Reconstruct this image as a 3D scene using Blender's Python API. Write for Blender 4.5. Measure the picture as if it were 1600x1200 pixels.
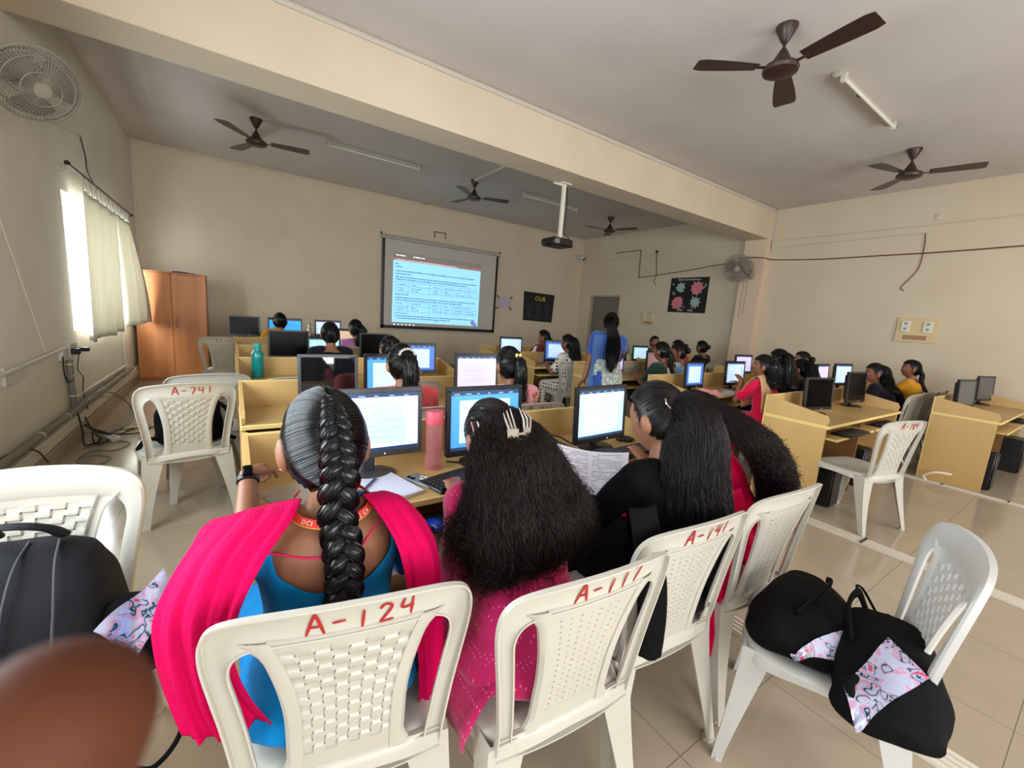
import bpy, bmesh, math, random
import numpy as np
from mathutils import Vector, Matrix

for _o in list(bpy.data.objects):
    bpy.data.objects.remove(_o)
SC = bpy.context.scene
COL = SC.collection
PI = math.pi

# ---------------------------------------------------------------- camera
CAM_H = 1.40
F_PX = 652.24
_cd = bpy.data.cameras.new('camera')
_cam = bpy.data.objects.new('camera', _cd)
COL.objects.link(_cam)
_cd.sensor_fit = 'HORIZONTAL'
_cd.sensor_width = 36.0
_cd.lens = F_PX / 1600.0 * 36.0
_cd.clip_start = 0.004
_cd.clip_end = 200
_cd.dof.use_dof = True
_cd.dof.focus_distance = 1.6
_cd.dof.aperture_fstop = 12.0
_R = Matrix(((0.82858, 0.02999, -0.55905), (-0.55516, 0.17545, -0.81302), (0.07286, 0.98403, 0.16262)))
_R = _R.to_quaternion().normalized().to_matrix()
_cam.matrix_world = Matrix.Translation((0, 0, CAM_H)) @ _R.to_4x4()
SC.camera = _cam

# ---------------------------------------------------------------- world, window light, exposure
_w = bpy.data.worlds.new('daylight')
SC.world = _w
_w.use_nodes = True
_bg = _w.node_tree.nodes['Background']
_bg.inputs[0].default_value = (0.90, 0.95, 1.0, 1)
_bg.inputs[1].default_value = 1.5
SC.view_settings.view_transform = 'Standard'
SC.view_settings.look = 'None'
SC.view_settings.gamma = 1.0
SC.view_settings.use_curve_mapping = False
SC.view_settings.exposure = 0.58
SC.cycles.max_bounces = 7
SC.cycles.diffuse_bounces = 4
SC.cycles.glossy_bounces = 3
SC.cycles.transmission_bounces = 5
SC.cycles.caustics_reflective = False
SC.cycles.caustics_refractive = False
SC.cycles.sample_clamp_indirect = 4.0

XL, XR, YF, YB, ZC = -1.19, 8.52, 9.27, -2.6, 3.68


def window_light(name, loc, rot, sx, sy, power, color=(1.0, 0.985, 0.965)):
    l = bpy.data.lights.new(name, 'AREA')
    l.shape = 'RECTANGLE'
    l.size = sx
    l.size_y = sy
    l.energy = power
    l.color = color
    o = bpy.data.objects.new(name, l)
    COL.objects.link(o)
    o.location = loc
    o.rotation_euler = rot
    return o


# daylight entering by the windows of the left wall and of the wall behind the camera
window_light('daylight_left_front', (XL - 0.28, 6.80, 1.58), (0, -PI / 2, 0), 1.2, 2.6, 330)
window_light('daylight_left_middle', (XL - 0.28, 1.75, 1.68), (0, -PI / 2, 0), 1.4, 2.3, 125)
window_light('daylight_left_rear', (XL - 0.28, -1.4, 1.68), (0, -PI / 2, 0), 1.4, 1.6, 50)
window_light('daylight_back_left', (1.1, YB - 0.28, 1.75), (PI / 2, 0, 0), 3.2, 1.5, 112)
window_light('daylight_back_right', (5.6, YB - 0.28, 1.75), (PI / 2, 0, 0), 2.6, 1.5, 85)

# ---------------------------------------------------------------- materials


def lin(c):
    return tuple(((x / 255.0) / 12.92 if x <= 10 else (((x / 255.0) + 0.055) / 1.055) ** 2.4) for x in c)


MATS = {}


def mat(name, col, rough=0.5, metal=0.0, bump=0.0, bscale=40.0, var=0.0, vscale=4.0, col2=None, coat=0.0,
        emit=0.0, stretch=(1, 1, 1), spec=0.5, sss=0.0, sheen=0.0, alpha=1.0, trans=0.0, ior=1.45):
    if name in MATS:
        return MATS[name]
    m = bpy.data.materials.new(name)
    m.use_nodes = True
    nt = m.node_tree
    b = nt.nodes['Principled BSDF']
    c = lin(col)
    b.inputs['Base Color'].default_value = (*c, 1)
    b.inputs['Roughness'].default_value = rough
    b.inputs['Metallic'].default_value = metal
    b.inputs['Specular IOR Level'].default_value = spec
    b.inputs['Coat Weight'].default_value = coat
    b.inputs['Sheen Weight'].default_value = sheen
    b.inputs['Transmission Weight'].default_value = trans
    b.inputs['IOR'].default_value = ior
    b.inputs['Alpha'].default_value = alpha
    if sss:
        b.inputs['Subsurface Weight'].default_value = sss
        b.inputs['Subsurface Radius'].default_value = (0.012, 0.005, 0.003)
    if emit:
        b.inputs['Emission Color'].default_value = (*c, 1)
        b.inputs['Emission Strength'].default_value = emit
    if var or bump:
        tc = nt.nodes.new('ShaderNodeTexCoord')
        mp = nt.nodes.new('ShaderNodeMapping')
        mp.inputs['Scale'].default_value = stretch
        nt.links.new(tc.outputs['Object'], mp.inputs[0])
    if var:
        n = nt.nodes.new('ShaderNodeTexNoise')
        n.inputs['Scale'].default_value = vscale
        n.inputs['Detail'].default_value = 5
        nt.links.new(mp.outputs[0], n.inputs['Vector'])
        r = nt.nodes.new('ShaderNodeValToRGB')
        r.color_ramp.elements[0].position = 0.32
        r.color_ramp.elements[1].position = 0.68
        d = lin(col2) if col2 else tuple(x * (1 - var) for x in c)
        r.color_ramp.elements[0].color = (*d, 1)
        r.color_ramp.elements[1].color = (*c, 1)
        nt.links.new(n.outputs[0], r.inputs[0])
        nt.links.new(r.outputs[0], b.inputs['Base Color'])
        if emit:
            nt.links.new(r.outputs[0], b.inputs['Emission Color'])
    if bump:
        n2 = nt.nodes.new('ShaderNodeTexNoise')
        n2.inputs['Scale'].default_value = bscale
        n2.inputs['Detail'].default_value = 4
        nt.links.new(mp.outputs[0], n2.inputs['Vector'])
        bu = nt.nodes.new('ShaderNodeBump')
        bu.inputs['Strength'].default_value = bump
        bu.inputs['Distance'].default_value = 0.01
        nt.links.new(n2.outputs[0], bu.inputs['Height'])
        nt.links.new(bu.outputs[0], b.inputs['Normal'])
    MATS[name] = m
    return m


# ---------------------------------------------------------------- geometry in plain vertex/face lists
def V3(*a):
    return np.array(a, float)


def unit(v):
    v = np.asarray(v, float)
    return v / (np.linalg.norm(v) + 1e-12)


class MB:
    """collects shapes; build() links them as one mesh object"""

    def __init__(s):
        s.v, s.f, s.m = [], [], []
        s.n = 0

    def add(s, v, f, mi=0):
        v = [tuple(map(float, p)) for p in v]
        s.v += v
        s.f += [tuple(int(i) + s.n for i in q) for q in f]
        s.m += [mi] * len(f)
        s.n += len(v)
        return s

    def box(s, x0, x1, y0, y1, z0, z1, mi=0, bev=0.0):
        if bev > 0:
            b = min(bev, (x1 - x0) / 2.01, (y1 - y0) / 2.01, (z1 - z0) / 2.01)
            v = []
            ring = lambda dx, dy, z: [(x0 + b - dx, y0 + b - dy, z), (x1 - b + dx, y0 + b - dy, z), (x1 - b + dx, y1 - b + dy, z), (x0 + b - dx, y1 - b + dy, z)]
            # octagonal section rings
            def oc(i, z):
                e = b * (1 if i else 0)
                return [(x0 + b, y0 + b - e, z), (x1 - b, y0 + b - e, z), (x1 - b + e, y0 + b, z), (x1 - b + e, y1 - b, z), (x1 - b, y1 - b + e, z), (x0 + b, y1 - b + e, z), (x0 + b - e, y1 - b, z), (x0 + b - e, y0 + b, z)]
            v = oc(0, z0) + oc(1, z0 + b) + oc(1, z1 - b) + oc(0, z1)
            f = []
            for k in range(3):
                for i in range(8):
                    j = (i + 1) % 8
                    f.append((k * 8 + i, k * 8 + j, k * 8 + 8 + j, k * 8 + 8 + i))
            f.append(tuple(reversed(range(8))))
            f.append(tuple(range(24, 32)))
            return s.add(v, f, mi)
        v = [(x0, y0, z0), (x1, y0, z0), (x1, y1, z0), (x0, y1, z0), (x0, y0, z1), (x1, y0, z1), (x1, y1, z1), (x0, y1, z1)]
        f = [(0, 3, 2, 1), (4, 5, 6, 7), (0, 1, 5, 4), (1, 2, 6, 5), (2, 3, 7, 6), (3, 0, 4, 7)]
        return s.add(v, f, mi)

    def loft(s, rings, mi=0, caps=True, closed=True):
        n = len(rings[0])
        v = [p for r in rings for p in r]
        f = []
        for k in range(len(rings) - 1):
            for i in range(n if closed else n - 1):
                j = (i + 1) % n
                f.append((k * n + i, k * n + j, (k + 1) * n + j, (k + 1) * n + i))
        if caps and closed:
            f.append(tuple(reversed(range(n))))
            f.append(tuple(range((len(rings) - 1) * n, len(rings) * n)))
        return s.add(v, f, mi)

    def cyl(s, p0, p1, r0, r1=None, n=12, mi=0, caps=True):
        r1 = r0 if r1 is None else r1
        return s.tube([p0, p1], [r0, r1], n, mi, caps)

    def tube(s, pts, rad, n=8, mi=0, caps=True, flat=None):
        """round tube through pts; flat = (axis vector, ratio) squashes the section along an axis"""
        P = np.array(pts, float)
        if np.isscalar(rad):
            rad = [rad] * len(P)
        T = np.zeros_like(P)
        T[1:-1] = P[2:] - P[:-2]
        T[0] = P[1] - P[0]
        T[-1] = P[-1] - P[-2]
        up = V3(0, 0, 1) if abs(unit(T[0])[2]) < 0.9 else V3(0, 1, 0)
        rings = []
        a = unit(np.cross(T[0], up))
        for k in range(len(P)):
            t = unit(T[k])
            a = unit(a - t * np.dot(a, t))
            b = np.cross(t, a)
            rings.append([P[k] + rad[k] * (math.cos(q) * a + math.sin(q) * b) for q in np.linspace(0, 2 * PI, n, endpoint=False)])
        if flat is not None:
            ax = unit(flat[0])
            for k in range(len(P)):
                rings[k] = [p - ax * np.dot(p - P[k], ax) * (1 - flat[1]) for p in rings[k]]
        return s.loft(rings, mi, caps)

    def lathe(s, prof, c=(0, 0, 0), n=24, mi=0, axis=None):
        """prof = [(r, h)...] turned about the axis through c"""
        az = unit(axis) if axis is not None else V3(0, 0, 1)
        h = V3(1, 0, 0) if abs(az[0]) < 0.9 else V3(0, 1, 0)
        ax = unit(np.cross(h, az))
        ay = np.cross(az, ax)
        c = np.array(c, float)
        rings = [[c + az * hh + r * (math.cos(q) * ax + math.sin(q) * ay) for q in np.linspace(0, 2 * PI, n, endpoint=False)] for r, hh in prof]
        return s.loft(rings, mi, True)

    def ell(s, c, r, R=None, nu=16, nv=10, mi=0):
        c = np.array(c, float)
        v = [c]
        vs = []
        for j in range(1, nv):
            t = PI * j / nv
            for i in range(nu):
                q = 2 * PI * i / nu
                vs.append(V3(r[0] * math.sin(t) * math.cos(q), r[1] * math.sin(t) * math.sin(q), r[2] * math.cos(t)))
        vs = [V3(0, 0, r[2])] + vs + [V3(0, 0, -r[2])]
        if R is not None:
            vs = [np.array(R) @ p for p in vs]
        vs = [c + p for p in vs]
        f = []
        for i in range(nu):
            f.append((0, 1 + i, 1 + (i + 1) % nu))
        for j in range(nv - 2):
            for i in range(nu):
                a = 1 + j * nu
                f.append((a + i, a + nu + i, a + nu + (i + 1) % nu, a + (i + 1) % nu))
        e = len(vs) - 1
        a = 1 + (nv - 2) * nu
        for i in range(nu):
            f.append((a + i, e, a + (i + 1) % nu))
        return s.add(vs, f, mi)

    def poly(s, pts, th, mi=0, n=(0, 0, 1)):
        """flat polygon pts (3-D) given a thickness th along n"""
        n = np.array(n, float)
        k = len(pts)
        a = [np.array(p, float) for p in pts]
        b = [p + n * th for p in a]
        f = [tuple(reversed(range(k))), tuple(range(k, 2 * k))]
        for i in range(k):
            j = (i + 1) % k
            f.append((i, j, k + j, k + i))
        return s.add(a + b, f, mi)

    def grid(s, G, th=0.0, mi=0, drop=None):
        """G[i][j] -> points; shell of thickness th"""
        G = np.array(G, float)
        a, b = G.shape[:2]
        v = G.reshape(-1, 3)
        f = [(i * b + j, i * b + j + 1, (i + 1) * b + j + 1, (i + 1) * b + j) for i in range(a - 1) for j in range(b - 1) if drop is None or not drop(i, j)]
        return s.shell(v, f, th, mi)

    def shell(s, v, f, th, mi=0):
        v = np.array(v, float)
        if not th:
            return s.add(v, f, mi)
        N = np.zeros_like(v)
        for q in f:
            p = v[list(q)]
            n = np.cross(p[2 % len(q)] - p[0], p[-1] - p[1])
            for i in q:
                N[i] += n
        N /= (np.linalg.norm(N, axis=1)[:, None] + 1e-12)
        n0 = len(v)
        w = np.vstack([v, v - N * th])
        g = list(f) + [tuple(n0 + i for i in reversed(q)) for q in f]
        edges = {}
        for q in f:
            for i in range(len(q)):
                a, b = q[i], q[(i + 1) % len(q)]
                edges[(a, b)] = edges.get((a, b), 0) + 1
        for (a, b) in edges:
            if (b, a) not in edges:
                g.append((b, a, n0 + a, n0 + b))
        return s.add(w, g, mi)

    def xform(s, M):
        """M: 4x4"""
        M = np.array(M)
        s.v = [tuple(M[:3, :3] @ np.array(p) + M[:3, 3]) for p in s.v]
        return s

    def mesh(s, name, mats, smooth=True, sharp=40):
        me = bpy.data.meshes.new(name)
        me.from_pydata(s.v, [], s.f)
        for m in (mats if isinstance(mats, (list, tuple)) else [mats]):
            me.materials.append(m)
        if any(s.m):
            me.polygons.foreach_set('material_index', s.m)
        if smooth:
            me.polygons.foreach_set('use_smooth', [True] * len(me.polygons))
            if sharp:
                me.set_sharp_from_angle(angle=math.radians(sharp))
        me.update()
        return me

    def build(s, name, mats, parent=None, smooth=True, sharp=40):
        return link(name, s.mesh(name, mats, smooth, sharp), parent)


def link(name, me, parent=None):
    o = bpy.data.objects.new(name, me)
    COL.objects.link(o)
    if parent is not None:
        o.parent = parent
    return o


def tag(o, label, cat, group=None, kind=None):
    if label:
        o['label'] = label
    if cat:
        o['category'] = cat
    if group:
        o['group'] = group
    if kind:
        o['kind'] = kind
    return o


def thing(name, label, cat, loc=(0, 0, 0), rotz=0.0, group=None):
    o = bpy.data.objects.new(name, None)
    o.empty_display_size = 0.1
    COL.objects.link(o)
    o.location = loc
    o.rotation_euler = (0, 0, rotz)
    return tag(o, label, cat, group)


def struct(o):
    o['kind'] = 'structure'
    return o


def dup(root, loc, rotz, label=None, group=None):
    r = root.copy()
    COL.objects.link(r)
    r.location = loc
    r.rotation_euler = (0, 0, rotz)
    if label:
        r['label'] = label
    if group:
        r['group'] = group
    for ch in list(root.children):
        c = ch.copy()
        COL.objects.link(c)
        c.parent = r
        for g in ch.children:
            d = g.copy()
            COL.objects.link(d)
            d.parent = c
    return r


def smoothpath(pts, n=8):
    """Catmull-Rom through pts"""
    P = np.array(pts, float)
    P = np.vstack([2 * P[0] - P[1], P, 2 * P[-1] - P[-2]])
    out = []
    for i in range(1, len(P) - 2):
        for t in np.linspace(0, 1, n, endpoint=False):
            a, b, c, d = P[i - 1], P[i], P[i + 1], P[i + 2]
            out.append(0.5 * ((2 * b) + (-a + c) * t + (2 * a - 5 * b + 4 * c - d) * t * t + (-a + 3 * b - 3 * c + d) * t ** 3))
    out.append(P[-2])
    return np.array(out)


def text_mb(mb, s, org, ux, uy, h, th=0.0015, mi=0, font=None):
    """letters of string s as flat raised polygons: origin org, right ux, up uy, cap height h"""
    cu = bpy.data.curves.new('t', 'FONT')
    cu.body = s
    cu.size = h / 0.7
    cu.extrude = th / 2
    cu.resolution_u = 3
    o = bpy.data.objects.new('t', cu)
    COL.objects.link(o)
    dg = bpy.context.evaluated_depsgraph_get()
    me = bpy.data.meshes.new_from_object(o.evaluated_get(dg))
    ux, uy, org = unit(ux), unit(uy), np.array(org, float)
    n = np.cross(ux, uy)
    v = [org + ux * p.co.x + uy * p.co.y + n * (p.co.z + th / 2) for p in me.vertices]
    mb.add(v, [tuple(p.vertices) for p in me.polygons], mi)
    bpy.data.objects.remove(o)
    bpy.data.curves.remove(cu)
    bpy.data.meshes.remove(me)
    return mb


GLYPH = {
    'A': [[(0, 0), (.25, 1), (.35, 1), (.6, .0)], [(.08, .42), (.5, .42)]],
    '-': [[(.05, .45), (.5, .5)]],
    '1': [[(.25, 0), (.3, 1)]],
    '2': [[(.05, .8), (.2, 1), (.42, .95), (.45, .7), (.1, .08), (.1, .03), (.55, .06)]],
    '4': [[(.12, 1), (.05, .5), (.5, .52)], [(.45, 1), (.4, 0)]],
    '7': [[(.02, .95), (.5, .98), (.2, 0)]],
    '6': [[(.42, 1), (.1, .5), (.1, .1), (.35, 0), (.48, .25), (.3, .48), (.1, .35)]],
    '8': [[(.3, .5), (.1, .75), (.28, 1), (.45, .78), (.3, .5), (.08, .22), (.28, 0), (.48, .22), (.3, .5)]],
    'I': [[(.2, 0), (.25, 1)]],
    'O': [[(.3, 1), (.05, .6), (.1, .1), (.35, 0), (.55, .4), (.5, .85), (.3, 1)]],
    'U': [[(.05, 1), (.08, .15), (.3, 0), (.5, .2), (.52, 1)]],
    'R': [[(.08, 0), (.08, 1), (.4, .95), (.45, .7), (.1, .5), (.5, 0)]],
}
print('lib ok')
# ================================================================ materials of the room
def wall_mat(name, c, c2):
    m = mat(name, c, rough=0.75, bump=0.12, bscale=60, var=0.2, vscale=1.3, col2=c2)
    return m


M_wall = wall_mat('cream_wall_paint', (214, 200, 177), (207, 192, 168))
M_wall_left = wall_mat('lightened_cream_wall_paint', (224, 216, 200), (214, 206, 188))  # same cream paint, lightened in colour to make up for missing direct light
M_ceil = mat('white_ceiling_paint', (212, 205, 200), rough=0.85, bump=0.1, bscale=50, var=0.2, vscale=1.0, col2=(203, 196, 191))
M_beam = mat('cream_beam_paint', (216, 202, 178), rough=0.7, bump=0.1, bscale=50, var=0.2, vscale=1.4, col2=(209, 194, 170))
M_grey = mat('grey_pvc_pipe', (120, 116, 110), 0.5)
M_white_pvc = mat('white_pvc', (200, 194, 182), 0.45)
M_dark_metal = mat('dark_brown_metal', (52, 36, 30), 0.45)
M_black = mat('black_plastic', (22, 22, 24), 0.38)
M_wire = mat('brown_wire', (98, 58, 44), 0.6)
M_blackwire = mat('black_wire', (24, 22, 22), 0.55)

# floor: pale glossy vitrified tiles
M_floor = bpy.data.materials.new('beige_vitrified_tiles')
M_floor.use_nodes = True
nt = M_floor.node_tree
b = nt.nodes['Principled BSDF']
tc = nt.nodes.new('ShaderNodeTexCoord')
br = nt.nodes.new('ShaderNodeTexBrick')
br.offset = 0.0
br.squash = 1.0
br.inputs['Scale'].default_value = 1.0
br.inputs['Brick Width'].default_value = 0.6
br.inputs['Row Height'].default_value = 0.6
br.inputs['Mortar Size'].default_value = 0.0016
br.inputs['Mortar Smooth'].default_value = 0.2
br.inputs['Color1'].default_value = (*lin((182, 166, 144)), 1)
br.inputs['Color2'].default_value = (*lin((176, 161, 139)), 1)
br.inputs['Mortar'].default_value = (*lin((118, 104, 88)), 1)
nt.links.new(tc.outputs['Object'], br.inputs['Vector'])
ns = nt.nodes.new('ShaderNodeTexNoise')
ns.inputs['Scale'].default_value = 3.0
ns.inputs['Detail'].default_value = 8
nt.links.new(tc.outputs['Object'], ns.inputs['Vector'])
mx = nt.nodes.new('ShaderNodeMix')
mx.data_type = 'RGBA'
mx.blend_type = 'MULTIPLY'
mx.inputs[0].default_value = 0.25
nt.links.new(br.outputs['Color'], mx.inputs[6])
nt.links.new(ns.outputs[0], mx.inputs[7])
nt.links.new(mx.outputs[2], b.inputs['Base Color'])
rr = nt.nodes.new('ShaderNodeMapRange')
rr.inputs[3].default_value = 0.07
rr.inputs[4].default_value = 0.2
nt.links.new(ns.outputs[0], rr.inputs[0])
nt.links.new(rr.outputs[0], b.inputs['Roughness'])

# ================================================================ shell of the room
m = MB()
m.box(XL - 0.2, XR + 0.2, YB - 0.2, YF + 0.2, -0.1, 0)
struct(m.build('floor', M_floor, smooth=False))
m = MB()
m.box(XL - 0.2, XR + 0.2, YB - 0.2, YF + 0.2, ZC, ZC + 0.1)
struct(m.build('ceiling', M_ceil, smooth=False))


def wall_with_openings(name, ax, a0, a1, b0, b1, holes, mt):
    """ax 'x': wall runs along Y between x=b0..b1; ax 'y': runs along X between y=b0..b1"""
    m = MB()

    def seg(s0, s1, z0, z1):
        if s1 - s0 < 1e-4 or z1 - z0 < 1e-4:
            return
        if ax == 'x':
            m.box(b0, b1, s0, s1, z0, z1)
        else:
            m.box(s0, s1, b0, b1, z0, z1)
    cur = a0
    for (h0, h1, z0, z1) in sorted(holes):
        seg(cur, h0, 0, ZC)
        seg(h0, h1, 0, z0)
        seg(h0, h1, z1, ZC)
        cur = h1
    seg(cur, a1, 0, ZC)
    return struct(m.build(name, mt, smooth=False))


W1 = (5.50, 8.05, 0.96, 2.20)
W2 = (0.65, 2.85, 1.0, 2.36)
W3 = (-2.2, -0.65, 1.0, 2.36)
wall_with_openings('wall_left', 'x', YB, YF, XL - 0.2, XL, [W1, W2, W3], M_wall_left)
wall_with_openings('wall_front', 'y', XL - 0.2, XR + 0.2, YF, YF + 0.2, [], M_wall)
DOOR = (7.70, 8.80, 0.0, 2.12)
wall_with_openings('wall_right', 'x', YB, YF, XR, XR + 0.2, [DOOR], M_wall)
B1 = (-0.5, 2.7, 1.0, 2.5)
B2 = (4.3, 6.9, 1.0, 2.5)
wall_with_openings('wall_back', 'y', XL - 0.2, XR + 0.2, YB - 0.2, YB, [B1, B2], M_wall)

# beam across the ceiling and the pillar it lands on
BY0, BY1, BZ = 4.13, 4.55, 3.14
m = MB()
m.box(XL, XR, BY0, BY1, BZ, ZC)
struct(m.build('trim_beam', M_beam, smooth=False))
m = MB()
m.box(XR - 0.17, XR, BY0 + 0.01, BY1, 0, BZ)
M_pillar = mat('pinkish_pillar_paint', (222, 206, 178), rough=0.7, var=0.5, vscale=1.6, col2=(220, 192, 168), stretch=(1, 1, 0.25))  # cream mottled with upright pinkish streaks
struct(m.build('trim_pillar', M_pillar, smooth=False))
# thin cable casings on the beam and along the ceiling edge
m = MB()
m.box(XL, XR, BY0 - 0.018, BY0, ZC - 0.05, ZC - 0.02)
struct(m.build('trim_beam_casing', M_white_pvc, smooth=False))
m = MB()
m.box(XL, XR - .02, YF - 0.012, YF, ZC - 0.06, ZC - 0.03)
struct(m.build('trim_ceiling_casing', M_wall, smooth=False))
m = MB()
m.box(XR - 0.03, XR, BY0 - 0.022, BY0 - 0.004, 2.95, ZC)
struct(m.build('trim_corner_casing', M_white_pvc, smooth=False))
m = MB()
m.box(XL + .002, XL + 0.03, YF - 0.028, YF - 0.002, 0.1, ZC - .03)
struct(m.build('trim_corner_pipe', M_white_pvc, smooth=False))

# skirting
M_skirt = mat('beige_skirting_tile', (170, 156, 134), 0.25, var=0.2, vscale=3)
for nm, a in (('baseboard_left', (XL, XL + 0.05, 2.2, YF, 0, 0.12)), ('baseboard_front', (XL + .05, XR, YF - 0.02, YF, 0, 0.1)),
              ('baseboard_right', (XR - 0.02, XR, YB, 7.68, 0, 0.1))):
    m = MB()
    m.box(*a, bev=0.004)
    struct(m.build(nm, M_skirt))
m = MB()
m.box(XL, XL + 0.035, 2.2, YF - .03, 0.12, 0.215, bev=0.006)
struct(m.build('trim_left_ledge', M_wall_left))

# door in the right wall near the far corner: a grey open doorway leaf set into a frame
M_door = mat('grey_door_paint', (128, 124, 116), 0.6, var=0.15, vscale=2)
m = MB()
m.box(XR + 0.10, XR + 0.14, DOOR[0], DOOR[1], 0.0, 2.12)
d = struct(m.build('door_1', M_door, smooth=False))
m = MB()
m.box(XR + 0.002, XR + 0.08, DOOR[0], DOOR[0] + 0.05, 0, 2.12)
m.box(XR + 0.002, XR + 0.08, DOOR[1] - 0.05, DOOR[1], 0, 2.12)
m.box(XR + 0.002, XR + 0.08, DOOR[0] + .05, DOOR[1] - .05, 2.07, 2.12)
m.build('door_frame', mat('door_frame_paint', (176, 160, 134), 0.6), d, smooth=False)
m = MB()
m.tube([(XR + .1, 7.82, 1.0), (XR + .06, 7.82, 1.0), (XR + .06, 7.94, 1.0)], 0.01, 8)
m.build('door_handle', M_dark_metal, d)

# windows: frame, bars and pale blue panes
M_frame = mat('window_frame_paint', (190, 190, 186), 0.5)
M_pane = bpy.data.materials.new('blue_glass_pane')
M_pane.use_nodes = True
nt = M_pane.node_tree
_tb = nt.nodes.new('ShaderNodeBsdfTransparent')
_tb.inputs[0].default_value = (.90, .96, 1.0, 1)
_gb = nt.nodes.new('ShaderNodeBsdfGlossy')
_gb.inputs['Roughness'].default_value = .05
_mx = nt.nodes.new('ShaderNodeMixShader')
_mx.inputs[0].default_value = .08
nt.links.new(_tb.outputs[0], _mx.inputs[1])
nt.links.new(_gb.outputs[0], _mx.inputs[2])
nt.links.new(_mx.outputs[0], nt.nodes['Material Output'].inputs[0])


def window_x(name, W, x, bars, sash):
    y0, y1, z0, z1 = W
    m = MB()
    t = 0.035
    for a in ((x, x + .05, y0, y1, z0, z0 + t), (x, x + .05, y0, y1, z1 - t, z1), (x, x + .05, y0, y0 + t, z0 + t, z1 - t), (x, x + .05, y1 - t, y1, z0 + t, z1 - t)):
        m.box(*a)
    for k in range(1, sash):
        yy = y0 + (y1 - y0) * k / sash
        m.box(x, x + .05, yy - .02, yy + .02, z0 + t, z1 - t)
    f = struct(m.build(name, M_frame, smooth=False))
    m = MB()
    for k in range(bars):
        zz = z0 + (z1 - z0) * (k + 1) / (bars + 1)
        m.cyl((x + .09, y0, zz), (x + .09, y1, zz), 0.009, n=6)
    m.build('window_bar', mat('grey_bar', (70, 74, 82), 0.5), f)
    m = MB()
    m.box(x + .02, x + .026, y0 + t, y1 - t, z0 + t, z1 - t)
    m.build('pane', M_pane, f, smooth=False)


window_x('window_1', W1, XL - 0.17, 11, 3)
window_x('window_2', W2, XL - 0.17, 9, 3)
window_x('window_3', W3, XL - 0.17, 9, 2)
for i, W in enumerate((B1, B2)):
    x0, x1, z0, z1 = W
    y = YB - 0.15
    m = MB()
    for a in ((x0, x1, y, y + .05, z0, z0 + .04), (x0, x1, y, y + .05, z1 - .04, z1), (x0, x0 + .04, y, y + .05, z0, z1), (x1 - .04, x1, y, y + .05, z0, z1)):
        m.box(*a)
    for k in range(1, 4):
        xx = x0 + (x1 - x0) * k / 4
        m.box(xx - .025, xx + .025, y, y + .05, z0, z1)
    struct(m.build('window_%d' % (4 + i), M_frame, smooth=False))

# ================================================================ curtains and rod
M_curt = bpy.data.materials.new('cream_curtain_cloth')
M_curt.use_nodes = True
nt = M_curt.node_tree
b = nt.nodes['Principled BSDF']
b.inputs['Base Color'].default_value = (*lin((196, 190, 176)), 1)
b.inputs['Roughness'].default_value = 0.9
tr = nt.nodes.new('ShaderNodeBsdfTranslucent')
tr.inputs[0].default_value = (*lin((186, 180, 164)), 1)
mix = nt.nodes.new('ShaderNodeMixShader')
mix.inputs[0].default_value = 0.34
nt.links.new(b.outputs[0], mix.inputs[1])
nt.links.new(tr.outputs[0], mix.inputs[2])
nt.links.new(mix.outputs[0], nt.nodes['Material Output'].inputs[0])

rod = thing('curtain_rod', 'dark metal curtain rod on brackets above the left wall window', 'curtain rod', (XL, 6.8, 2.40))
m = MB()
m.cyl((0.09, -1.45, 0), (0.09, 1.45, 0.0), 0.012, n=10)
m.ell((0.09, -1.46, 0), (.022, .03, .022), nu=10, nv=8)
m.ell((0.09, 1.46, 0), (.022, .03, .022), nu=10, nv=8)
m.build('rod', M_dark_metal, rod)
for yy in (-1.3, 1.35):
    m = MB()
    m.tube([(0.0, yy, -.06), (.01, yy, -.06), (.09, yy, -.01)], .006, 6)
    m.tube([(0.0, yy, 0.02), (.09, yy, .012)], .006, 6)
    m.build('bracket', M_white_pvc, rod)
random.seed(3)


def curtain(name, label, y0t, y1t, y0b, y1b, zt, zb, n, seed, bulge):
    rs = random.Random(seed)
    ph = [rs.random() * 6 for _ in range(4)]
    G = []
    nz = 22
    for i in range(nz + 1):
        t = i / nz
        row = []
        for j in range(n + 1):
            s = j / n
            y = (y0t + (y1t - y0t) * s) * (1 - t) + (y0b + (y1b - y0b) * s) * t
            a = 0.012 + 0.02 * t
            x = XL + 0.09 + a * math.sin(s * 6 * PI + ph[0] + .8 * t) + 0.012 * math.sin(s * 13 * PI + ph[1]) * (0.4 + t) + bulge * math.sin(t * PI * .55) * (.3 + .7 * s)
            row.append((x, y, zt + (zb - zt) * t + 0.012 * math.sin(s * 9 + ph[2]) * t))
        G.append(row)
    m = MB()
    m.grid(G, 0.003)
    root = m.build(name, M_curt, sharp=0)
    tag(root, label, 'curtain', 'curtains at the left window')
    # cloth loops tied to the rod
    k = 7
    for j in range(k):
        s = (j + .5) / k
        y = y0t + (y1t - y0t) * s
        mm = MB()
        for dy in (-.035, .035):
            mm.tube([(XL + .09, y + dy * 1.2, zt + .005), (XL + .085, y + dy * .5, zt + .06), (XL + .09, y + dy * .1, 2.405 + .012)], [.007, .006, .006], 6)
        mm.build('tie_loop', M_curt, root)
    # hem band
    return root


curtain('curtain', 'cream curtain panel nearer the camera at the left window', 5.74, 7.10, 5.56, 6.74, 2.26, 0.86, 44, 1, 0.02)
curtain('curtain', 'pale green-white curtain panel billowing beside the wooden cabinet', 7.18, 8.05, 7.02, 8.28, 2.26, 0.90, 34, 2, 0.13)

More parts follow.
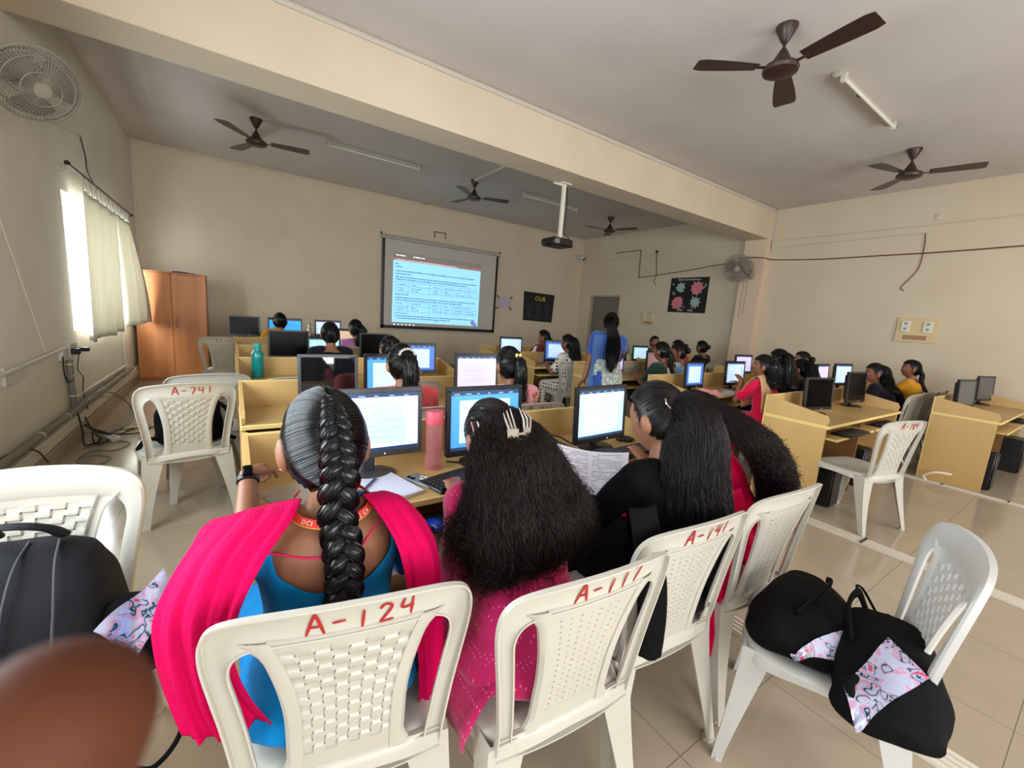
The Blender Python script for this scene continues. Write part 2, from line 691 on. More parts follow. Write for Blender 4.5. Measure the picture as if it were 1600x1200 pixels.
# ================================================================ pipes and sockets on the left wall
def pipe(name, label, pts, r, mt, cat='pipe', rings=()):
    m = MB()
    m.tube(pts, r, 10)
    o = m.build(name, mt)
    tag(o, label, cat)
    return o


p = pipe('conduit_pipe', 'thick grey conduit pipe running low along the left wall', [(XL + .045, 3.4, .30), (XL + .045, 5.2, .29), (XL + .045, 7.75, .27)], .028, M_grey)
for y in (4.25, 4.85, 5.5, 6.1, 6.8, 7.4):
    m = MB()
    m.lathe([(.0305, -.008), (.0325, -.004), (.0325, .004), (.0305, .008)], (XL + .045, y, .29 - (y - 5) * .008), 12, axis=(0, 1, 0))
    m.build('pipe_clip', M_white_pvc, p)
pipe('conduit_pipe', 'thin white conduit pipe just above the thick grey one', [(XL + .02, 5.2, .375), (XL + .02, 7.7, .345)], .016, M_white_pvc)
p = pipe('conduit_pipe', 'short upright grey corrugated pipe below the wall socket', [(XL + .035, 5.12, .74), (XL + .035, 5.10, .55), (XL + .035, 5.12, .32)], .024, M_grey)
for z in (.70, .60, .50, .42):
    m = MB()
    m.lathe([(.026, -.006), (.028, 0), (.026, .006)], (XL + .035, 5.11, z), 12, axis=(0, 0, 1))
    m.build('pipe_clip', M_white_pvc, p)
pipe('conduit_pipe', 'white conduit pipe sloping along the left wall to the socket', [(XL + .02, 3.3, .79), (XL + .02, 4.75, .83), (XL + .02, 5.0, .84)], .014, M_white_pvc)
pipe('conduit_pipe', 'upright white pipe under the far curtain', [(XL + .025, 7.47, .87), (XL + .025, 7.48, .30)], .014, M_white_pvc)
pipe('conduit_pipe', 'thin conduit line rising up the near left wall', [(XL + .006, 3.75, 2.4), (XL + .006, 4.3, 1.5), (XL + .006, 4.68, .86)], .005, M_wall_left)
s = thing('wall_socket', 'white socket box with black plug on the left wall', 'socket', (XL, 5.15, .80))
m = MB()
m.box(0, .035, -.17, -.02, -.06, .05, bev=.004)
m.box(0, .04, .0, .22, -.05, .07, bev=.004)
m.build('socket_plate', M_white_pvc, s)
m = MB()
m.box(.04, .10, .0, .05, -.02, .03, bev=.006)
m.build('plug', M_black, s)
m = MB()
m.box(.04, .13, .14, .18, -.01, .025, bev=.006)
m.build('plug', M_black, s)
m = MB()
m.box(XL, XL + .02, 3.9, 4.2, .72, .84, bev=.003)
tag(m.build('junction_box', M_white_pvc), 'white junction box on the near left wall', 'junction box')


def cable(label, pts, r=.004, mt=None, name='cable', n=6):
    m = MB()
    m.tube(smoothpath(pts, n), r, 6)
    return tag(m.build(name, mt or M_blackwire), label, 'cable')


x = XL
cable('black cable looping from the wall socket to the upright pipe', [(x + .03, 4.98, .78), (x + .04, 4.93, .66), (x + .04, 5.0, .56), (x + .05, 5.08, .56)], .005)
cable('thin dark wire hanging right of the wall socket', [(x + .04, 5.4, .77), (x + .03, 5.36, .62), (x + .03, 5.5, .52), (x + .03, 5.46, .4), (x + .06, 5.42, .22)], .004)
cable('grey cable arching from the low pipe to the floor', [(x + .05, 5.2, .32), (x + .1, 5.5, .36), (x + .2, 5.75, .3), (x + .3, 5.8, .15), (x + .3, 5.6, .02), (x + .22, 5.3, .006)], .006, M_grey)
cable('second grey cable arching from the low pipe', [(x + .05, 5.15, .30), (x + .14, 5.4, .34), (x + .26, 5.68, .26), (x + .34, 5.7, .1), (x + .3, 5.45, .006), (x + .16, 5.22, .006)], .005, M_grey)
cable('thin cable loop lying on the floor below the left wall', [(x + .12, 4.85, .006), (x + .3, 5.0, .006), (x + .42, 4.9, .006), (x + .35, 4.72, .006), (x + .2, 4.75, .006), (x + .16, 4.5, .006), (x + .28, 4.36, .006), (x + .36, 4.5, .006), (x + .24, 4.62, .006), (x + .16, 4.56, .006)], .004, M_grey)
cable('dark cable heap below the left wall pipe', [(x + .06, 5.1, .26), (x + .1, 5.0, .12), (x + .13, 4.9, .02), (x + .2, 5.05, .02), (x + .12, 5.2, .05), (x + .16, 5.0, .1), (x + .2, 4.88, .03), (x + .26, 5.1, .02), (x + .1, 5.15, .12), (x + .15, 4.95, .2)], .007)
cable('dark cable tangle beside the white power strip', [(x + .08, 5.2, .2), (x + .16, 5.1, .08), (x + .3, 5.2, .02), (x + .36, 5.4, .008), (x + .5, 5.5, .008), (x + .46, 5.25, .008), (x + .3, 5.15, .03), (x + .14, 5.25, .06), (x + .1, 5.05, .16)], .006)
cable('brown cable hanging at the near end of the left wall', [(x + .02, 3.2, .30), (x + .03, 3.75, .32), (x + .05, 4.1, .24), (x + .06, 4.3, .08)], .006, M_wire)
s = thing('power_strip', 'white power strip lying on the floor by the left wall', 'power strip', (x + .25, 5.12, 0), .5)
m = MB()
m.box(-.04, .04, -.14, .14, 0, .035, bev=.006)
m.build('strip_body', M_white_pvc, s)
for k in range(3):
    m = MB()
    m.box(-.018, .018, -.1 + k * .08, -.06 + k * .08, .035, .037)
    m.build('outlet', M_grey, s)
m = MB()
m.tube([(x + .3, 5.42, .012), (-.2, 5.5, .012)], .012, 8)
tag(m.build('floor_pipe', mat('yellow_pvc', (206, 184, 132), .5)), 'yellowish pipe lying across the floor below the left window', 'pipe')

# cables on the upper left wall to the fan
cable('white lead running down from the left wall fan', [(x + .01, 4.75, 2.66), (x + .01, 5.5, 2.74), (x + .01, 6.25, 2.85)], .006, M_white_pvc)
cable('dark wire hanging from the white lead down to the curtain rod', [(x + .012, 6.25, 2.86), (x + .012, 6.4, 2.7), (x + .012, 6.45, 2.55), (x + .03, 6.75, 2.42)], .005, M_blackwire)

# ================================================================ floor trunking
def trunk(label, x0, y0, x1, y1, ribs, w, mt):
    m = MB()
    L = math.hypot(x1 - x0, y1 - y0)
    for k in range(ribs):
        c = (k - (ribs - 1) / 2) * w
        m.box(c - w * .36, c + w * .36, 0, L, 0.0, .016, bev=.003)
    m.box(-ribs * w / 2, ribs * w / 2, 0, L, 0, .008)
    o = m.build('cable_trunking', mt)
    o.location = (x0, y0, 0)
    o.rotation_euler = (0, 0, math.atan2(-(x1 - x0), y1 - y0))
    return tag(o, label, 'cable trunking')


M_trunk = mat('off_white_trunking', (212, 204, 190), .35)
trunk('ribbed white cable trunking on the floor behind the front row chairs', 2.02, -1.5, 1.98, 1.25, 4, .03, M_trunk)
t = trunk('ribbed white cable trunking on the floor of the middle aisle', 3.64, -1.5, 3.68, 1.5, 4, .028, M_trunk)
for y in (2.32,):
    m = MB()
    m.box(-.06, .06, y, y + .012, .014, .022)
    m.build('tie_band', M_black, t)
t = trunk('narrow white cable casing on the floor beside the rightmost desk', 6.03, -1.5, 6.03, 1.35, 1, .05, M_trunk)
for y in (1.9, 2.35):
    m = MB()
    m.box(-.03, .03, y, y + .012, .014, .02)
    m.build('tie_band', M_black, t)
cable('white cable end curling up from the floor casing by the rightmost desk', [(6.03, .98, .01), (6.0, 1.0, .06), (6.02, .92, .12), (6.1, .82, .12)], .012, M_trunk)
cable('white cable hanging beside the rightmost desk panel', [(6.03, 1.2, .01), (5.98, 1.15, .08), (6.0, 1.25, .3), (6.06, 1.35, .6)], .008, M_trunk)

# ================================================================ projection screen
scr = thing('projection_screen', 'pull-down projection screen with black border on the front wall', 'projection screen', (4.2, YF - .008, 0))
M_scr = mat('matte_screen', (196, 190, 184), .8)
m = MB()
x0, x1, z0, z1 = -1.45, 1.44, .92, 2.82
m.box(x0 + .06, x1 - .06, -.05, -.042, z0 + .07, z1)
m.build('screen_sheet', M_scr, scr, smooth=False)
m = MB()
m.box(x0, x0 + .06, -.052, -.04, z0, z1)
m.box(x1 - .06, x1, -.052, -.04, z0, z1)
m.box(x0, x1, -.052, -.04, z0, z0 + .07)
m.build('screen_border', M_black, scr, smooth=False)
m = MB()
m.cyl((x0 - .03, -.05, z1 + .03), (x1 + .05, -.05, z1 + .03), .045, n=14)
m.build('screen_housing', mat('grey_housing', (176, 170, 160), .5), scr)
m = MB()
m.cyl((x0, -.046, z0 - .02), (x1, -.046, z0 - .02), .014, n=8)
m.build('bottom_bar', M_white_pvc, scr)
for xx in (x0 - .02, x1 + .04):
    m = MB()
    m.box(xx - .012, xx + .012, -.05, 0, z1 + .07, z1 + .11)
    m.build('hook', M_dark_metal, scr)
# what is projected on it
def E(name, c, s):
    return mat('lit_' + name, c, .6, emit=s, spec=.1)


E_cyan = E('pale_blue_page', (150, 212, 246), .62)
E_txt = E('page_text', (96, 140, 176), .35)
E_red = E('red_bar', (198, 138, 134), .22)
E_bar = E('screen_top_strip', (176, 168, 162), .04)
E_wht = E('white_marks', (226, 236, 246), .8)
E_pur = E('purple_mark', (120, 130, 200), .5)
rs = random.Random(5)
m = MB()
m.box(-1.21, .95, -.054, -.051, 1.06, 2.39, 0)
m.box(-1.21, .95, -.0545, -.051, 2.39, 2.44, 2)
m.box(-1.21, .95, -.0535, -.051, 2.44, 2.56, 3)


def words(m, x, z, x1, h, mi, y=-.0555, wmin=.02, wmax=.07):
    while x < x1:
        w = rs.uniform(wmin, wmax)
        w = min(w, x1 - x)
        m.box(x, x + w, y, y + .0015, z, z + h * rs.uniform(.7, 1), mi)
        x += w + rs.uniform(.008, .02)


for (zz, a, bb) in ((2.31, -1.16, -1.08), (2.25, -1.16, -1.0), (2.16, -1.15, .78), (2.10, -1.15, -.78), (2.03, -1.15, .86), (1.98, -1.15, .6), (1.66, -1.15, -.85), (1.59, -1.15, .86), (1.54, -1.15, .5), (1.25, -1.15, -.85), (1.19, -1.15, .86), (1.14, -1.1, .2), (1.11, -.2, -.12)):
    words(m, a, zz, bb, .026, 1)
for z0_, z1_ in ((1.72, 1.94), (1.30, 1.50)):
    for zz in (z0_, z1_, (z0_ + z1_) / 2 + .02):
        m.box(-1.15, .88, -.0555, -.054, zz, zz + .006, 1)
    for xx in (-1.15, -.86, -.36, -.06, .24, .56, .875):
        m.box(xx, xx + .006, -.0555, -.054, z0_, z1_, 1)
    for xx in (-1.1, -.78, -.27, .02, .3, .62):
        for zz in (z0_ + .03, z0_ + .08, z0_ + .16):
            words(m, xx, zz, xx + rs.uniform(.1, .24), .02, 1, wmin=.02, wmax=.05)
words(m, -1.15, 2.49, -.95, .025, 4)
words(m, -.76, 2.49, -.5, .025, 4)
words(m, -1.15, 2.405, .3, .01, 4, -.0562)
for k in range(6):
    m.box(-1.17 + k * .09, -1.14 + k * .09, -.0555, -.051, .995, 1.02, 4)
m.lathe([(.055, 0), (.055, .002)], (.80, -.055, 1.14), 16, 5, axis=(0, -1, 0))
m.lathe([(.055, 0), (.055, .002)], (.86, -.0555, 1.09), 16, 5, axis=(0, -1, 0))
m.build('projected_page', [E_cyan, E_txt, E_red, E_bar, E_wht, E_pur], scr, smooth=False)

# hook frame above the screen
m = MB()
m.tube([(3.93, YF - .03, 3.0), (3.93, YF - .03, 3.13), (4.2, YF - .03, 3.13), (4.2, YF - .03, 3.0)], .01, 6)
m.tube([(3.93, YF - .03, 3.13), (3.93, YF, 3.13)], .008, 6)
m.tube([(4.2, YF - .03, 3.13), (4.2, YF, 3.13)], .008, 6)
tag(m.build('wall_bracket', M_dark_metal), 'small black metal bracket on the wall above the projection screen', 'bracket')

# lilac paper with brown tape corners
o = thing('paper_note', 'pale lilac round-cornered paper taped beside the projection screen', 'note', (5.93, YF, 1.70))
m = MB()
pts = [(.22 * math.copysign(abs(math.cos(q)) ** .6, math.cos(q)), -.004, .15 * math.copysign(abs(math.sin(q)) ** .6, math.sin(q))) for q in np.linspace(0, 2 * PI, 32, endpoint=False)]
m.poly(pts, .003, n=(0, -1, 0))
m.build('sheet', mat('lilac_paper', (192, 178, 190), .8), o, smooth=False)
for sx in (-1, 1):
    for sz in (-1, 1):
        m = MB()
        m.box(-.05, .05, -.01, -.007, -.025, .025)
        t = m.build('tape', mat('brown_tape', (140, 104, 74), .5), o, smooth=False)
        t.location = (sx * .2, 0, sz * .14)
        t.rotation_euler = (0, sx * sz * -.7, 0)

# black chart board with chalk writing
o = thing('chart_board', 'black chalk-lettered chart headed OUR on the front wall', 'chart', (7.05, YF, 1.67))
m = MB()
m.poly([(-.52, -.006, .38), (-.49, -.006, -.38), (.50, -.006, -.40), (.53, -.006, .36)], .005, n=(0, -1, 0))
m.build('sheet', mat('chart_black', (30, 30, 32), .7), o, smooth=False)
m = MB()
text_mb(m, 'OUR', (-.14, -.013, .16), (1, 0, 0), (0, 0, 1), .12, .002)
m.build('heading', mat('yellow_chalk', (212, 196, 60), .8), o, smooth=False)
m = MB()
rs = random.Random(8)
for k in range(9):
    zz = .08 - k * .05
    for c in (-.42, -.1, .22):
        words(m, c + rs.uniform(-.03, .05), zz + rs.uniform(-.01, .01), c + rs.uniform(.12, .25), .014, 0, y=-.0135, wmin=.01, wmax=.04)
m.build('chalk_lines', mat('faded_chalk', (92, 92, 94), .9), o, smooth=False)

# poster on the right wall (local: x along -Y of the wall)
o = thing('wall_poster', 'black poster with pink and pale green cut-out shapes on the right wall', 'poster', (XR, 5.75, 2.12), -PI / 2)
m = MB()
m.box(-.47, .47, -.008, -.003, -.38, .39)
m.build('sheet', mat('poster_black', (20, 19, 21), .6), o, smooth=False)
M_pp, M_pg, M_pw = mat('pink_paper', (214, 124, 136), .8), mat('pale_green_paper', (158, 182, 176), .8), mat('grey_white_paper', (160, 162, 164), .8)
rs = random.Random(11)


def blob(cx, cz, r, spikes, depth, mt, name, sx=1.0):
    pts = []
    for k in range(spikes * 2):
        q = PI * k / spikes
        rr_ = r * (1 if k % 2 == 0 else depth) * rs.uniform(.88, 1.1)
        pts.append((cx + rr_ * math.cos(q) * sx, -.009, cz + rr_ * math.sin(q)))
    m = MB()
    m.poly(pts, .002, n=(0, -1, 0))
    return m.build(name, mt, o, smooth=False)


blob(-.20, .17, .13, 8, .68, M_pg, 'green_shape')
blob(.20, .16, .17, 9, .74, M_pp, 'pink_shape')
blob(-.24, -.17, .15, 11, .88, M_pp, 'pink_shape')
blob(.20, -.15, .15, 9, .6, M_pg, 'green_shape', 1.0)
m = MB()
for k in range(34):
    cx, cz = rs.uniform(-.41, .41), rs.uniform(-.3, .3)
    if min(math.hypot(cx + .2, cz - .17), math.hypot(cx - .2, cz - .16), math.hypot(cx + .24, cz + .17), math.hypot(cx - .2, cz + .15)) < .17:
        continue
    r = rs.uniform(.012, .035)
    m.poly([(cx + r * rs.uniform(.5, 1) * math.cos(q), -.009, cz + r * math.sin(q)) for q in np.linspace(0, 2 * PI, 7, endpoint=False)], .002, n=(0, -1, 0))
m.build('small_shapes', M_pw, o, smooth=False)
m = MB()
rs = random.Random(2)
words(m, -.28, .325, .28, .04, 0, y=-.011, wmin=.025, wmax=.05)
m.build('lettering', M_pw, o, smooth=False)
m = MB()
words(m, -.22, -.35, -.08, .05, 0, y=-.011, wmin=.02, wmax=.04)
m.build('lettering', M_pw, o, smooth=False)
m = MB()
words(m, .05, -.35, .19, .05, 0, y=-.011, wmin=.02, wmax=.04)
m.build('lettering', M_pw, o, smooth=False)

# switchboards on the right wall
M_board = mat('cream_board', (214, 192, 146), .5)
M_tag = mat('brown_label', (164, 126, 100), .6)
M_sw = mat('switch_white', (224, 220, 212), .35)


def switchboard(label, y, z, w, h):
    o = thing('switchboard', label, 'switchboard', (XR, y, z), -PI / 2)
    m = MB()
    m.box(-w / 2, w / 2, -.03, 0, -h / 2, h / 2, bev=.004)
    m.build('board', M_board, o)
    for sx in (-1, 1):
        m = MB()
        m.box(sx * w * .27 - w * .11, sx * w * .27 + w * .11, -.05, -.03, -h * .08, h * .36, bev=.005)
        g = m.build('socket_module', M_sw, o)
        m = MB()
        m.lathe([(.02, 0), (.02, .004)], (sx * w * .27, -.05, h * .04), 12, axis=(0, -1, 0))
        m.build('socket_hole', mat('socket_grey', (150, 146, 140), .5), g)
        m = MB()
        m.box(sx * w * .27 - .02, sx * w * .27 + .02, -.053, -.05, h * .2, h * .3)
        m.build('rocker_switch', mat('socket_grey', (150, 146, 140), .5), g)
    m = MB()
    m.box(-w * .3, w * .28, -.033, -.03, -h * .4, -h * .22)
    m.build('name_strip', M_tag, o, smooth=False)
    return o


switchboard('large cream switchboard on the right wall near the rightmost desk', 1.86, 1.62, .46, .36)
switchboard('small cream switchboard on the right wall beside the doorway', 6.72, 1.56, .42, .32)

# wires on the right wall
xr = XR - .012
cable('brown wire sagging across the right wall past the wall fan', [(xr, 8.03, 3.2), (xr, 7.6, 3.21), (xr, 7.22, 3.21), (xr, 7.2, 3.15), (xr, 7.17, 2.6), (xr, 7.1, 2.56), (xr, 6.4, 2.61), (xr, 5.67, 2.68), (xr, 5.2, 2.74), (xr, 4.62, 2.78), (XR - .18, 4.5, 2.82), (XR - .18, 4.16, 2.8), (xr, 4.05, 2.78), (xr, 3.3, 2.74), (xr, 2.5, 2.74), (xr, 1.8, 2.74), (xr, 1.0, 2.76), (xr, .2, 2.78)], .009, M_wire, n=4)
cable('upper thin white conduit across the right wall', [(xr, 8.9, 3.02), (xr, 7, 3.05), (xr, 4.7, 3.12)], .008, M_wall)
cable('upper thin conduit on the near right wall', [(xr, 4.05, 3.13), (xr, 2.5, 3.13), (xr, .6, 3.15)], .01, M_wall)
cable('second thin conduit on the near right wall', [(xr, 4.05, 3.0), (xr, 2.02, 3.03)], .008, M_wall)
cable('brown wire dangling from the conduit above the large switchboard', [(xr, 2.0, 3.03), (xr, 1.98, 2.8), (xr, 2.0, 2.5), (xr, 2.14, 2.26), (xr, 2.1, 2.2)], .006, M_wire)
cable('dark wire dangling on the right wall left of the poster', [(xr, 6.72, 3.12), (xr, 6.70, 2.9), (xr, 6.66, 2.6), (xr, 6.7, 2.44), (xr, 6.62, 2.38)], .007, M_wire)
m = MB()
m.lathe([(.05, 0), (.05, .012), (.03, .02)], (XR, 1.89, 3.24), 16, axis=(-1, 0, 0))
tag(m.build('wall_box_cover', M_wall), 'small round cream cover plate high on the right wall', 'cover plate')
m = MB()
m.lathe([(.03, 0), (.03, .03)], (XR, 6.72, 3.14), 12, axis=(-1, 0, 0))
tag(m.build('wire_outlet', M_black), 'small black wire outlet high on the right wall', 'outlet')

# dome security camera in the far corner
o = thing('dome_camera', 'white dome security camera high in the far right corner', 'security camera', (XR - .16, YF, 3.13))
m = MB()
m.box(-.09, .09, -.08, 0, -.05, .10, bev=.01)
m.build('mount', M_white_pvc, o)
m = MB()
m.ell((0, -.14, .0), (.085, .085, .07), nu=16, nv=10)
m.build('housing', mat('camera_white', (206, 202, 194), .35), o)
m = MB()
m.ell((0, -.185, -.02), (.045, .045, .04), nu=12, nv=8)
m.build('lens', M_black, o)
# ================================================================ desks
M_desk = mat('yellow_beige_laminate', (204, 168, 108), .42, var=.12, vscale=3.0, stretch=(1, 1, .15), bump=.02, bscale=80)
M_top = mat('worn_laminate_top', (196, 162, 106), .36, var=.25, vscale=2.2, col2=(176, 142, 90), bump=.02, bscale=60)
M_edge = mat('pale_yellow_edge_band', (226, 202, 128), .4)
M_under = mat('brown_board', (128, 92, 52), .6, var=.2, vscale=4)
DESK_G = 'two-seat computer desks in rows'


def make_desk(label, x0, x1, yb, group=None, mid=True, depth=.49):
    """yb: far (back) edge; users sit at the near side"""
    w = x1 - x0
    d = thing('computer_desk', label, 'desk', (x0, yb, 0), 0, 'wood-laminate computer desks in rows')
    m = MB()
    m.box(0.0, w, -depth, -.018, .70, .722, bev=.004)
    m.box(0.0, w, -depth - .006, -depth, .699, .723, 1, bev=.002)
    m.build('table_top', [M_top, M_edge], d)
    m = MB()
    m.box(.018, w - .018, -.018, 0, .30, .878)
    m.box(.018, w - .018, -.018, 0, .878, .883, 1)
    m.build('back_panel', [M_desk, M_edge], d, smooth=False)
    for sx in (0, 1):
        X0 = 0 if sx == 0 else w - .018
        m = MB()
        # lower side
        m.poly([(X0, 0, 0), (X0, -depth + .02, 0), (X0, -depth + .02, .70), (X0, 0, .70)], .018, n=(1, 0, 0))
        # sloping wing over the top
        m.poly([(X0, 0, .722), (X0, -depth + .02, .722), (X0, -depth + .01, .76), (X0, -depth + .03, .80), (X0, -.045, .872), (X0, 0, .883)], .018, n=(1, 0, 0))
        m.box(X0 - .004, X0 + .022, -depth, .004, .694, .722, 1, bev=.003)
        m.box(X0 - .001, X0 + .019, -.002, .006, 0, .884, 1)
        m.build('side_panel', [M_desk, M_edge], d, smooth=False)
    if mid:
        m = MB()
        m.box(w / 2 - .009, w / 2 + .009, -depth + .05, -.018, 0, .70)
        m.build('middle_panel', M_under, d, smooth=False)
    half = [(.03, w / 2 - .03), (w / 2 + .03, w - .03)] if mid else [(.03, w - .03)]
    for a, b_ in half:
        m = MB()
        m.box(a, b_, -depth - .05, -.12, .605, .622, bev=.003)
        m.box(a, b_, -depth - .056, -depth - .05, .604, .623, 1, bev=.002)
        m.build('keyboard_tray', [M_desk, M_edge], d, smooth=False)
    m = MB()
    m.box(.018, w - .018, -.30, -.018, .10, .118)
    m.build('cpu_shelf', M_under, d, smooth=False)
    return d


for lab, a in (
    ('long desk in the front row where the girl with the thick braid sits', (.03, 1.98, 1.82)),
    ('second-row left desk holding the blank reflecting monitor', (.04, 1.94, 3.02)),
    ('third-row left desk with the teal bottle', (.04, 1.90, 4.20)),
    ('fourth-row left desk between the teal bottle desk and the wall', (.06, 1.90, 5.25)),
    ('fifth-row left desk, second from the front wall', (.06, 1.90, 6.25)),
    ('left desk nearest the front wall, left of the projection screen', (.06, 1.95, 7.35)),
    ('middle-block desk with two dark monitors behind the A-784 chair', (3.88, 5.68, 1.71)),
    ('middle-block desk with pink cloth on it', (3.70, 5.55, 2.83)),
    ('middle-block desk behind the standing teacher', (3.65, 5.50, 3.94)),
    ('middle-block desk beside the black-patterned white dress', (3.45, 5.35, 5.0)),
    ('middle-block desk nearest the front wall, below the black chart', (3.40, 5.25, 5.95)),
    ('rightmost desk with two grey-screened monitors', (6.16, 8.02, 1.08)),
    ('right-block desk in front of the woman in mustard yellow', (5.90, 7.95, 2.28)),
    ('right-block desk third from the camera', (5.85, 7.9, 3.35)),
    ('right-block desk farthest from the camera', (5.85, 7.9, 4.98)),
):
    make_desk(lab, *a)
# ================================================================ monitors
S_off = mat('black_glass', (8, 8, 10), .2, spec=.06)
S_refl = mat('dark_glass', (18, 19, 22), .03, spec=1.0, coat=1.0)
M_bezel = mat('monitor_black', (20, 21, 25), .33)
M_bezel2 = mat('monitor_dark_grey', (66, 68, 72), .35)


def lit(name, c, s=.8):
    return mat('lit_' + name, c, .35, emit=s)


L_white = lit('white_screen', (200, 222, 242), .60)
L_page = lit('pale_page', (184, 212, 238), .56)
L_blue = lit('blue_screen', (74, 150, 214), .52)
L_deep = lit('deep_blue_screen', (70, 110, 200), .6)
L_cyan = lit('cyan_screen', (30, 160, 226), .6)
L_lil = lit('lilac_screen', (196, 188, 236), .6)
L_mint = lit('mint_screen', (150, 208, 194), .7)
L_bar = lit('navy_bar', (40, 66, 104), .35)
L_txt = lit('screen_text', (150, 176, 206), .42)
L_peach = lit('peach_screen', (206, 172, 140), .6)
L_tab = lit('white_tab', (240, 246, 255), .95)
L_pur = lit('purple_bar', (110, 60, 120), .5)
L_brn = lit('dusk_picture', (150, 110, 100), .45)
SCR = {
    'off': (S_off,), 'refl': (S_refl,),
    'doc': (L_white, L_bar, L_page, L_txt), 'bluedoc': (L_blue, L_bar, L_page, L_txt), 'page': (L_page, L_bar, L_white, L_txt),
    'lilac': (L_lil, L_bar, L_lil, L_txt), 'cyan': (L_cyan, L_bar, L_cyan, L_bar), 'mint': (L_mint, L_bar, L_page, L_txt),
    'peach': (L_peach, L_bar, L_peach, L_txt), 'deepdoc': (L_deep, L_bar, L_page, L_txt), 'purple': (L_page, L_pur, L_white, L_txt),
    'dusk': (L_brn, L_bar, L_brn, L_txt), 'grey': (mat('painted_reflection_glass', (88, 88, 90), .25),),  # grey base colour stands in for the wall mirrored in these screens
}


def make_monitor(label, x, y, w, h, zbot, yaw=0.0, kind='doc', seed=0, base=.722, bez=None, tilt=4):
    bez = bez or M_bezel
    t = thing('computer_monitor', label, 'monitor', (x, y, base), math.radians(-yaw), 'computer monitors on the desks')
    zb = zbot - base
    T = math.radians(tilt)

    def tl(mb):
        c, s_ = math.cos(T), math.sin(T)
        mb.v = [(a, b_ * c + (d_ - zb) * s_, zb + (d_ - zb) * c - b_ * s_) for a, b_, d_ in mb.v]
        return mb
    m = MB()
    bw = .018
    m.box(-w / 2, w / 2, 0.0, .022, zb, zb + h, bev=.004)
    m.box(-w / 2 + .03, w / 2 - .03, .02, .05, zb + .03, zb + h - .03, bev=.012)
    # raised bezel rim
    for a in ((-w / 2, w / 2, -.006, .002, zb, zb + bw + .008), (-w / 2, w / 2, -.006, .002, zb + h - bw, zb + h), (-w / 2, -w / 2 + bw, -.006, .002, zb + bw, zb + h - bw), (w / 2 - bw, w / 2, -.006, .002, zb + bw, zb + h - bw)):
        m.box(*a, bev=.002)
    tl(m).build('housing', bez, t, sharp=30)
    rs = random.Random(seed)
    m = MB()
    X0, X1, Z0, Z1 = -w / 2 + bw, w / 2 - bw, zb + bw + .008, zb + h - bw
    m.box(X0, X1, -.0022, .001, Z0, Z1, 0)
    mts = SCR[kind]
    if len(mts) > 1:
        hh = Z1 - Z0
        ww = X1 - X0
        m.box(X0, X1, -.0030, -.001, Z1 - hh * .075, Z1, 1)
        m.box(X0, X1, -.0030, -.001, Z0, Z0 + hh * .05, 1)
        for k in range(6):
            a = X0 + ww * (.04 + k * .16)
            m.box(a, a + ww * rs.uniform(.03, .08), -.0034, -.001, Z1 - hh * .062, Z1 - hh * .045, 3)
        px0, px1 = (X0 + ww * .12, X1 - ww * .14)
        m.box(px0, px1, -.0032, -.001, Z0 + hh * .12, Z1 - hh * .16, 2)
        n = 16
        for k in range(n):
            zz = Z1 - hh * (.2 + .62 * k / n)
            a = px0 + ww * rs.choice([.03, .03, .2])
            e = px1 - ww * rs.choice([.05, .12, .3])
            if rs.random() < .25:
                continue
            while a < e:
                q = min(rs.uniform(.01, .04), e - a)
                if rs.random() < .8:
                    m.box(a, a + q, -.0036, -.001, zz, zz + hh * .008, 3)
                a += q + .006
    tl(m).build('screen', list(mts), t, smooth=False)
    m = MB()
    m.box(-.022, .022, .035, .06, .01, zb + h * .45, bev=.006)
    m.build('stand', bez, t)
    m = MB()
    m.lathe([(.0, 0), (.105, .0), (.105, .006), (.085, .014), (0, .016)], (0, .03, 0), 28)
    m.v = [(a, .03 + (b_ - .03) * .85, c) for a, b_, c in m.v]
    m.build('stand_base', bez, t)
    m = MB()
    m.lathe([(.003, 0), (.003, .002)], (w * .12, -.006, zb + .012), 8, axis=(0, -1, 0))
    tl(m).build('power_light', mat('power_led', (220, 230, 240), .4, emit=.6), t)
    return t


G = 'computer monitors'
make_monitor('grey-framed monitor with a white page, left of the pink bottle', .455, 1.60, .41, .275, .805, 0, 'doc', 1, bez=M_bezel2)
make_monitor('monitor with a blue desktop page in front of the claw-clipped curly hair', .950, 1.56, .385, .305, .775, 0, 'bluedoc', 2)
make_monitor('front-row monitor with a pale page at the right end of the desk', 1.65, 1.52, .40, .30, .765, -4, 'page', 3)
make_monitor('switched-off monitor mirroring the window behind the braided head', .505, 2.72, .345, .325, .755, 0, 'refl', 4, bez=M_bezel2)
make_monitor('second-row monitor in front of the white-clipped ponytail', .90, 2.74, .355, .31, .775, 0, 'bluedoc', 5)
make_monitor('second-row monitor with a lilac page', 1.56, 2.74, .37, .31, .785, 0, 'lilac', 6)
make_monitor('third-row monitor with a blue window beside the patterned purple top', 1.52, 3.88, .40, .30, .765, 0, 'deepdoc', 7)
make_monitor('black switched-off monitor on the fourth-row desk, left one', .52, 4.92, .385, .29, .785, 0, 'off', 8)
make_monitor('fourth-row monitor with mint-green screen', .86, 4.96, .36, .27, .745, 0, 'mint', 9)
make_monitor('dark switched-off monitor on the fourth-row desk, right one', 1.42, 4.94, .35, .30, .775, 0, 'off', 10)
make_monitor('black monitor at the left end of the row against the front wall', .19, 7.05, .38, .28, .83, 0, 'off', 11)
make_monitor('monitor with a plain cyan-blue screen near the front wall', .70, 7.05, .45, .29, .82, 0, 'cyan', 12)
make_monitor('monitor with a white page and purple bar near the front wall', 1.29, 7.05, .38, .25, .86, 0, 'purple', 13)
make_monitor('monitor with a peach picture behind the woman in lilac', 1.42, 6.02, .40, .25, .80, 0, 'peach', 14)
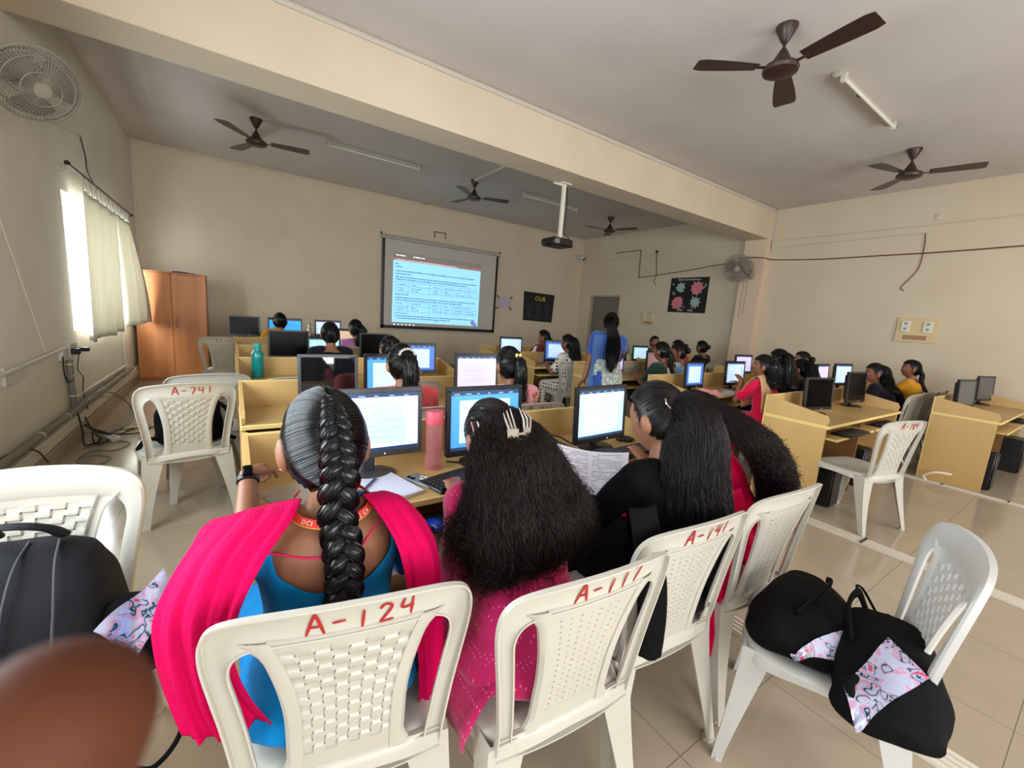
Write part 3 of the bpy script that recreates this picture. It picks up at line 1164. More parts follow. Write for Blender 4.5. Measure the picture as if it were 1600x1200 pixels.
make_monitor('small monitor with a pale page below the black chart', 3.86, 5.72, .42, .27, .775, 3, 'page', 15)
make_monitor('monitor with a blue and white page in front of the white printed dress', 4.00, 4.72, .40, .31, .775, 10, 'deepdoc', 16)
make_monitor('monitor with a lilac page beside the teacher in the blue saree', 4.13, 3.70, .34, .29, .765, 0, 'lilac', 17)
make_monitor('monitor with a mint page behind the lilac one near the teacher', 5.94, 4.76, .38, .26, .78, 2, 'mint', 18)
make_monitor('monitor with a dusky pink picture in front of the dark green dress', 4.97, 3.70, .38, .29, .765, 3, 'dusk', 19)
make_monitor('monitor with a blue-bordered page above the pink cloth', 4.19, 2.60, .33, .29, .765, 0, 'deepdoc', 20)
make_monitor('far monitor with a pale lilac page in the right block', 6.25, 3.14, .38, .28, .80, 6, 'lilac', 21)
make_monitor('monitor with a white page at which the woman in orange and pink works', 5.02, 2.60, .36, .29, .765, 5, 'page', 22)
make_monitor('switched-off black monitor at the left on the desk behind the A-784 chair', 4.40, 1.50, .38, .29, .760, 12, 'off', 23)
make_monitor('thin dark monitor at the right on the desk behind the A-784 chair', 5.38, 1.52, .38, .32, .765, 6, 'off', 24)
make_monitor('narrow-looking monitor with a violet page in the right block', 6.08, 2.08, .34, .29, .80, 0, 'lilac', 25)
make_monitor('monitor with a white page in front of the woman leaning on the desk', 6.74, 2.08, .40, .29, .80, 8, 'page', 26)
make_monitor('nearer grey-screened monitor on the rightmost desk', 6.62, .92, .38, .30, .775, 11, 'grey', 27)
make_monitor('farther grey-screened monitor on the rightmost desk', 7.85, .94, .38, .31, .775, 13, 'grey', 28)

# ================================================================ white plastic chairs
M_chair = mat('white_moulded_plastic', (194, 190, 179), .33, var=.06, vscale=5, spec=.5)
M_chair2 = mat('bright_white_plastic', (196, 195, 192), .3, spec=.5)
M_red = mat('red_marker', (172, 34, 30), .6)


def back_y(u, z):
    t = (z - .42) / .45
    return -.180 - .055 * t - .035 * t * t + .75 * u * u * min(1, max(0.15, t))


def chair_meshes(M, woven=True):
    out = []
    # frame band of the backrest (outer and inner edges, right half bottom->top centre)
    O = [(.188, .405), (.192, .48), (.203, .58), (.216, .67), (.2255, .74), (.227, .785), (.221, .818), (.205, .842), (.178, .856), (.13, .866), (.065, .872), (0, .874)]
    I = [(.150, .425), (.156, .49), (.166, .58), (.177, .66), (.185, .715), (.184, .742), (.177, .762), (.164, .775), (.146, .782), (.112, .786), (.058, .788), (0, .789)]
    O = smoothpath([(a, b_, 0) for a, b_ in O], 3)[:, :2]
    I = smoothpath([(a, b_, 0) for a, b_ in I], 3)[:, :2]
    st = [(-a, b_, -c, d_) for (a, b_), (c, d_) in zip(O, I)] + [(a, b_, c, d_) for (a, b_), (c, d_) in zip(O[::-1], I[::-1])][1:]
    Gd = []
    for (ou, oz, iu, iz) in st:
        row = []
        for s_, back in ((0.0, .020), (0.0, .006), (.12, 0.0), (.5, -.002), (.88, .001), (1.0, .006), (1.0, .013)):
            u = ou + (iu - ou) * s_
            z = oz + (iz - oz) * s_
            row.append((u, back_y(u, z) - back, z))
        Gd.append(row)
    mb = MB()
    mb.grid(Gd, -.004)
    # central woven panel
    def hw(z):
        t = (z - .44) / (.79 - .44)
        return .083 + .002 * t + .040 * max(0, (t - .35) / .65) ** 1.8
    nc, nr = (8, 15) if woven else (9, 17)
    za, zb_ = .475, .775
    us = []
    g = .022 if woven else .026
    for i in range(nc):
        us += [-1 + 2 * i / nc + g, -1 + 2 * (i + 1) / nc - g]
    us = [-1.0] + us + [1.0]
    zs = []
    for j in range(nr):
        c = (zb_ - za) / nr
        gz = .0026 if woven else .0018
        zs += [za + j * c + gz, za + (j + 1) * c - gz]
    Gp = []
    for j, z in enumerate(zs):
        row = []
        for i, s_ in enumerate(us):
            u = s_ * hw(z)
            d_ = 0
            if 0 < i < len(us) - 1:
                d_ = .0022 * (1 if ((i - 1) // 2 + j // 2) % 2 else -1) if woven else .0006 * (1 if ((i - 1) // 2) % 2 else -1)
            row.append((u, back_y(u, z) - .004 - d_, z))
        Gp.append(row)
    mb.grid(Gp, -.0035, drop=lambda j, i: (j % 2 == 1) and (i % 2 == 0) and 0 < i < len(us) - 2)
    # ribs framing the panel, and the plain parts above and below it
    for sx in (-1, 1):
        Gr = []
        for z in np.linspace(.415, .797, 22):
            a, b_ = hw(z) * .985, hw(z) + .021 + .02 * max(0, (z - .755) / .04) + .02 * max(0, (.46 - z) / .04)
            row = []
            for s_, bk in ((0, .003), (.0, .009), (.3, .010), (.75, .009), (1.0, .003), (1.0, -.004)):
                u = sx * (a + (b_ - a) * s_)
                row.append((u, back_y(u, z) - bk, z))
            Gr.append(row)
        mb.grid(Gr, -.004 * sx)
    for z0, z1 in ((.415, .4785), (.7715, .80)):
        Gr = [[(s_ * hw(z), back_y(s_ * hw(z), z) - .005, z) for s_ in np.linspace(-1, 1, 9)] for z in np.linspace(z0, z1, 4)]
        mb.grid(Gr, -.004)
    # bottom rail of the back
    Gr = []
    for s_ in np.linspace(-1, 1, 25):
        u = .186 * s_
        lo = .395 - .018 * (1 - s_ * s_)
        row = [(u, back_y(u, .42) - bk, lo + (.435 - lo) * q) for q, bk in ((0, .02), (0, .004), (.5, 0), (1, .004), (1, .012))]
        Gr.append(row)
    mb.grid(Gr, -.004)
    mb.v = [(a * 1.08, b_, c) for a, b_, c in mb.v]
    out.append(('backrest', mb.mesh('backrest', M, sharp=35)))
    # seat
    mb = MB()
    n = 48
    rings = []
    def rim(q, a, b_, p=4.2):
        c, s_ = math.cos(q), math.sin(q)
        return (a * math.copysign(abs(c) ** (2 / p), c), b_ * math.copysign(abs(s_) ** (2 / p), s_))
    prof = [(0.02, -.014), (.3, -.012), (.6, -.007), (.85, 0), (.95, .001), (1.0, -.006), (1.02, -.02), (1.03, -.050)]
    for r, dz in prof:
        ring = []
        for i in range(n):
            x_, y_ = rim(2 * PI * i / n, .212 * r, .205 * r)
            taper = 1.0 + .06 * (y_ / .2)
            z = .43 + dz
            if r > 1.025:
                # apron is deeper at the corners, arched between the legs
                z += .020 * (1 - min(1, (abs(x_ * y_) / (.2 * .19)) ** 2))
            ring.append((x_ * taper, y_ + .012, z - .004 * math.cos(y_ * 9)))
        rings.append(ring)
    Gd = [r + [r[0]] for r in rings]
    mb.grid(Gd, .004)
    mb.v = [(a * 1.08, b_, c) for a, b_, c in mb.v]
    out.append(('seat', mb.mesh('seat', M, sharp=50)))
    # legs: channel section, tapering and splayed
    for (sx, sy) in ((-1, 1), (1, 1), (-1, -1), (1, -1)):
        mb = MB()
        rings = []
        topx, topy = .205 * sx, (.200 if sy > 0 else -.188)
        bx, by = .226 * sx, (.232 if sy > 0 else -.262)
        for t in np.linspace(0, 1, 8):
            zc = .425 * (1 - t)
            cx = topx + (bx - topx) * t
            cy = topy + (by - topy) * (t ** 1.3) + (.012 if sy > 0 else 0)
            w = .066 * (1 - t) ** 1.4 + .034
            w2 = .052 * (1 - t) ** 1.4 + .030
            th = .0055
            pts = [(0, 0), (-w * sx, 0), (-w * sx, -th * sy), (-w * .55 * sx, -th * sy), (-th * 1.6 * sx, -th * 1.6 * sy), (-th * sx, -w2 * .55 * sy), (-th * sx, -w2 * sy), (0, -w2 * sy)]
            pts = [(0, 0, 0)] and pts
            rings.append([(cx + a, cy + b_, zc) for a, b_ in pts])
        mb.loft(rings)
        mb.loft([[(bx - .017 * sx + .019 * math.cos(q), by - .015 * sy + (.012 if sy > 0 else 0) + .017 * math.sin(q), z) for q in np.linspace(0, 2 * PI, 10, endpoint=False)] for z in (0, .012)])
        mb.v = [(a * 1.08, b_, c) for a, b_, c in mb.v]
        out.append(('leg', mb.mesh('leg', M, sharp=40)))
    return out


CM = chair_meshes(M_chair)
CM2 = chair_meshes(M_chair2)
CM3 = chair_meshes(M_chair, False)


def number_mesh(text, h=.044):
    m = MB()
    u = -.030 - len(text) * .0
    rs = random.Random(text)
    adv = h * .95
    tot = adv * len(text)
    u0 = .03 - tot / 2
    for k, ch in enumerate(text):
        for st in GLYPH.get(ch, []):
            P = smoothpath([(a, b_, 0) for a, b_ in st], 4) if len(st) > 2 else np.array([(st[0][0], st[0][1], 0), ((st[0][0] + st[1][0]) / 2, (st[0][1] + st[1][1]) / 2 + .01, 0), (st[1][0], st[1][1], 0)])
            Gd = []
            for i, p in enumerate(P):
                a = P[max(0, i - 1)]
                b_ = P[min(len(P) - 1, i + 1)]
                t = unit(b_ - a)
                nn = V3(-t[1], t[0], 0) * (.058 if i not in (0, len(P) - 1) else .04)
                row = []
                for q in (p + nn, p - nn):
                    uu = u0 + k * adv + q[0] * h * 1.15
                    zz = .800 + q[1] * h + .003 * math.sin(k * 2.1)
                    row.append((uu, back_y(uu, zz) - .0068, zz))
                Gd.append(row)
            m.grid(Gd, .0005)
    return m


NCH = [0]


def place_chair(label, x, y, yaw=0.0, text=None, bright=0, first=[None, None, None]):
    i = int(bright)
    if first[i] is None:
        c = thing('plastic_chair', label, 'chair', (x, y, 0), math.radians(-yaw), 'white plastic chairs')
        for nm, me in (CM, CM2, CM3)[i]:
            link(nm, me, c)
        first[i] = c
    else:
        src = first[i]
        c = thing('plastic_chair', label, 'chair', (x, y, 0), math.radians(-yaw), 'white plastic chairs')
        for ch in [q for q in src.children if q.name.split('.')[0] in ('backrest', 'seat', 'leg')]:
            k = ch.copy()
            COL.objects.link(k)
            k.parent = c
    if text:
        o = number_mesh(text).build('painted_number', M_red, c, smooth=False)
        o['label'] = 'red hand-painted number'
    return c


place_chair('white plastic chair numbered A-124 under the girl in pink and blue', .225, .975, 12, 'A-124')
place_chair('white plastic chair numbered A-117 under the curly-haired girl', .69, .82, 4, 'A-117', 2)
place_chair('white plastic chair numbered A-14 under the girl in black', 1.13, .85, 4, 'A-14I', 2)
place_chair('white plastic chair behind the girl with the curly ponytail in crimson', 1.67, .84, 3, None, 2)
place_chair('bright white chair holding two black bags in the lower right corner', 1.60, .40, -20, None, True)
place_chair('white plastic chair numbered A-741 with a black backpack on its seat', -.255, 3.30, -10, 'A-741')
place_chair('white plastic chair facing the camera at the left edge with a grey backpack', -.50, 1.40, 188)
place_chair('empty white plastic chair numbered A-784 in the right aisle', 4.07, 1.05, 15, 'A-784')
place_chair('white plastic chair just behind the A-741 chair', -.15, 3.64, -8)
place_chair('white plastic chair beside the far end of the left desks, near the cabinet', -.03, 6.56, 12, 'II-4')
place_chair('empty white chair at the second-row desk, its top edge showing below the teal bottle', .40, 3.45, 0)
place_chair('white plastic chair hidden low between the front desk and the braided girl', .43, 2.28, 0)
place_chair('white plastic chair behind the girl in coral red', .92, 2.36, 0, 'A-I')
place_chair('white plastic chair numbered A-761 behind the girl in floral pink', 1.60, 2.28, 0, 'A-76I')
place_chair('white plastic chair under the woman in the white printed dress', 3.80, 4.24, 12)
place_chair('white plastic chair showing between the middle desks and the aisle', 3.05, 4.98, 10)
place_chair('white plastic chair under the woman in mustard yellow', 7.47, 1.51, 5)
place_chair('white plastic chair under the woman leaning on the right-block desk', 6.40, 1.50, 5)
place_chair('greyish white chair with a black bag on it near the right desk', 6.95, 1.50, 6)
place_chair('white plastic chair under the long-haired girl in black by the wall', 4.94, 1.99, 0)

# ================================================================ cabinet
M_cab = mat('brown_wood_laminate', (190, 122, 72), .38, var=.22, vscale=2.5, col2=(160, 98, 54), stretch=(3, 3, .25), bump=.02, bscale=30)
cab = thing('wooden_cabinet', 'brown two-door wooden cabinet in the far left corner', 'cabinet', (-1.14, 8.32, 0))
m = MB()
W, Dp, H = .86, .60, 1.64
m.box(0, .02, 0.0, Dp, 0, H)
m.box(W - .02, W, 0, Dp, 0, H)
m.box(.02, W - .02, Dp - .015, Dp, 0, H)
m.box(.02, W - .02, 0.0, Dp - .015, .05, .07)
m.box(-.008, W + .008, -.02, Dp, H, H + .022, bev=.003)
m.box(.02, W - .02, .01, .03, 0, .05)
m.build('body', M_cab, cab, smooth=False)
for k, (a, b_) in enumerate(((.003, W / 2 - .0025), (W / 2 + .0025, W - .003))):
    m = MB()
    m.box(a, b_, -.02, -.001, .05, H - .004, bev=.002)
    dr = m.build('door', M_cab, cab, smooth=False)
    hx = b_ - .045 if k == 0 else a + .045
    m = MB()
    m.tube(smoothpath([(hx, -.02, .84), (hx, -.05, .86), (hx, -.05, .95), (hx, -.02, .97)], 4), .007, 8)
    m.build('handle', mat('steel', (170, 165, 158), .25, 1.0), dr)
    if k == 1:
        m = MB()
        m.lathe([(.012, 0), (.012, .006)], (hx, -.02, .80), 12, axis=(0, -1, 0))
        m.build('lock', MATS['steel'], dr)
m = MB()
G = [[(-.14 + .28 * i / 10 - .56, 8.42 + .2 * j / 6, 1.664 + .02 * abs(math.sin(i * 1.1 + j)) * (1 - abs(i - 3) / 10)) for j in range(7)] for i in range(11)]
m.grid(G, .006)
tag(m.build('folded_cloth', mat('dark_blue_cloth', (40, 48, 110), .9)), 'dark blue folded cloth on top of the wooden cabinet', 'cloth')

# ================================================================ ceiling fans
M_fan = mat('dark_brown_fan', (58, 38, 32), .35)
ME_f = []
m = MB()
m.lathe([(.0, .28), (.075, .28), (.072, .262), (.03, .18), (.018, .165), (0, .165)], (0, 0, 0), 20)
ME_f.append(('canopy', m.mesh('canopy', M_fan)))
m = MB()
m.cyl((0, 0, .06), (0, 0, .18), .012, n=10)
m.lathe([(.0, .125), (.02, .125), (.035, .10), (.062, .05), (.07, .03), (0, .03)], (0, 0, 0), 18)
ME_f.append(('down_rod', m.mesh('down_rod', M_fan)))
m = MB()
m.lathe([(0, .035), (.07, .032), (.115, .01), (.125, -.012), (.118, -.034), (.08, -.05), (.04, -.055), (0, -.056)], (0, 0, 0), 28)
ME_f.append(('motor', m.mesh('motor', M_fan)))
BL = []
for k in range(3):
    m = MB()
    q = k * 2 * PI / 3
    G = []
    for t in np.linspace(0, 1, 10):
        r = .17 + .46 * t
        w = .055 + .02 * math.sin(t * PI * .6) + .012 * t
        if t > .97:
            w *= .82
        G.append([(r, w * s_ - .01, -.008 * s_ + .001) for s_ in (-1, -.5, 0, .5, 1)])
    m.grid(G, .004)
    m.box(.09, .20, -.016, .016, -.006, .0, bev=.002)
    c, s_ = math.cos(q), math.sin(q)
    m.v = [(a * c - b_ * s_, a * s_ + b_ * c, d_) for a, b_, d_ in m.v]
    BL.append(('blade', m.mesh('blade', M_fan)))
for lab, x_, y_, a in (('dark ceiling fan nearest the camera, above the right aisle', 3.54, 1.87, 22), ('dark ceiling fan on the left above the wooden cabinet side', .38, 6.91, -8),
                       ('dark ceiling fan above the projection screen', 3.67, 6.96, -20), ('small dark ceiling fan farthest to the right beyond the beam', 7.04, 6.9, 50), ('dark ceiling fan by the right wall, behind the tube light', 6.79, 1.86, 45)):
    f = thing('ceiling_fan', lab, 'ceiling fan', (x_, y_, 3.40), math.radians(a), 'dark brown ceiling fans')
    for nm, me in ME_f + BL:
        link(nm, me, f)

# ================================================================ wall fans
M_cage = mat('grey_fan_wire', (132, 126, 114), .5)
M_fanbody = mat('grey_beige_fan_plastic', (150, 140, 124), .5)
M_blade = mat('brown_grey_fan_blade', (126, 114, 102), .45)


def wall_fan(label, base, centre, facing, R):
    """base on the wall, cage centre, facing direction"""
    c = V3(*centre)
    b0 = V3(*base)
    n = unit(facing)
    root = thing('wall_fan', label, 'wall fan', tuple(base))
    rel = lambda p: np.array(p) - b0
    h = unit(np.cross(n, (0, 0, 1)))
    v = np.cross(h, n)
    m = MB()
    m.tube([(0, 0, 0), rel(c - n * .26 - v * .02) * .55, rel(c - n * .2)], [.04, .03, .03], 10)
    m.ell((0, 0, 0), (.05, .07, .09))
    m.build('wall_arm', M_fanbody, root)
    m = MB()
    m.lathe([(0, -.24), (.05, -.235), (.075, -.2), (.075, -.12), (.05, -.09), (0, -.09)], rel(c), 18, axis=n)
    m.build('motor', M_fanbody, root)
    m = MB()
    for s_, dep in ((1, .055), (-1, .085)):
        for k in range(64):
            q = 2 * PI * k / 64
            d_ = h * math.cos(q) + v * math.sin(q)
            pts = [rel(c + d_ * (R * t) + n * s_ * dep * (1 - t ** 4)) for t in (.18, .5, .8, .95, 1)]
            m.tube(pts, .0016, 4, caps=False)
        for t in (.45, .8):
            pts = [rel(c + (h * math.cos(q) + v * math.sin(q)) * R * t + n * s_ * dep * (1 - t ** 4)) for q in np.linspace(0, 2 * PI, 40)]
            m.tube(pts, .003, 5, caps=False)
    pts = [rel(c + (h * math.cos(q) + v * math.sin(q)) * R) for q in np.linspace(0, 2 * PI, 48)]
    m.tube(pts, .008, 8, caps=False)
    g = m.build('cage', M_cage, root)
    m = MB()
    m.lathe([(0, .062), (R * .2, .06), (R * .2, .05), (0, .05)], rel(c), 20, axis=n)
    m.build('hub_cover', M_fanbody, root)
    for k in range(3):
        m = MB()
        q0 = k * 2 * PI / 3 + .4
        G = []
        for t in np.linspace(0, 1, 8):
            r = R * (.14 + .72 * t)
            wd = .35 + .45 * math.sin(min(1, t * 1.2) * PI * .6)
            G.append([rel(c + (h * math.cos(q0 + a * wd) + v * math.sin(q0 + a * wd)) * r + n * (.02 * a)) for a in np.linspace(-1, 1, 7)])
        m.grid(G, .003)
        m.build('fan_blade', M_blade, root)
    m = MB()
    m.lathe([(0, -.09), (R * .16, -.08), (R * .16, .03), (0, .045)], rel(c), 18, axis=n)
    m.build('hub', M_blade, root)
    return root


wall_fan('round caged wall fan high on the left wall', (XL, 3.45, 2.66), (-.86, 3.70, 2.48), (.55, -.55, -.50), .20)
r_ = wall_fan('round caged wall fan on the pillar of the right wall', (XR - .17, 4.34, 2.50), (8.02, 4.44, 2.58), (-.85, -.35, -.25), .25)
m = MB()
for dy in (0, .07):
    m.tube([(0 + -.1, dy, -.1), (-.1, dy, -.75 - dy)], .003, 5)
m.build('pull_cord', M_blackwire, r_)

# ================================================================ tube lights
M_tube = mat('white_tube', (226, 222, 212), .3)


def tube_light(label, x0, x1, y, dark=False):
    o = thing('tube_light', label, 'tube light', ((x0 + x1) / 2, y, ZC), 0, 'unlit ceiling tube lights')
    L = (x1 - x0) / 2
    m = MB()
    m.box(-L, L, -.03, .03, -.045, 0, bev=.006)
    m.box(-L, L, .03, .038, -.035, 0)
    o2 = m.build('batten', mat('batten_paint', (190, 184, 172), .5), o)
    m = MB()
    m.cyl((-L + .04, -.045, -.07), (L - .04, -.045, -.07), .014, n=12)
    m.build('tube', M_tube, o)
    for s_ in (-1, 1):
        m = MB()
        m.box(s_ * (L - .03) - .02, s_ * (L - .03) + .02, -.065, -.02, -.10, -.02, bev=.006)
        m.build('end_cap', M_white_pvc, o)
    m = MB()
    m.box(-L * .3 - .03, -L * .3 + .03, -.02, .0, -.055, -.045)
    m.build('starter', M_fan, o)


tube_light('unlit white tube light on the ceiling between two fans, upper right', 4.42, 5.80, 1.84)
tube_light('unlit tube light on the far ceiling left of the screen fan', 1.25, 2.66, 6.98)
tube_light('unlit tube light on the far ceiling behind the projector', 4.62, 6.0, 6.88)
# ceiling casing between wall and beam
m = MB()
m.box(3.63, 3.70, BY1, YF - .012, ZC - .03, ZC)
struct(m.build('trim_ceiling_strip', M_white_pvc, smooth=False))

# ================================================================ projector
pr = thing('projector', 'black projector hanging from a white pole under the beam', 'projector', (3.70, 4.52, 3.14))
m = MB()
m.box(-.08, .08, -.06, .04, -.012, 0)
m.box(-.16, -.02, .0, .03, -.03, -.01)
m.box(-.022, .022, -.022, .022, -.68, -.01, bev=.004)
m.build('ceiling_pole', mat('white_powder_coat', (224, 220, 206), .4), pr)
m = MB()
m.box(-.20, .14, -.13, .15, -.80, -.70, bev=.02)
b_ = m.build('body', M_black, pr)
m = MB()
m.lathe([(.04, 0), (.045, .03), (.035, .035), (.03, .01)], (-.12, .15, -.75), 18, axis=(0, 1, 0))
m.build('lens', M_black, b_)
m = MB()
m.box(-.18, -.10, -.131, -.129, -.78, -.72)
m.build('vent', M_grey, b_, smooth=False)
for sx in (-1, 1):
    m = MB()
    m.tube([(0, 0, -.67), (sx * .1 - .03, 0, -.70)], .008, 6)
    m.build('bracket', MATS['white_powder_coat'], pr)
m = MB()
m.tube(smoothpath([(.035, -.02, -.05), (.045, -.035, -.3), (.035, -.035, -.6), (.10, -.05, -.66), (.16, -.06, -.74), (.13, -.12, -.8), (.11, -.135, -.77)], 6), .006, 6)
m.build('cable', M_blackwire, pr)

# ================================================================ computers under the desks
M_cpu = mat('computer_case_black', (24, 24, 26), .4)


def cpu(label, x_, y_, z=0, w=.18, d=.40, h=.38, yaw=0):
    o = thing('computer_tower', label, 'computer tower', (x_, y_, z), math.radians(yaw), 'black computer towers under the desks')
    m = MB()
    m.box(-w / 2, w / 2, -d / 2, d / 2, 0, h, bev=.006)
    m.build('case', M_cpu, o)
    m = MB()
    m.box(-w / 2 + .008, w / 2 - .008, -d / 2 - .012, -d / 2, .01, h - .01, bev=.005)
    m.build('front_panel', M_black, o)
    m = MB()
    m.lathe([(.01, 0), (.01, .003)], (0, -d / 2 - .012, h - .06), 10, axis=(0, -1, 0))
    m.build('power_button', M_grey, o)


cpu('black computer tower on the floor under the desk behind the A-784 chair', 4.20, 1.40, h=.36)
cpu('second black computer tower under the desk beyond the A-784 chair', 5.1, 1.46)
cpu('black computer tower at the left under the rightmost desk', 6.40, .78)
cpu('wide black box on the floor at the far end under the rightmost desk', 7.75, .72, w=.30, h=.40)
# ================================================================ people: tools
def fuse(mb, voxel, smooth=6, factor=.5):
    """one continuous surface from overlapping closed shapes"""
    me = bpy.data.meshes.new('tmp')
    me.from_pydata(mb.v, [], mb.f)
    o = bpy.data.objects.new('tmp', me)
    COL.objects.link(o)
    r = o.modifiers.new('r', 'REMESH')
    r.mode = 'VOXEL'
    r.voxel_size = voxel
    r.adaptivity = 0
    s = o.modifiers.new('s', 'SMOOTH')
    s.factor = factor
    s.iterations = smooth
    dg = bpy.context.evaluated_depsgraph_get()
    out = bpy.data.meshes.new_from_object(o.evaluated_get(dg))
    bpy.data.objects.remove(o)
    bpy.data.meshes.remove(me)
    V = np.zeros(len(out.vertices) * 3)
    out.vertices.foreach_get('co', V)
    F = [tuple(p.vertices) for p in out.polygons]
    bpy.data.meshes.remove(out)
    return V.reshape(-1, 3), F


def noise3(P, f, seed=0):
    """cheap smooth pseudo-noise, -1..1"""
    r = np.random.RandomState(seed)
    out = np.zeros(len(P))
    for k in range(6):
        d = r.normal(size=3)
        d = d / np.linalg.norm(d) * f * r.uniform(.6, 1.7)
        out += np.sin(P @ d + r.uniform(0, 6.28))
    return out / 3.0


def normals(V, F):
    N = np.zeros_like(V)
    Q = np.array([f for f in F if len(f) == 4])
    if len(Q):
        n = np.cross(V[Q[:, 2]] - V[Q[:, 0]], V[Q[:, 3]] - V[Q[:, 1]])
        for k in range(4):
            np.add.at(N, Q[:, k], n)
    T = np.array([f[:3] for f in F if len(f) != 4])
    if len(T):
        n = np.cross(V[T[:, 1]] - V[T[:, 0]], V[T[:, 2]] - V[T[:, 0]])
        for k in range(3):
            np.add.at(N, T[:, k], n)
    return N / (np.linalg.norm(N, axis=1)[:, None] + 1e-12)


def wrinkle(V, F, amp, f, seed, stretch=(1, 1, .45)):
    N = normals(V, F)
    S = np.array(stretch)
    d = noise3(V * S, f, seed)
    d = d + .5 * noise3(V * S, f * 2.3, seed + 1)
    return V + N * (np.tanh(d * 1.3) * amp)[:, None]


def vf_object(name, V, F, mats, parent=None, mi=None, smooth=True):
    me = bpy.data.meshes.new(name)
    me.from_pydata([tuple(p) for p in V], [], F)
    for m in (mats if isinstance(mats, (list, tuple)) else [mats]):
        me.materials.append(m)
    if mi is not None:
        me.polygons.foreach_set('material_index', mi)
    if smooth:
        me.polygons.foreach_set('use_smooth', [True] * len(me.polygons))
    me.update()
    return link(name, me, parent)


def cut(V, F, keep):
    """drop faces whose centre fails keep(centres)->bool array"""
    C = np.array([V[list(f)].mean(0) for f in F])
    k = keep(C)
    F2 = [f for f, a in zip(F, k) if a]
    used = sorted({i for f in F2 for i in f})
    mp = {j: i for i, j in enumerate(used)}
    V2, F3 = V[used].copy(), [tuple(mp[i] for i in f) for f in F2]
    # even out the raw edge left by the cut
    ed = {}
    for f in F3:
        for i in range(len(f)):
            e = (f[i], f[(i + 1) % len(f)])
            ed[e] = 1
    nb = {}
    for a, b_ in ed:
        if (b_, a) not in ed:
            nb.setdefault(a, []).append(b_)
            nb.setdefault(b_, []).append(a)
    for _ in range(14):
        new = {k: .5 * V2[k] + .5 * V2[v].mean(0) for k, v in nb.items()}
        for k, v in new.items():
            V2[k] = v
    return V2, F3


def strands_mesh(S, rad):
    """S [N,K,3] strand points -> vertices, quad faces of 3-sided tapering tubes"""
    N, K, _ = S.shape
    T = np.zeros_like(S)
    T[:, 1:-1] = S[:, 2:] - S[:, :-2]
    T[:, 0] = S[:, 1] - S[:, 0]
    T[:, -1] = S[:, -1] - S[:, -2]
    T /= np.linalg.norm(T, axis=2)[..., None] + 1e-9
    up = np.array([.31, .52, .79])
    A = np.cross(T, up)
    A /= np.linalg.norm(A, axis=2)[..., None] + 1e-9
    B = np.cross(T, A)
    r = np.asarray(rad)
    if r.ndim == 0:
        r = np.full((N, 1), float(r))
    tap = np.ones(K)
    tap[-1] = .25
    tap[-2] = .7
    rr = (r.reshape(-1, 1) * tap[None, :])[..., None]
    V = np.stack([S + rr * (math.cos(q) * A + math.sin(q) * B) for q in (0, 2 * PI / 3, 4 * PI / 3)], axis=2)  # N,K,3sides,3
    V = V.reshape(-1, 3)
    idx = np.arange(N * K * 3).reshape(N, K, 3)
    Q = []
    for a in range(3):
        b_ = (a + 1) % 3
        Q.append(np.stack([idx[:, :-1, a], idx[:, :-1, b_], idx[:, 1:, b_], idx[:, 1:, a]], axis=-1).reshape(-1, 4))
    return V, np.vstack(Q)


def np_object(name, parts, mat_, parent=None):
    """parts: [(V, F list or quad array)] joined in one mesh, quickly"""
    Vs, starts, loops, n, L = [], [], [], 0, 0
    for V, F in parts:
        V = np.asarray(V, float)
        if len(V) == 0:
            continue
        if isinstance(F, np.ndarray):
            lens = np.full(len(F), 4)
            flat = F.reshape(-1) + n
        else:
            lens = np.array([len(f) for f in F])
            flat = np.array([i for f in F for i in f]) + n
        st = np.concatenate([[0], np.cumsum(lens)[:-1]]) + L
        starts.append(st)
        loops.append(flat)
        L += len(flat)
        Vs.append(V)
        n += len(V)
    V = np.vstack(Vs)
    me = bpy.data.meshes.new(name)
    me.vertices.add(len(V))
    me.vertices.foreach_set('co', V.reshape(-1))
    lp = np.concatenate(loops)
    me.loops.add(len(lp))
    me.loops.foreach_set('vertex_index', lp.astype(np.int32))
    st = np.concatenate(starts)
    me.polygons.add(len(st))
    me.polygons.foreach_set('loop_start', st.astype(np.int32))
    me.materials.append(mat_)
    me.update(calc_edges=True)
    me.polygons.foreach_set('use_smooth', np.ones(len(st), bool))
    me.update()
    return link(name, me, parent)


def rotm(pitch=0, yaw=0, roll=0):
    """head turn: pitch down, yaw to the left, roll (degrees); columns right, forward, up"""
    p, y, r = map(math.radians, (pitch, yaw, roll))
    Rx = np.array([[1, 0, 0], [0, math.cos(-p), -math.sin(-p)], [0, math.sin(-p), math.cos(-p)]])
    Rz = np.array([[math.cos(y), -math.sin(y), 0], [math.sin(y), math.cos(y), 0], [0, 0, 1]])
    Ry = np.array([[math.cos(r), 0, math.sin(r)], [0, 1, 0], [-math.sin(r), 0, math.cos(r)]])
    return Rz @ Rx @ Ry


HX, HY, HZ = .074, .094, .113


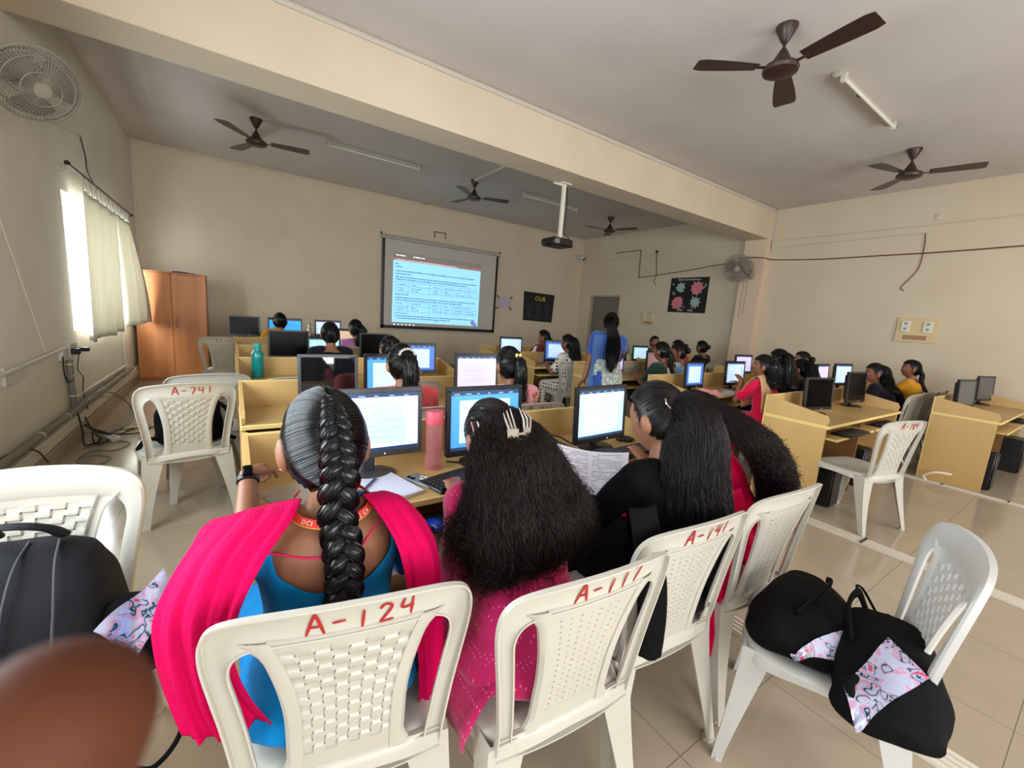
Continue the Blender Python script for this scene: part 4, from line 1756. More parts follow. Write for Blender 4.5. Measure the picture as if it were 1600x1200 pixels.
def head_shape(mb, c, R, nu=40, nv=30):
    vs = []
    for j in range(nv + 1):
        t = PI * j / nv
        for i in range(nu):
            q = 2 * PI * i / nu
            d = V3(math.sin(t) * math.cos(q), math.sin(t) * math.sin(q), math.cos(t))
            x, y, z = d
            p = V3(x * HX, y * HY, z * HZ)
            if z < 0:
                k = (-z) ** 1.5
                p[0] *= 1 - .34 * k
                if y < 0:
                    p[1] *= 1 - .45 * k
                else:
                    p[1] += .010 * k
            if y > 0:
                g = lambda cx, cz, sx, sz: math.exp(-((x - cx) / sx) ** 2 - ((z - cz) / sz) ** 2)
                p[1] += .017 * g(0, -.20, .13, .15) + .008 * g(0, -.02, .10, .18)
                p[1] -= .007 * (g(.36, .08, .20, .14) + g(-.36, .08, .20, .14))
                p[1] += .004 * (g(.3, .26, .3, .09) + g(-.3, .26, .3, .09))
                p[1] += .0055 * g(0, -.50, .24, .055) + .005 * g(0, -.62, .22, .05)
                p[1] += .006 * g(0, -.86, .25, .12)
            vs.append(c + R @ p)
    f = []
    for j in range(nv):
        for i in range(nu):
            a, b_ = j * nu + i, j * nu + (i + 1) % nu
            f.append((a, a + nu, b_ + nu, b_))
    mb.add(vs, f)
    for s in (-1, 1):
        Re = R @ rotm(0, -18 * s, 0)
        mb.ell(c + R @ V3(s * .084, -.008, -.008), (.012, .020, .034), Re, 10, 8)
        mb.ell(c + R @ V3(s * .081, -.002, -.038), (.009, .011, .011), Re, 8, 6)
        mb.ell(c + R @ V3(s * .076, .004, -.012), (.010, .012, .026), Re, 8, 6)


def elbow(S, T, a, b_, pole):
    d = T - S
    L = np.linalg.norm(d)
    L2 = min(L, (a + b_) * .995)
    T = S + d / L * L2
    u = d / L
    x = (a * a - b_ * b_ + L2 * L2) / (2 * L2)
    h = math.sqrt(max(0, a * a - x * x))
    p = np.array(pole, float)
    p = unit(p - u * np.dot(p, u))
    return S + u * x + p * h, T


def hand(mb, W, d, up, side, s=1.0, curl=.5, spread=1.0):
    """W wrist, d pointing direction, up back of the hand, side +1: thumb towards d x up"""
    d, up = unit(d), unit(up)
    up = unit(up - d * np.dot(up, d))
    r = np.cross(d, up) * side
    P = lambda a, b_, c: W + s * (d * a + r * b_ + up * c)
    rings = []
    for t, w, h in ((-.01, .024, .018), (.015, .028, .017), (.045, .037, .016), (.075, .040, .0135), (.088, .036, .010)):
        rings.append([P(t, w * math.cos(q), h * math.sin(q)) for q in np.linspace(0, 2 * PI, 12, endpoint=False)])
    if side < 0:
        rings = [list(reversed(k)) for k in rings]
    mb.loft(rings)
    for k, (off, L, rr) in enumerate(((.027, .070, .0083), (.010, .078, .0085), (-.008, .072, .0082), (-.0255, .056, .0074))):
        a = P(.078, off, 0)
        ang = curl * .5 + .04 * k
        pts = [P(.05, off * .9, 0), a]
        dd, uu = d + r * off * 3 * spread, up
        cur = a
        for j, fl in enumerate((.45, .31, .24)):
            v = unit(dd * math.cos(ang) - uu * math.sin(ang))
            cur = cur + v * L * fl * s
            pts.append(cur)
            ang += curl * .75
        mb.tube(pts, [rr * s, rr * 1.04 * s, rr * s, rr * .95 * s, rr * .72 * s], 8)
    pts = [P(.008, .016, -.004), P(.030, .042, -.010), P(.055, .056, -.018), P(.078, .056, -.028 - .02 * curl)]
    mb.tube(pts, [.013 * s, .012 * s, .0098 * s, .0075 * s], 8)


def person_frame(p):
    """joints in the person's own frame (x right, y forward)"""
    s = p.get('s', .96)
    J = {'s': s}
    ts = p.get('ts', 1.0)
    sit = p.get('sit', True)
    L = math.radians(p.get('lean', 6))
    sd = math.radians(p.get('side', 0))
    tw = math.radians(p.get('twist', 0))
    up = unit(V3(math.sin(sd), math.sin(L), math.cos(L)))
    J['up'] = up
    hz = .525 if sit else .86 * s
    J['pel'] = V3(0, 0, hz)
    right = unit(V3(math.cos(tw), math.sin(tw), 0))
    right = unit(right - up * np.dot(right, up))
    fwd = np.cross(up, right)
    J['right'], J['fwd'] = right, fwd
    hunch = p.get('hunch', .03)
    J['chest'] = J['pel'] + up * .27 * s * ts
    J['ts'] = ts
    J['neck'] = J['pel'] + up * .435 * s * ts + fwd * hunch
    R = rotm(p.get('pitch', 12), p.get('hyaw', 0) + math.degrees(tw), p.get('roll', 0))
    J['hs'] = p.get('hs', 1.0)
    R = R * J['hs']
    J['R'] = R
    J['head'] = J['neck'] + up * .045 * s + R @ V3(0, .018, .105 * s) + V3(*p.get('hoff', (0, 0, 0)))
    for sx, n in ((-1, 'L'), (1, 'R')):
        S = J['neck'] + right * sx * .158 * s - up * .045 * s + fwd * p.get('sh' + n, 0) + V3(0, 0, p.get('shz' + n, 0))
        T = p.get('hand' + n)
        if T is None:
            T = (sx * .12, .36, .76) if sit else (sx * .22, .05, .74)
        T = np.array(T, float)
        pole = p.get('pole' + n, (sx * .6, -.4, -1))
        E_, W = elbow(S, T, .262 * s, .235 * s, pole)
        J['S' + n], J['E' + n], J['W' + n] = S, E_, W
        hip = J['pel'] + V3(sx * .088, 0, -.015)
        if sit:
            K = hip + V3(sx * .035, .40 * s, -.035)
            A = K + V3(0, p.get('ank', -.03), -(K[2] - .075))
        else:
            K = hip + V3(sx * .01, .02, -.39 * s)
            A = V3(K[0], -.02, .075)
        J['H' + n], J['K' + n], J['A' + n] = hip, K, A
    return J


TORSO = [(-.20, .10, .085, 0), (-.12, .155, .115, 0), (.0, .172, .122, 0), (.13, .166, .112, .002), (.32, .134, .094, .008), (.50, .138, .098, .010), (.68, .152, .106, .008), (.82, .150, .092, -.004), (.92, .118, .070, -.010), (1.0, .062, .056, -.004), (1.06, .050, .050, .004)]


def torso(mb, J, inf=0.0, t0=-9, t1=9, wide=1.0):
    s = J['s']
    rings = []
    ax = J['neck'] - J['pel']
    for t, w, d, o in TORSO:
        if t < t0 or t > t1:
            continue
        # gentle bend of the spine towards the neck
        c = J['pel'] + J['up'] * .435 * s * J['ts'] * t + J['fwd'] * (np.dot(J['neck'] - J['pel'] - J['up'] * .435 * s * J['ts'], J['fwd']) * max(0, t) ** 2)
        c = c + J['fwd'] * o
        w, d = (w * s + inf) * wide, d * s + inf
        rings.append([c + J['right'] * w * math.copysign(abs(math.cos(q)) ** .85, math.cos(q)) + J['fwd'] * d * math.sin(q) for q in np.linspace(0, 2 * PI, 24, endpoint=False)])
    mb.loft(rings)


def arm(mb, J, n, inf=0.0, upto='wrist', cuff=0.0):
    s = J['s']
    S, E_, W = J['S' + n], J['E' + n], J['W' + n]
    sx = -1 if n == 'L' else 1
    ins = J['neck'] + J['right'] * sx * .05 * s - J['up'] * .035 * s
    mb.tube([ins, S + J['up'] * .004, ], [(.052 * s + inf), (.050 * s + inf)], 14)
    mb.ell(S, ((.053 * s + inf),) * 3, nu=14, nv=10)
    if upto == 'wrist':
        pts = [S, S + (E_ - S) * .5, E_, E_ + (W - E_) * .35, W]
        mb.tube(pts, [.048 * s + inf, .042 * s + inf, .034 * s + inf, .034 * s + inf, .023 * s + inf], 14)
        mb.ell(E_, ((.034 * s + inf),) * 3, nu=12, nv=8)
    elif upto == 'elbow':
        mb.tube([S, S + (E_ - S) * .5, S + (E_ - S) * .85], [.050 * s + inf, .047 * s + inf, .045 * s + inf + cuff], 14)
    elif upto == 'mid':
        pts = [S, S + (E_ - S) * .5, E_, E_ + (W - E_) * .35]
        mb.tube(pts, [.050 * s + inf, .045 * s + inf, .040 * s + inf, .038 * s + inf + cuff], 14)
        mb.ell(E_, ((.038 * s + inf),) * 3, nu=12, nv=8)


def skin_body(p, J, voxel):
    s = J['s']
    mb = MB()
    torso(mb, J)
    mb.tube([J['neck'] - J['up'] * .03, J['neck'] + J['up'] * .03, J['head'] + J['R'] @ V3(0, -.022, -.055)], [.056 * s, .048 * s, .050 * s], 16)
    head_shape(mb, J['head'], J['R'])
    for sx, n in ((-1, 'L'), (1, 'R')):
        arm(mb, J, n)
        d = unit(J['W' + n] - J['E' + n])
        hd = p.get('hdir' + n)
        hd = unit(hd) if hd is not None else unit(d * .6 + V3(0, .5, -.1))
        up = p.get('hup' + n, (0, 0, 1))
        hand(mb, J['W' + n], hd, up, -sx, s, p.get('curl' + n, .45))
        H, K, A = J['H' + n], J['K' + n], J['A' + n]
        if p.get('legs', True):
            mb.tube([H, H + (K - H) * .5, K], [.088 * s, .074 * s, .054 * s], 14)
            mb.ell(K, (.054 * s,) * 3, nu=12, nv=8)
            mb.tube([K, K + (A - K) * .3, A], [.050 * s, .052 * s, .031 * s], 12)
            mb.tube([A + V3(0, -.03, -.035), A + V3(0, .03, -.035), A + V3(0, .11, -.052), A + V3(0, .165, -.056)], [.030, .034, .032, .018], 12, flat=((0, 0, 1), .62))
            mb.tube([A, A + V3(0, -.012, -.035)], [.031 * s, .030], 10)
    V, F = fuse(mb, voxel, 5, .5)
    return V, F


M_skin = mat('brown_skin', (140, 92, 66), .5, sss=.08, var=.10, vscale=14)
M_skin_d = mat('deep_brown_skin', (104, 66, 48), .5, sss=.06, var=.10, vscale=14)
M_lip = mat('lip', (128, 66, 58), .45)
M_eye = mat('eye_white', (208, 200, 190), .25)
M_iris = mat('dark_iris', (26, 16, 12), .2)


def hair_mat(name, col, rough=.36, spec=.32):
    m = mat(name, col, rough, bump=.12, bscale=90, stretch=(6, 6, .35), spec=spec)
    return m


M_hair = hair_mat('black_hair', (12, 10, 11), .27)
M_hair_b = hair_mat('dark_brown_hair', (20, 14, 13), .34)
M_hair_f = mat('frizzy_dark_hair', (30, 21, 19), .48, spec=.3)


def cap(J, inf=.014, front=.62, nu=44, nv=30, volume=(1, 1, 1), low=-.8):
    """hair lying on the skull, face left free"""
    zl = lambda y: np.interp(y, [-.35, -.05, .20, .42, .62], [low, -.45, .12, front - .06, front])
    vs, keep = [], []
    for j in range(nv + 1):
        t = PI * j / nv
        for i in range(nu):
            q = 2 * PI * i / nu
            x, y, z = math.sin(t) * math.cos(q), math.sin(t) * math.sin(q), math.cos(t)
            k = 1.0
            px, py, pz = x * (HX + inf) * volume[0], y * (HY + inf) * volume[1], z * (HZ + inf) * volume[2]
            if z < 0:
                kk = (-z) ** 1.5
                px *= 1 - .28 * kk
                if y < 0:
                    py *= 1 - .32 * kk
            vs.append((px, py, pz))
            keep.append(z > zl(y))
    f = []
    for j in range(nv):
        for i in range(nu):
            a, b_ = j * nu + i, j * nu + (i + 1) % nu
            if keep[a] and keep[b_] and keep[a + nu] and keep[b_ + nu]:
                f.append((a, a + nu, b_ + nu, b_))
    mb = MB()
    V = [J['head'] + J['R'] @ V3(*v) for v in vs]
    mb.shell(V, f, .012)
    used = sorted({i for q in mb.f for i in q})
    mp = {j: i for i, j in enumerate(used)}
    return np.array([mb.v[i] for i in used]), [tuple(mp[i] for i in q) for q in mb.f]


def cap_strands(J, tie, n, seed, inf=.016, front=.60, r=.0008, K=12, low=-.72, part=False, wave=0.0):
    """strands combed over the skull from the hairline to the point tie (head frame, unit-ish direction)"""
    rs = np.random.RandomState(seed)
    A = np.array([HX + inf, HY + inf, HZ + inf])
    td = unit(np.array(tie) / A)
    S = []
    while len(S) < n:
        d = unit(rs.normal(size=3))
        zl = np.interp(d[1], [-.35, -.05, .20, .42, .62], [low, -.45, .12, front - .06, front])
        if d[2] < zl:
            continue
        if np.dot(d, td) > .985:
            continue
        if rs.rand() < .55:  # many start at the hairline
            z2 = zl + rs.rand() * .08
            h = math.sqrt(max(1e-4, 1 - min(.98, z2 * z2)))
            dd = unit(np.array([d[0], d[1], 0]))
            d = unit(np.array([dd[0] * h, dd[1] * h, z2]))
        if d[1] > .40 and d[2] < front + .03:
            continue
        ts = np.linspace(0, 1, K)
        om = math.acos(max(-1, min(1, np.dot(d, td))))
        lift = 1.0 + rs.uniform(-.012, .014)
        pts = []
        ph = rs.uniform(0, 6.28)
        for t in ts:
            w = (math.sin((1 - t) * om) * d + math.sin(t * om) * td) / max(1e-4, math.sin(om))
            w = unit(w)
            # comb slightly over the crown rather than straight
            w = unit(w + np.array([0, 0, .10 * math.sin(t * PI) * (1 if d[2] > 0 else .2)]))
            q = w * (A - .009 * max(0, 1 - 3.5 * t)) * (lift + wave * math.sin(8 * t + ph))
            if w[2] < 0:
                kk = (-w[2]) ** 1.5
                q[0] *= 1 - .28 * kk
                if w[1] < 0:
                    q[1] *= 1 - .32 * kk
            pts.append(q)
        S.append(pts)
    S = np.array(S)
    S = J['head'] + S @ J['R'].T
    return strands_mesh(S, r * rs.uniform(.6, 1.3, size=n))


def frames(P):
    P = np.array(P, float)
    T = np.gradient(P, axis=0)
    T /= np.linalg.norm(T, axis=1)[:, None]
    return P, T


def lock(path, wid, dep, n, seed, r=.0009, K=18, curl=0.0, cl=.05, right=(1, 0, 0), bulk=.92, ends=(.86, 1.0), spread=1.0, ragged=.02):
    """a mass of hair along path: wid/dep half sizes per control point; returns parts"""
    rs = np.random.RandomState(seed)
    P = smoothpath(path, 6)
    m = len(P)
    W = np.interp(np.linspace(0, 1, m), np.linspace(0, 1, len(wid)), wid)
    D = np.interp(np.linspace(0, 1, m), np.linspace(0, 1, len(dep)), dep)
    _, T = frames(P)
    rt = np.array(right, float)
    A, B = [], []
    for t in T:
        a = unit(rt - t * np.dot(rt, t))
        A.append(a)
        B.append(np.cross(t, a))
    A, B = np.array(A), np.array(B)
    out = []
    if bulk:
        mb = MB()
        rings = [[P[k] + bulk * (W[k] * math.cos(q) * A[k] + D[k] * math.sin(q) * B[k]) * (.35 if k in (0, m - 1) else 1) for q in np.linspace(0, 2 * PI, 16, endpoint=False)] for k in range(m)]
        mb.loft(rings)
        V = np.array(mb.v)
        V = V + normals(V, mb.f) * (.006 * noise3(V * [1, 1, .3], 130, seed))[:, None]
        out.append((V, mb.f))
    if n:
        th = rs.uniform(0, 2 * PI, n)
        rho = np.sqrt(rs.uniform(.55, 1.08, n)) * spread
        te = rs.uniform(ends[0], ends[1], n)
        ta = rs.uniform(0, .12, n)
        tt = np.linspace(0, 1, K)
        idx = (ta[:, None] + (te - ta)[:, None] * tt[None, :]) * (m - 1)
        i0 = np.clip(idx.astype(int), 0, m - 2)
        fr = idx - i0

        def L_(X):
            return X[i0] * (1 - fr)[..., None] + X[i0 + 1] * fr[..., None] if X.ndim == 2 else X[i0] * (1 - fr) + X[i0 + 1] * fr
        Pp, Aa, Bb, Ww, Dd = L_(P), L_(A), L_(B), L_(W), L_(D)
        tw = th[:, None] + rs.uniform(-.25, .25, n)[:, None] * tt[None, :]
        S = Pp + Aa * (Ww * rho[:, None] * np.cos(tw))[..., None] + Bb * (Dd * rho[:, None] * np.sin(tw))[..., None]
        if curl:
            Lp = np.linalg.norm(np.diff(P, axis=0), axis=1).sum()
            fq = Lp / cl * rs.uniform(.6, 1.5, n)
            ph = rs.uniform(0, 6.28, (2, n))
            am = curl * rs.uniform(.3, 1.3, n)[:, None] * np.minimum(1, .35 + tt * 1.6)[None, :]
            S = S + Aa * (am * np.sin(2 * PI * fq[:, None] * tt + ph[0][:, None]))[..., None] + Bb * (am * np.cos(2 * PI * fq[:, None] * tt + ph[1][:, None]))[..., None]
        S = S + (rs.normal(size=(n, 1, 3)) * ragged) * (tt ** 2)[None, :, None]
        out.append(strands_mesh(S, r * rs.uniform(.6, 1.4, size=n)))
    return out


def braid(path, amp, depth, thick, turns, n=70, seed=0, fibres=26):
    """three strands crossing over one another along path"""
    P = smoothpath(path, 8)
    P, T = frames(P)
    m = len(P)
    rt = V3(1, 0, 0)
    tt = np.linspace(0, 1, n)
    idx = tt * (m - 1)
    i0 = np.clip(idx.astype(int), 0, m - 2)
    fr = (idx - i0)[:, None]
    C = P[i0] * (1 - fr) + P[i0 + 1] * fr
    TT = T[i0] * (1 - fr) + T[i0 + 1] * fr
    A = np.array([unit(rt - t * np.dot(rt, t) / np.dot(t, t)) for t in TT])
    B = np.array([np.cross(unit(t), a) for t, a in zip(TT, A)])
    am = np.interp(tt, np.linspace(0, 1, len(amp)), amp)
    th = np.interp(tt, np.linspace(0, 1, len(thick)), thick)
    out = []
    rs = np.random.RandomState(seed)
    for k in range(3):
        ph = 2 * PI * k / 3
        w = 2 * PI * turns * tt + ph
        X = C + A * (am * np.sin(w))[:, None] + B * (depth * am * np.sin(2 * w))[:, None]
        mb = MB()
        mb.tube(X, list(th * (1.0 + .0 * tt)), 12)
        V = np.array(mb.v)
        out.append((V, mb.f))
        # fibres lying along the lock
        _, TX = frames(X)
        S = []
        for j in range(fibres):
            q = 2 * PI * j / fibres + rs.uniform(-.1, .1)
            drift = rs.uniform(-1.2, 1.2)
            ln = rs.uniform(.96, 1.05)
            pts = []
            for i in range(n):
                a = unit(np.cross(TX[i], V3(.2, .9, .3)))
                b_ = np.cross(TX[i], a)
                qq = q + drift * tt[i]
                pts.append(X[i] + th[i] * ln * (math.cos(qq) * a + math.sin(qq) * b_))
            S.append(pts)
        out.append(strands_mesh(np.array(S), .0015))
    return out


def drape(name, lines, mt, parent, nu=8, nv=7, th=.003, fold=.006, freq=9, seed=0, along=.6, hem=0.0):
    """cloth through polylines (each runs top to hem)"""
    Ls = [smoothpath(l, nv) for l in lines]
    K = len(Ls[0])
    G = []
    cols = [smoothpath([l[k] for l in Ls], nu) for k in range(K)]
    G = np.array(cols)  # K x M x 3
    K, M = G.shape[:2]
    du = np.gradient(G, axis=0)
    dv = np.gradient(G, axis=1)
    N = np.cross(du, dv)
    N /= np.linalg.norm(N, axis=2)[..., None] + 1e-9
    rs = np.random.RandomState(seed)
    ph = rs.uniform(0, 6, 5)
    s = np.linspace(0, 1, M)[None, :]
    t = np.linspace(0, 1, K)[:, None]
    w = np.sin(freq * PI * s + 1.5 * t + ph[0]) * .6 + np.sin(freq * 1.9 * PI * s - 1.1 * t + ph[1]) * .3 + np.sin(freq * .5 * PI * s + 4 * t * along + ph[2]) * .4
    G = G + N * (w * fold * (.08 + 1.2 * t))[..., None]
    if hem:
        G[..., 2] += hem * np.sin(5 * PI * s + ph[3]) * t ** 4
    mb = MB()
    mb.grid(G, th)
    o = mb.build(name, mt, parent, sharp=0)
    return o


def cloth(name, col, bump=.25, motif=None, mscale=60, rough=.85, sheen=.3, **k):
    if motif is None:
        return mat(name, col, rough, bump=bump, bscale=260, sheen=sheen, spec=.12, **k)
    if name in MATS:
        return MATS[name]
    m = mat(name, col, rough, bump=bump, bscale=260, sheen=sheen)
    nt = m.node_tree
    b_ = nt.nodes['Principled BSDF']
    tc = nt.nodes.new('ShaderNodeTexCoord')
    mp = nt.nodes.new('ShaderNodeMapping')
    mp.inputs['Scale'].default_value = k.get('mst', (1, 1, .4))
    vo = nt.nodes.new('ShaderNodeTexVoronoi')
    vo.inputs['Scale'].default_value = mscale
    vo.inputs['Randomness'].default_value = k.get('rand', .35)
    cr = nt.nodes.new('ShaderNodeValToRGB')
    cr.color_ramp.elements[0].position = k.get('size', .22)
    cr.color_ramp.elements[1].position = k.get('size', .22) + .05
    cr.color_ramp.elements[0].color = (*lin(motif), 1)
    cr.color_ramp.elements[1].color = (*lin(col), 1)
    nt.links.new(tc.outputs['Object'], mp.inputs[0])
    nt.links.new(mp.outputs[0], vo.inputs['Vector'])
    nt.links.new(vo.outputs['Distance'], cr.inputs[0])
    nt.links.new(cr.outputs[0], b_.inputs['Base Color'])
    return m


def make_person(p):
    """skin body (one surface) with clothes and hair as its children"""
    J = person_frame(p)
    s = J['s']
    vox = p.get('vox', .010)
    V, F = skin_body(p, J, vox)
    C = np.array([V[list(f)].mean(0) for f in F])
    loc = (C - J['head']) @ J['R'] / J['hs'] ** 2
    mi = ((np.abs(loc[:, 0]) < .021) & (loc[:, 1] > .08) & (loc[:, 2] < -.047) & (loc[:, 2] > -.070)).astype(int)
    body = vf_object('person', V, F, [p.get('skin', M_skin), M_lip], None, [int(i) for i in mi])
    body.location = (p['at'][0], p['at'][1], 0)
    body.rotation_euler = (0, 0, math.radians(p.get('face', 0)))
    tag(body, p['label'], 'person')
    # eyes
    if p.get('eyes'):
        for sx in (-1, 1):
            mb = MB()
            c = J['head'] + J['R'] @ V3(sx * .029, .0745, .010)
            mb.ell(c, (.0125, .0125, .0095), J['R'], 10, 8)
            e = mb.build('eye', M_eye, body)
            mb = MB()
            mb.ell(c + J['R'] @ V3(0, .008, 0), (.006, .006, .006), None, 8, 6)
            mb.build('iris', M_iris, e)
            mb = MB()
            pts = [J['head'] + J['R'] @ V3(sx * a, .086 - .012 * abs(a - .02) / .02, .032 + h_) for a, h_ in ((.012, -.002), (.024, .002), (.036, .0), (.046, -.006))]
            mb.tube(pts, [.002, .003, .0026, .001], 6)
            mb.build('eyebrow', M_hair, body)
    # upper garment
    mb = MB()
    inf = p.get('inf', .013)
    torso(mb, J, inf, t1=p.get('neckt', .93))
    for n in 'LR':
        arm(mb, J, n, inf * .9, p.get('sleeve', 'elbow'), .006)
        H, K = J['H' + n], J['K' + n]
        if p.get('sit', True):
            mb.tube([H, H + (K - H) * .5, K + V3(0, .01, 0)], [.100 * s, .092 * s, .078 * s], 14)
        else:
            mb.tube([H, H + (K - H) * .5, K], [.105 * s, .11 * s, .12 * s], 14)
    if not p.get('sit', True):
        H = (J['HL'] + J['HR']) / 2
        mb.loft([[V3(H[0] + w * math.cos(q), H[1] + d * math.sin(q), z) for q in np.linspace(0, 2 * PI, 20, endpoint=False)] for z, w, d in ((H[2] + .05, .17, .125), (H[2] - .2, .19, .15), (.35, .20, .16), (.04, .22, .19))])
    else:
        mb.tube([(J['HL'] + J['HR']) / 2, (J['KL'] + J['KR']) / 2], [.10, .07], 12)
        pr = p.get('pad', (.205, .150, .060, -.005))
        mb.ell(J['pel'] + V3(0, pr[3], -.095 + pr[2]), pr[:3], nu=24, nv=12)
    Vc, Fc = fuse(mb, max(vox, .008), 5)
    Vc = wrinkle(Vc, Fc, p.get('wr', .004), p.get('wf', 26), p.get('seed', 1))
    kf = p.get('cutkeep')
    nz = J['neck'] + J['up'] * .03

    def keep(C):
        ok = (C - nz) @ J['up'] < .0
        if kf is not None:
            ok &= kf(C, J)
        return ok
    Vc, Fc = cut(Vc, Fc, keep)
    mb = MB()
    mb.shell(Vc, Fc, .004)
    g = mb.build(p.get('garment', 'kurta'), p['top'], body, sharp=0)
    # trousers
    if p.get('sit', True) and p.get('pants') is not None:
        mb = MB()
        for n in 'LR':
            H, K, A = J['H' + n], J['K' + n], J['A' + n]
            mb.tube([H + (K - H) * .6, K, K + (A - K) * .5, A + V3(0, 0, .03)], [.078 * s, .068 * s, .064 * s, .052 * s], 12)
            mb.ell(K, (.068 * s,) * 3, nu=12, nv=8)
        Vp, Fp = fuse(mb, .012, 4)
        Vp = wrinkle(Vp, Fp, .005, 30, 7)
        vf_object('trousers', Vp, Fp, p['pants'], body)
    # hair
    hs = p.get('hair', 'pony')
    hm = p.get('hmat', M_hair)
    near = p.get('near', False)
    ns = p.get('ns', 1500 if near else 260)
    hr = p.get('hr', .0008 if near else .0016)
    H_ = lambda x, y, z: J['head'] + J['R'] @ V3(x, y, z)
    parts = [cap(J, front=p.get('front', .62))]
    sd = p.get('seed', 1)
    back = J['neck'] - J['fwd'] * .085
    low = J['chest'] - J['fwd'] * .115
    if hs == 'pony':
        tie = (0, -.105, .03)
        parts.append(cap_strands(J, tie, ns, sd, r=hr))
        L_ = p.get('len', 1.0)
        path = [H_(0, -.10, .035), H_(0, -.135, .01), H_(p.get('px', 0) * .3, -.14, -.06), back + V3(p.get('px', 0) * .7, -.02, -.02), back + (low - back) * L_ + V3(p.get('px', 0), -.025, 0)]
        parts += lock(path, [.022, .034, .040, .042, .022], [.02, .03, .03, .028, .014], p.get('nt', 120), sd + 1, r=hr, curl=p.get('curl', 0.004), K=14)
    elif hs == 'bun':
        tie = (0, -.11, .02)
        parts.append(cap_strands(J, tie, ns, sd, r=hr))
        mb = MB()
        mb.ell(H_(0, -.125, .01), (.042, .035, .042), J['R'])
        parts.append((np.array(mb.v), mb.f))
    elif hs == 'braidback':
        tie = (0, -.10, -.04)
        parts.append(cap_strands(J, tie, ns, sd, r=hr))
        parts += braid([H_(0, -.10, -.03), H_(0, -.125, -.08), back + V3(0, -.02, -.02), low + V3(0, -.02, 0)], [.020, .022, .016], .35, [.019, .018, .010], 5, n=60, fibres=0 or 8)
    elif hs == 'open':
        tie = (0, -.10, .05)
        parts.append(cap_strands(J, tie, ns, sd, r=hr))
        L_ = p.get('len', 1.0)
        path = [H_(0, -.045, .07), H_(0, -.09, .02), H_(0, -.10, -.06), back + V3(0, -.01, -.03), back + (low - back) * L_ + V3(0, -.03, 0)]
        parts += lock(path, [.06, .085, .095, .11, .08], [.03, .05, .05, .045, .02], p.get('nt', 300), sd + 1, r=hr, curl=p.get('curl', .004), K=14)
    elif hs == 'short':
        parts.append(cap_strands(J, (0, -.09, -.09), ns, sd, r=hr))
    if hs:
        np_object('hair', parts, hm, body)
    return body, J
# ================================================================ the people
# far and middle rows first
C_coral = cloth('coral_red_cloth', (214, 84, 88))
C_pinkfl = cloth('floral_pink_cloth', (222, 150, 158), motif=(190, 84, 70), mscale=26, size=.36, rand=.9, mst=(1, 1, 1))
C_patt = cloth('purple_paisley_cloth', (104, 62, 92), motif=(214, 200, 176), mscale=40, size=.38, rand=.9, mst=(1, 1, 1))
C_lilac = cloth('lilac_cloth', (190, 128, 196))
C_teal = cloth('teal_cloth', (40, 150, 160))
C_must = cloth('mustard_cloth', (206, 146, 26))
C_maroon = cloth('maroon_cloth', (120, 36, 44))
C_white = cloth('white_printed_cloth', (222, 214, 202), motif=(40, 42, 52), mscale=22, size=.30, rand=.12, mst=(1, 1, 1))
C_green = cloth('dark_green_cloth', (34, 62, 48))
C_cream = cloth('cream_cloth', (206, 196, 176))
C_blackc = cloth('black_cloth', (11, 11, 13), sheen=.1)
C_orange = cloth('orange_cloth', (222, 160, 92))
C_crim = cloth('crimson_cloth', (222, 20, 72))
C_blue = cloth('saree_blue_cloth', (44, 78, 150))
C_blue2 = cloth('pale_blue_printed_cloth', (110, 140, 178), motif=(176, 178, 170), mscale=16, size=.42, rand=.9, mst=(1, 1, 1))
C_navy = cloth('dark_navy_cloth', (22, 20, 28), sheen=.1)
C_wht = cloth('plain_white_cloth', (216, 210, 204))
C_red = cloth('red_cloth', (170, 30, 44))
C_pale = cloth('pale_orange_cloth', (214, 168, 120))

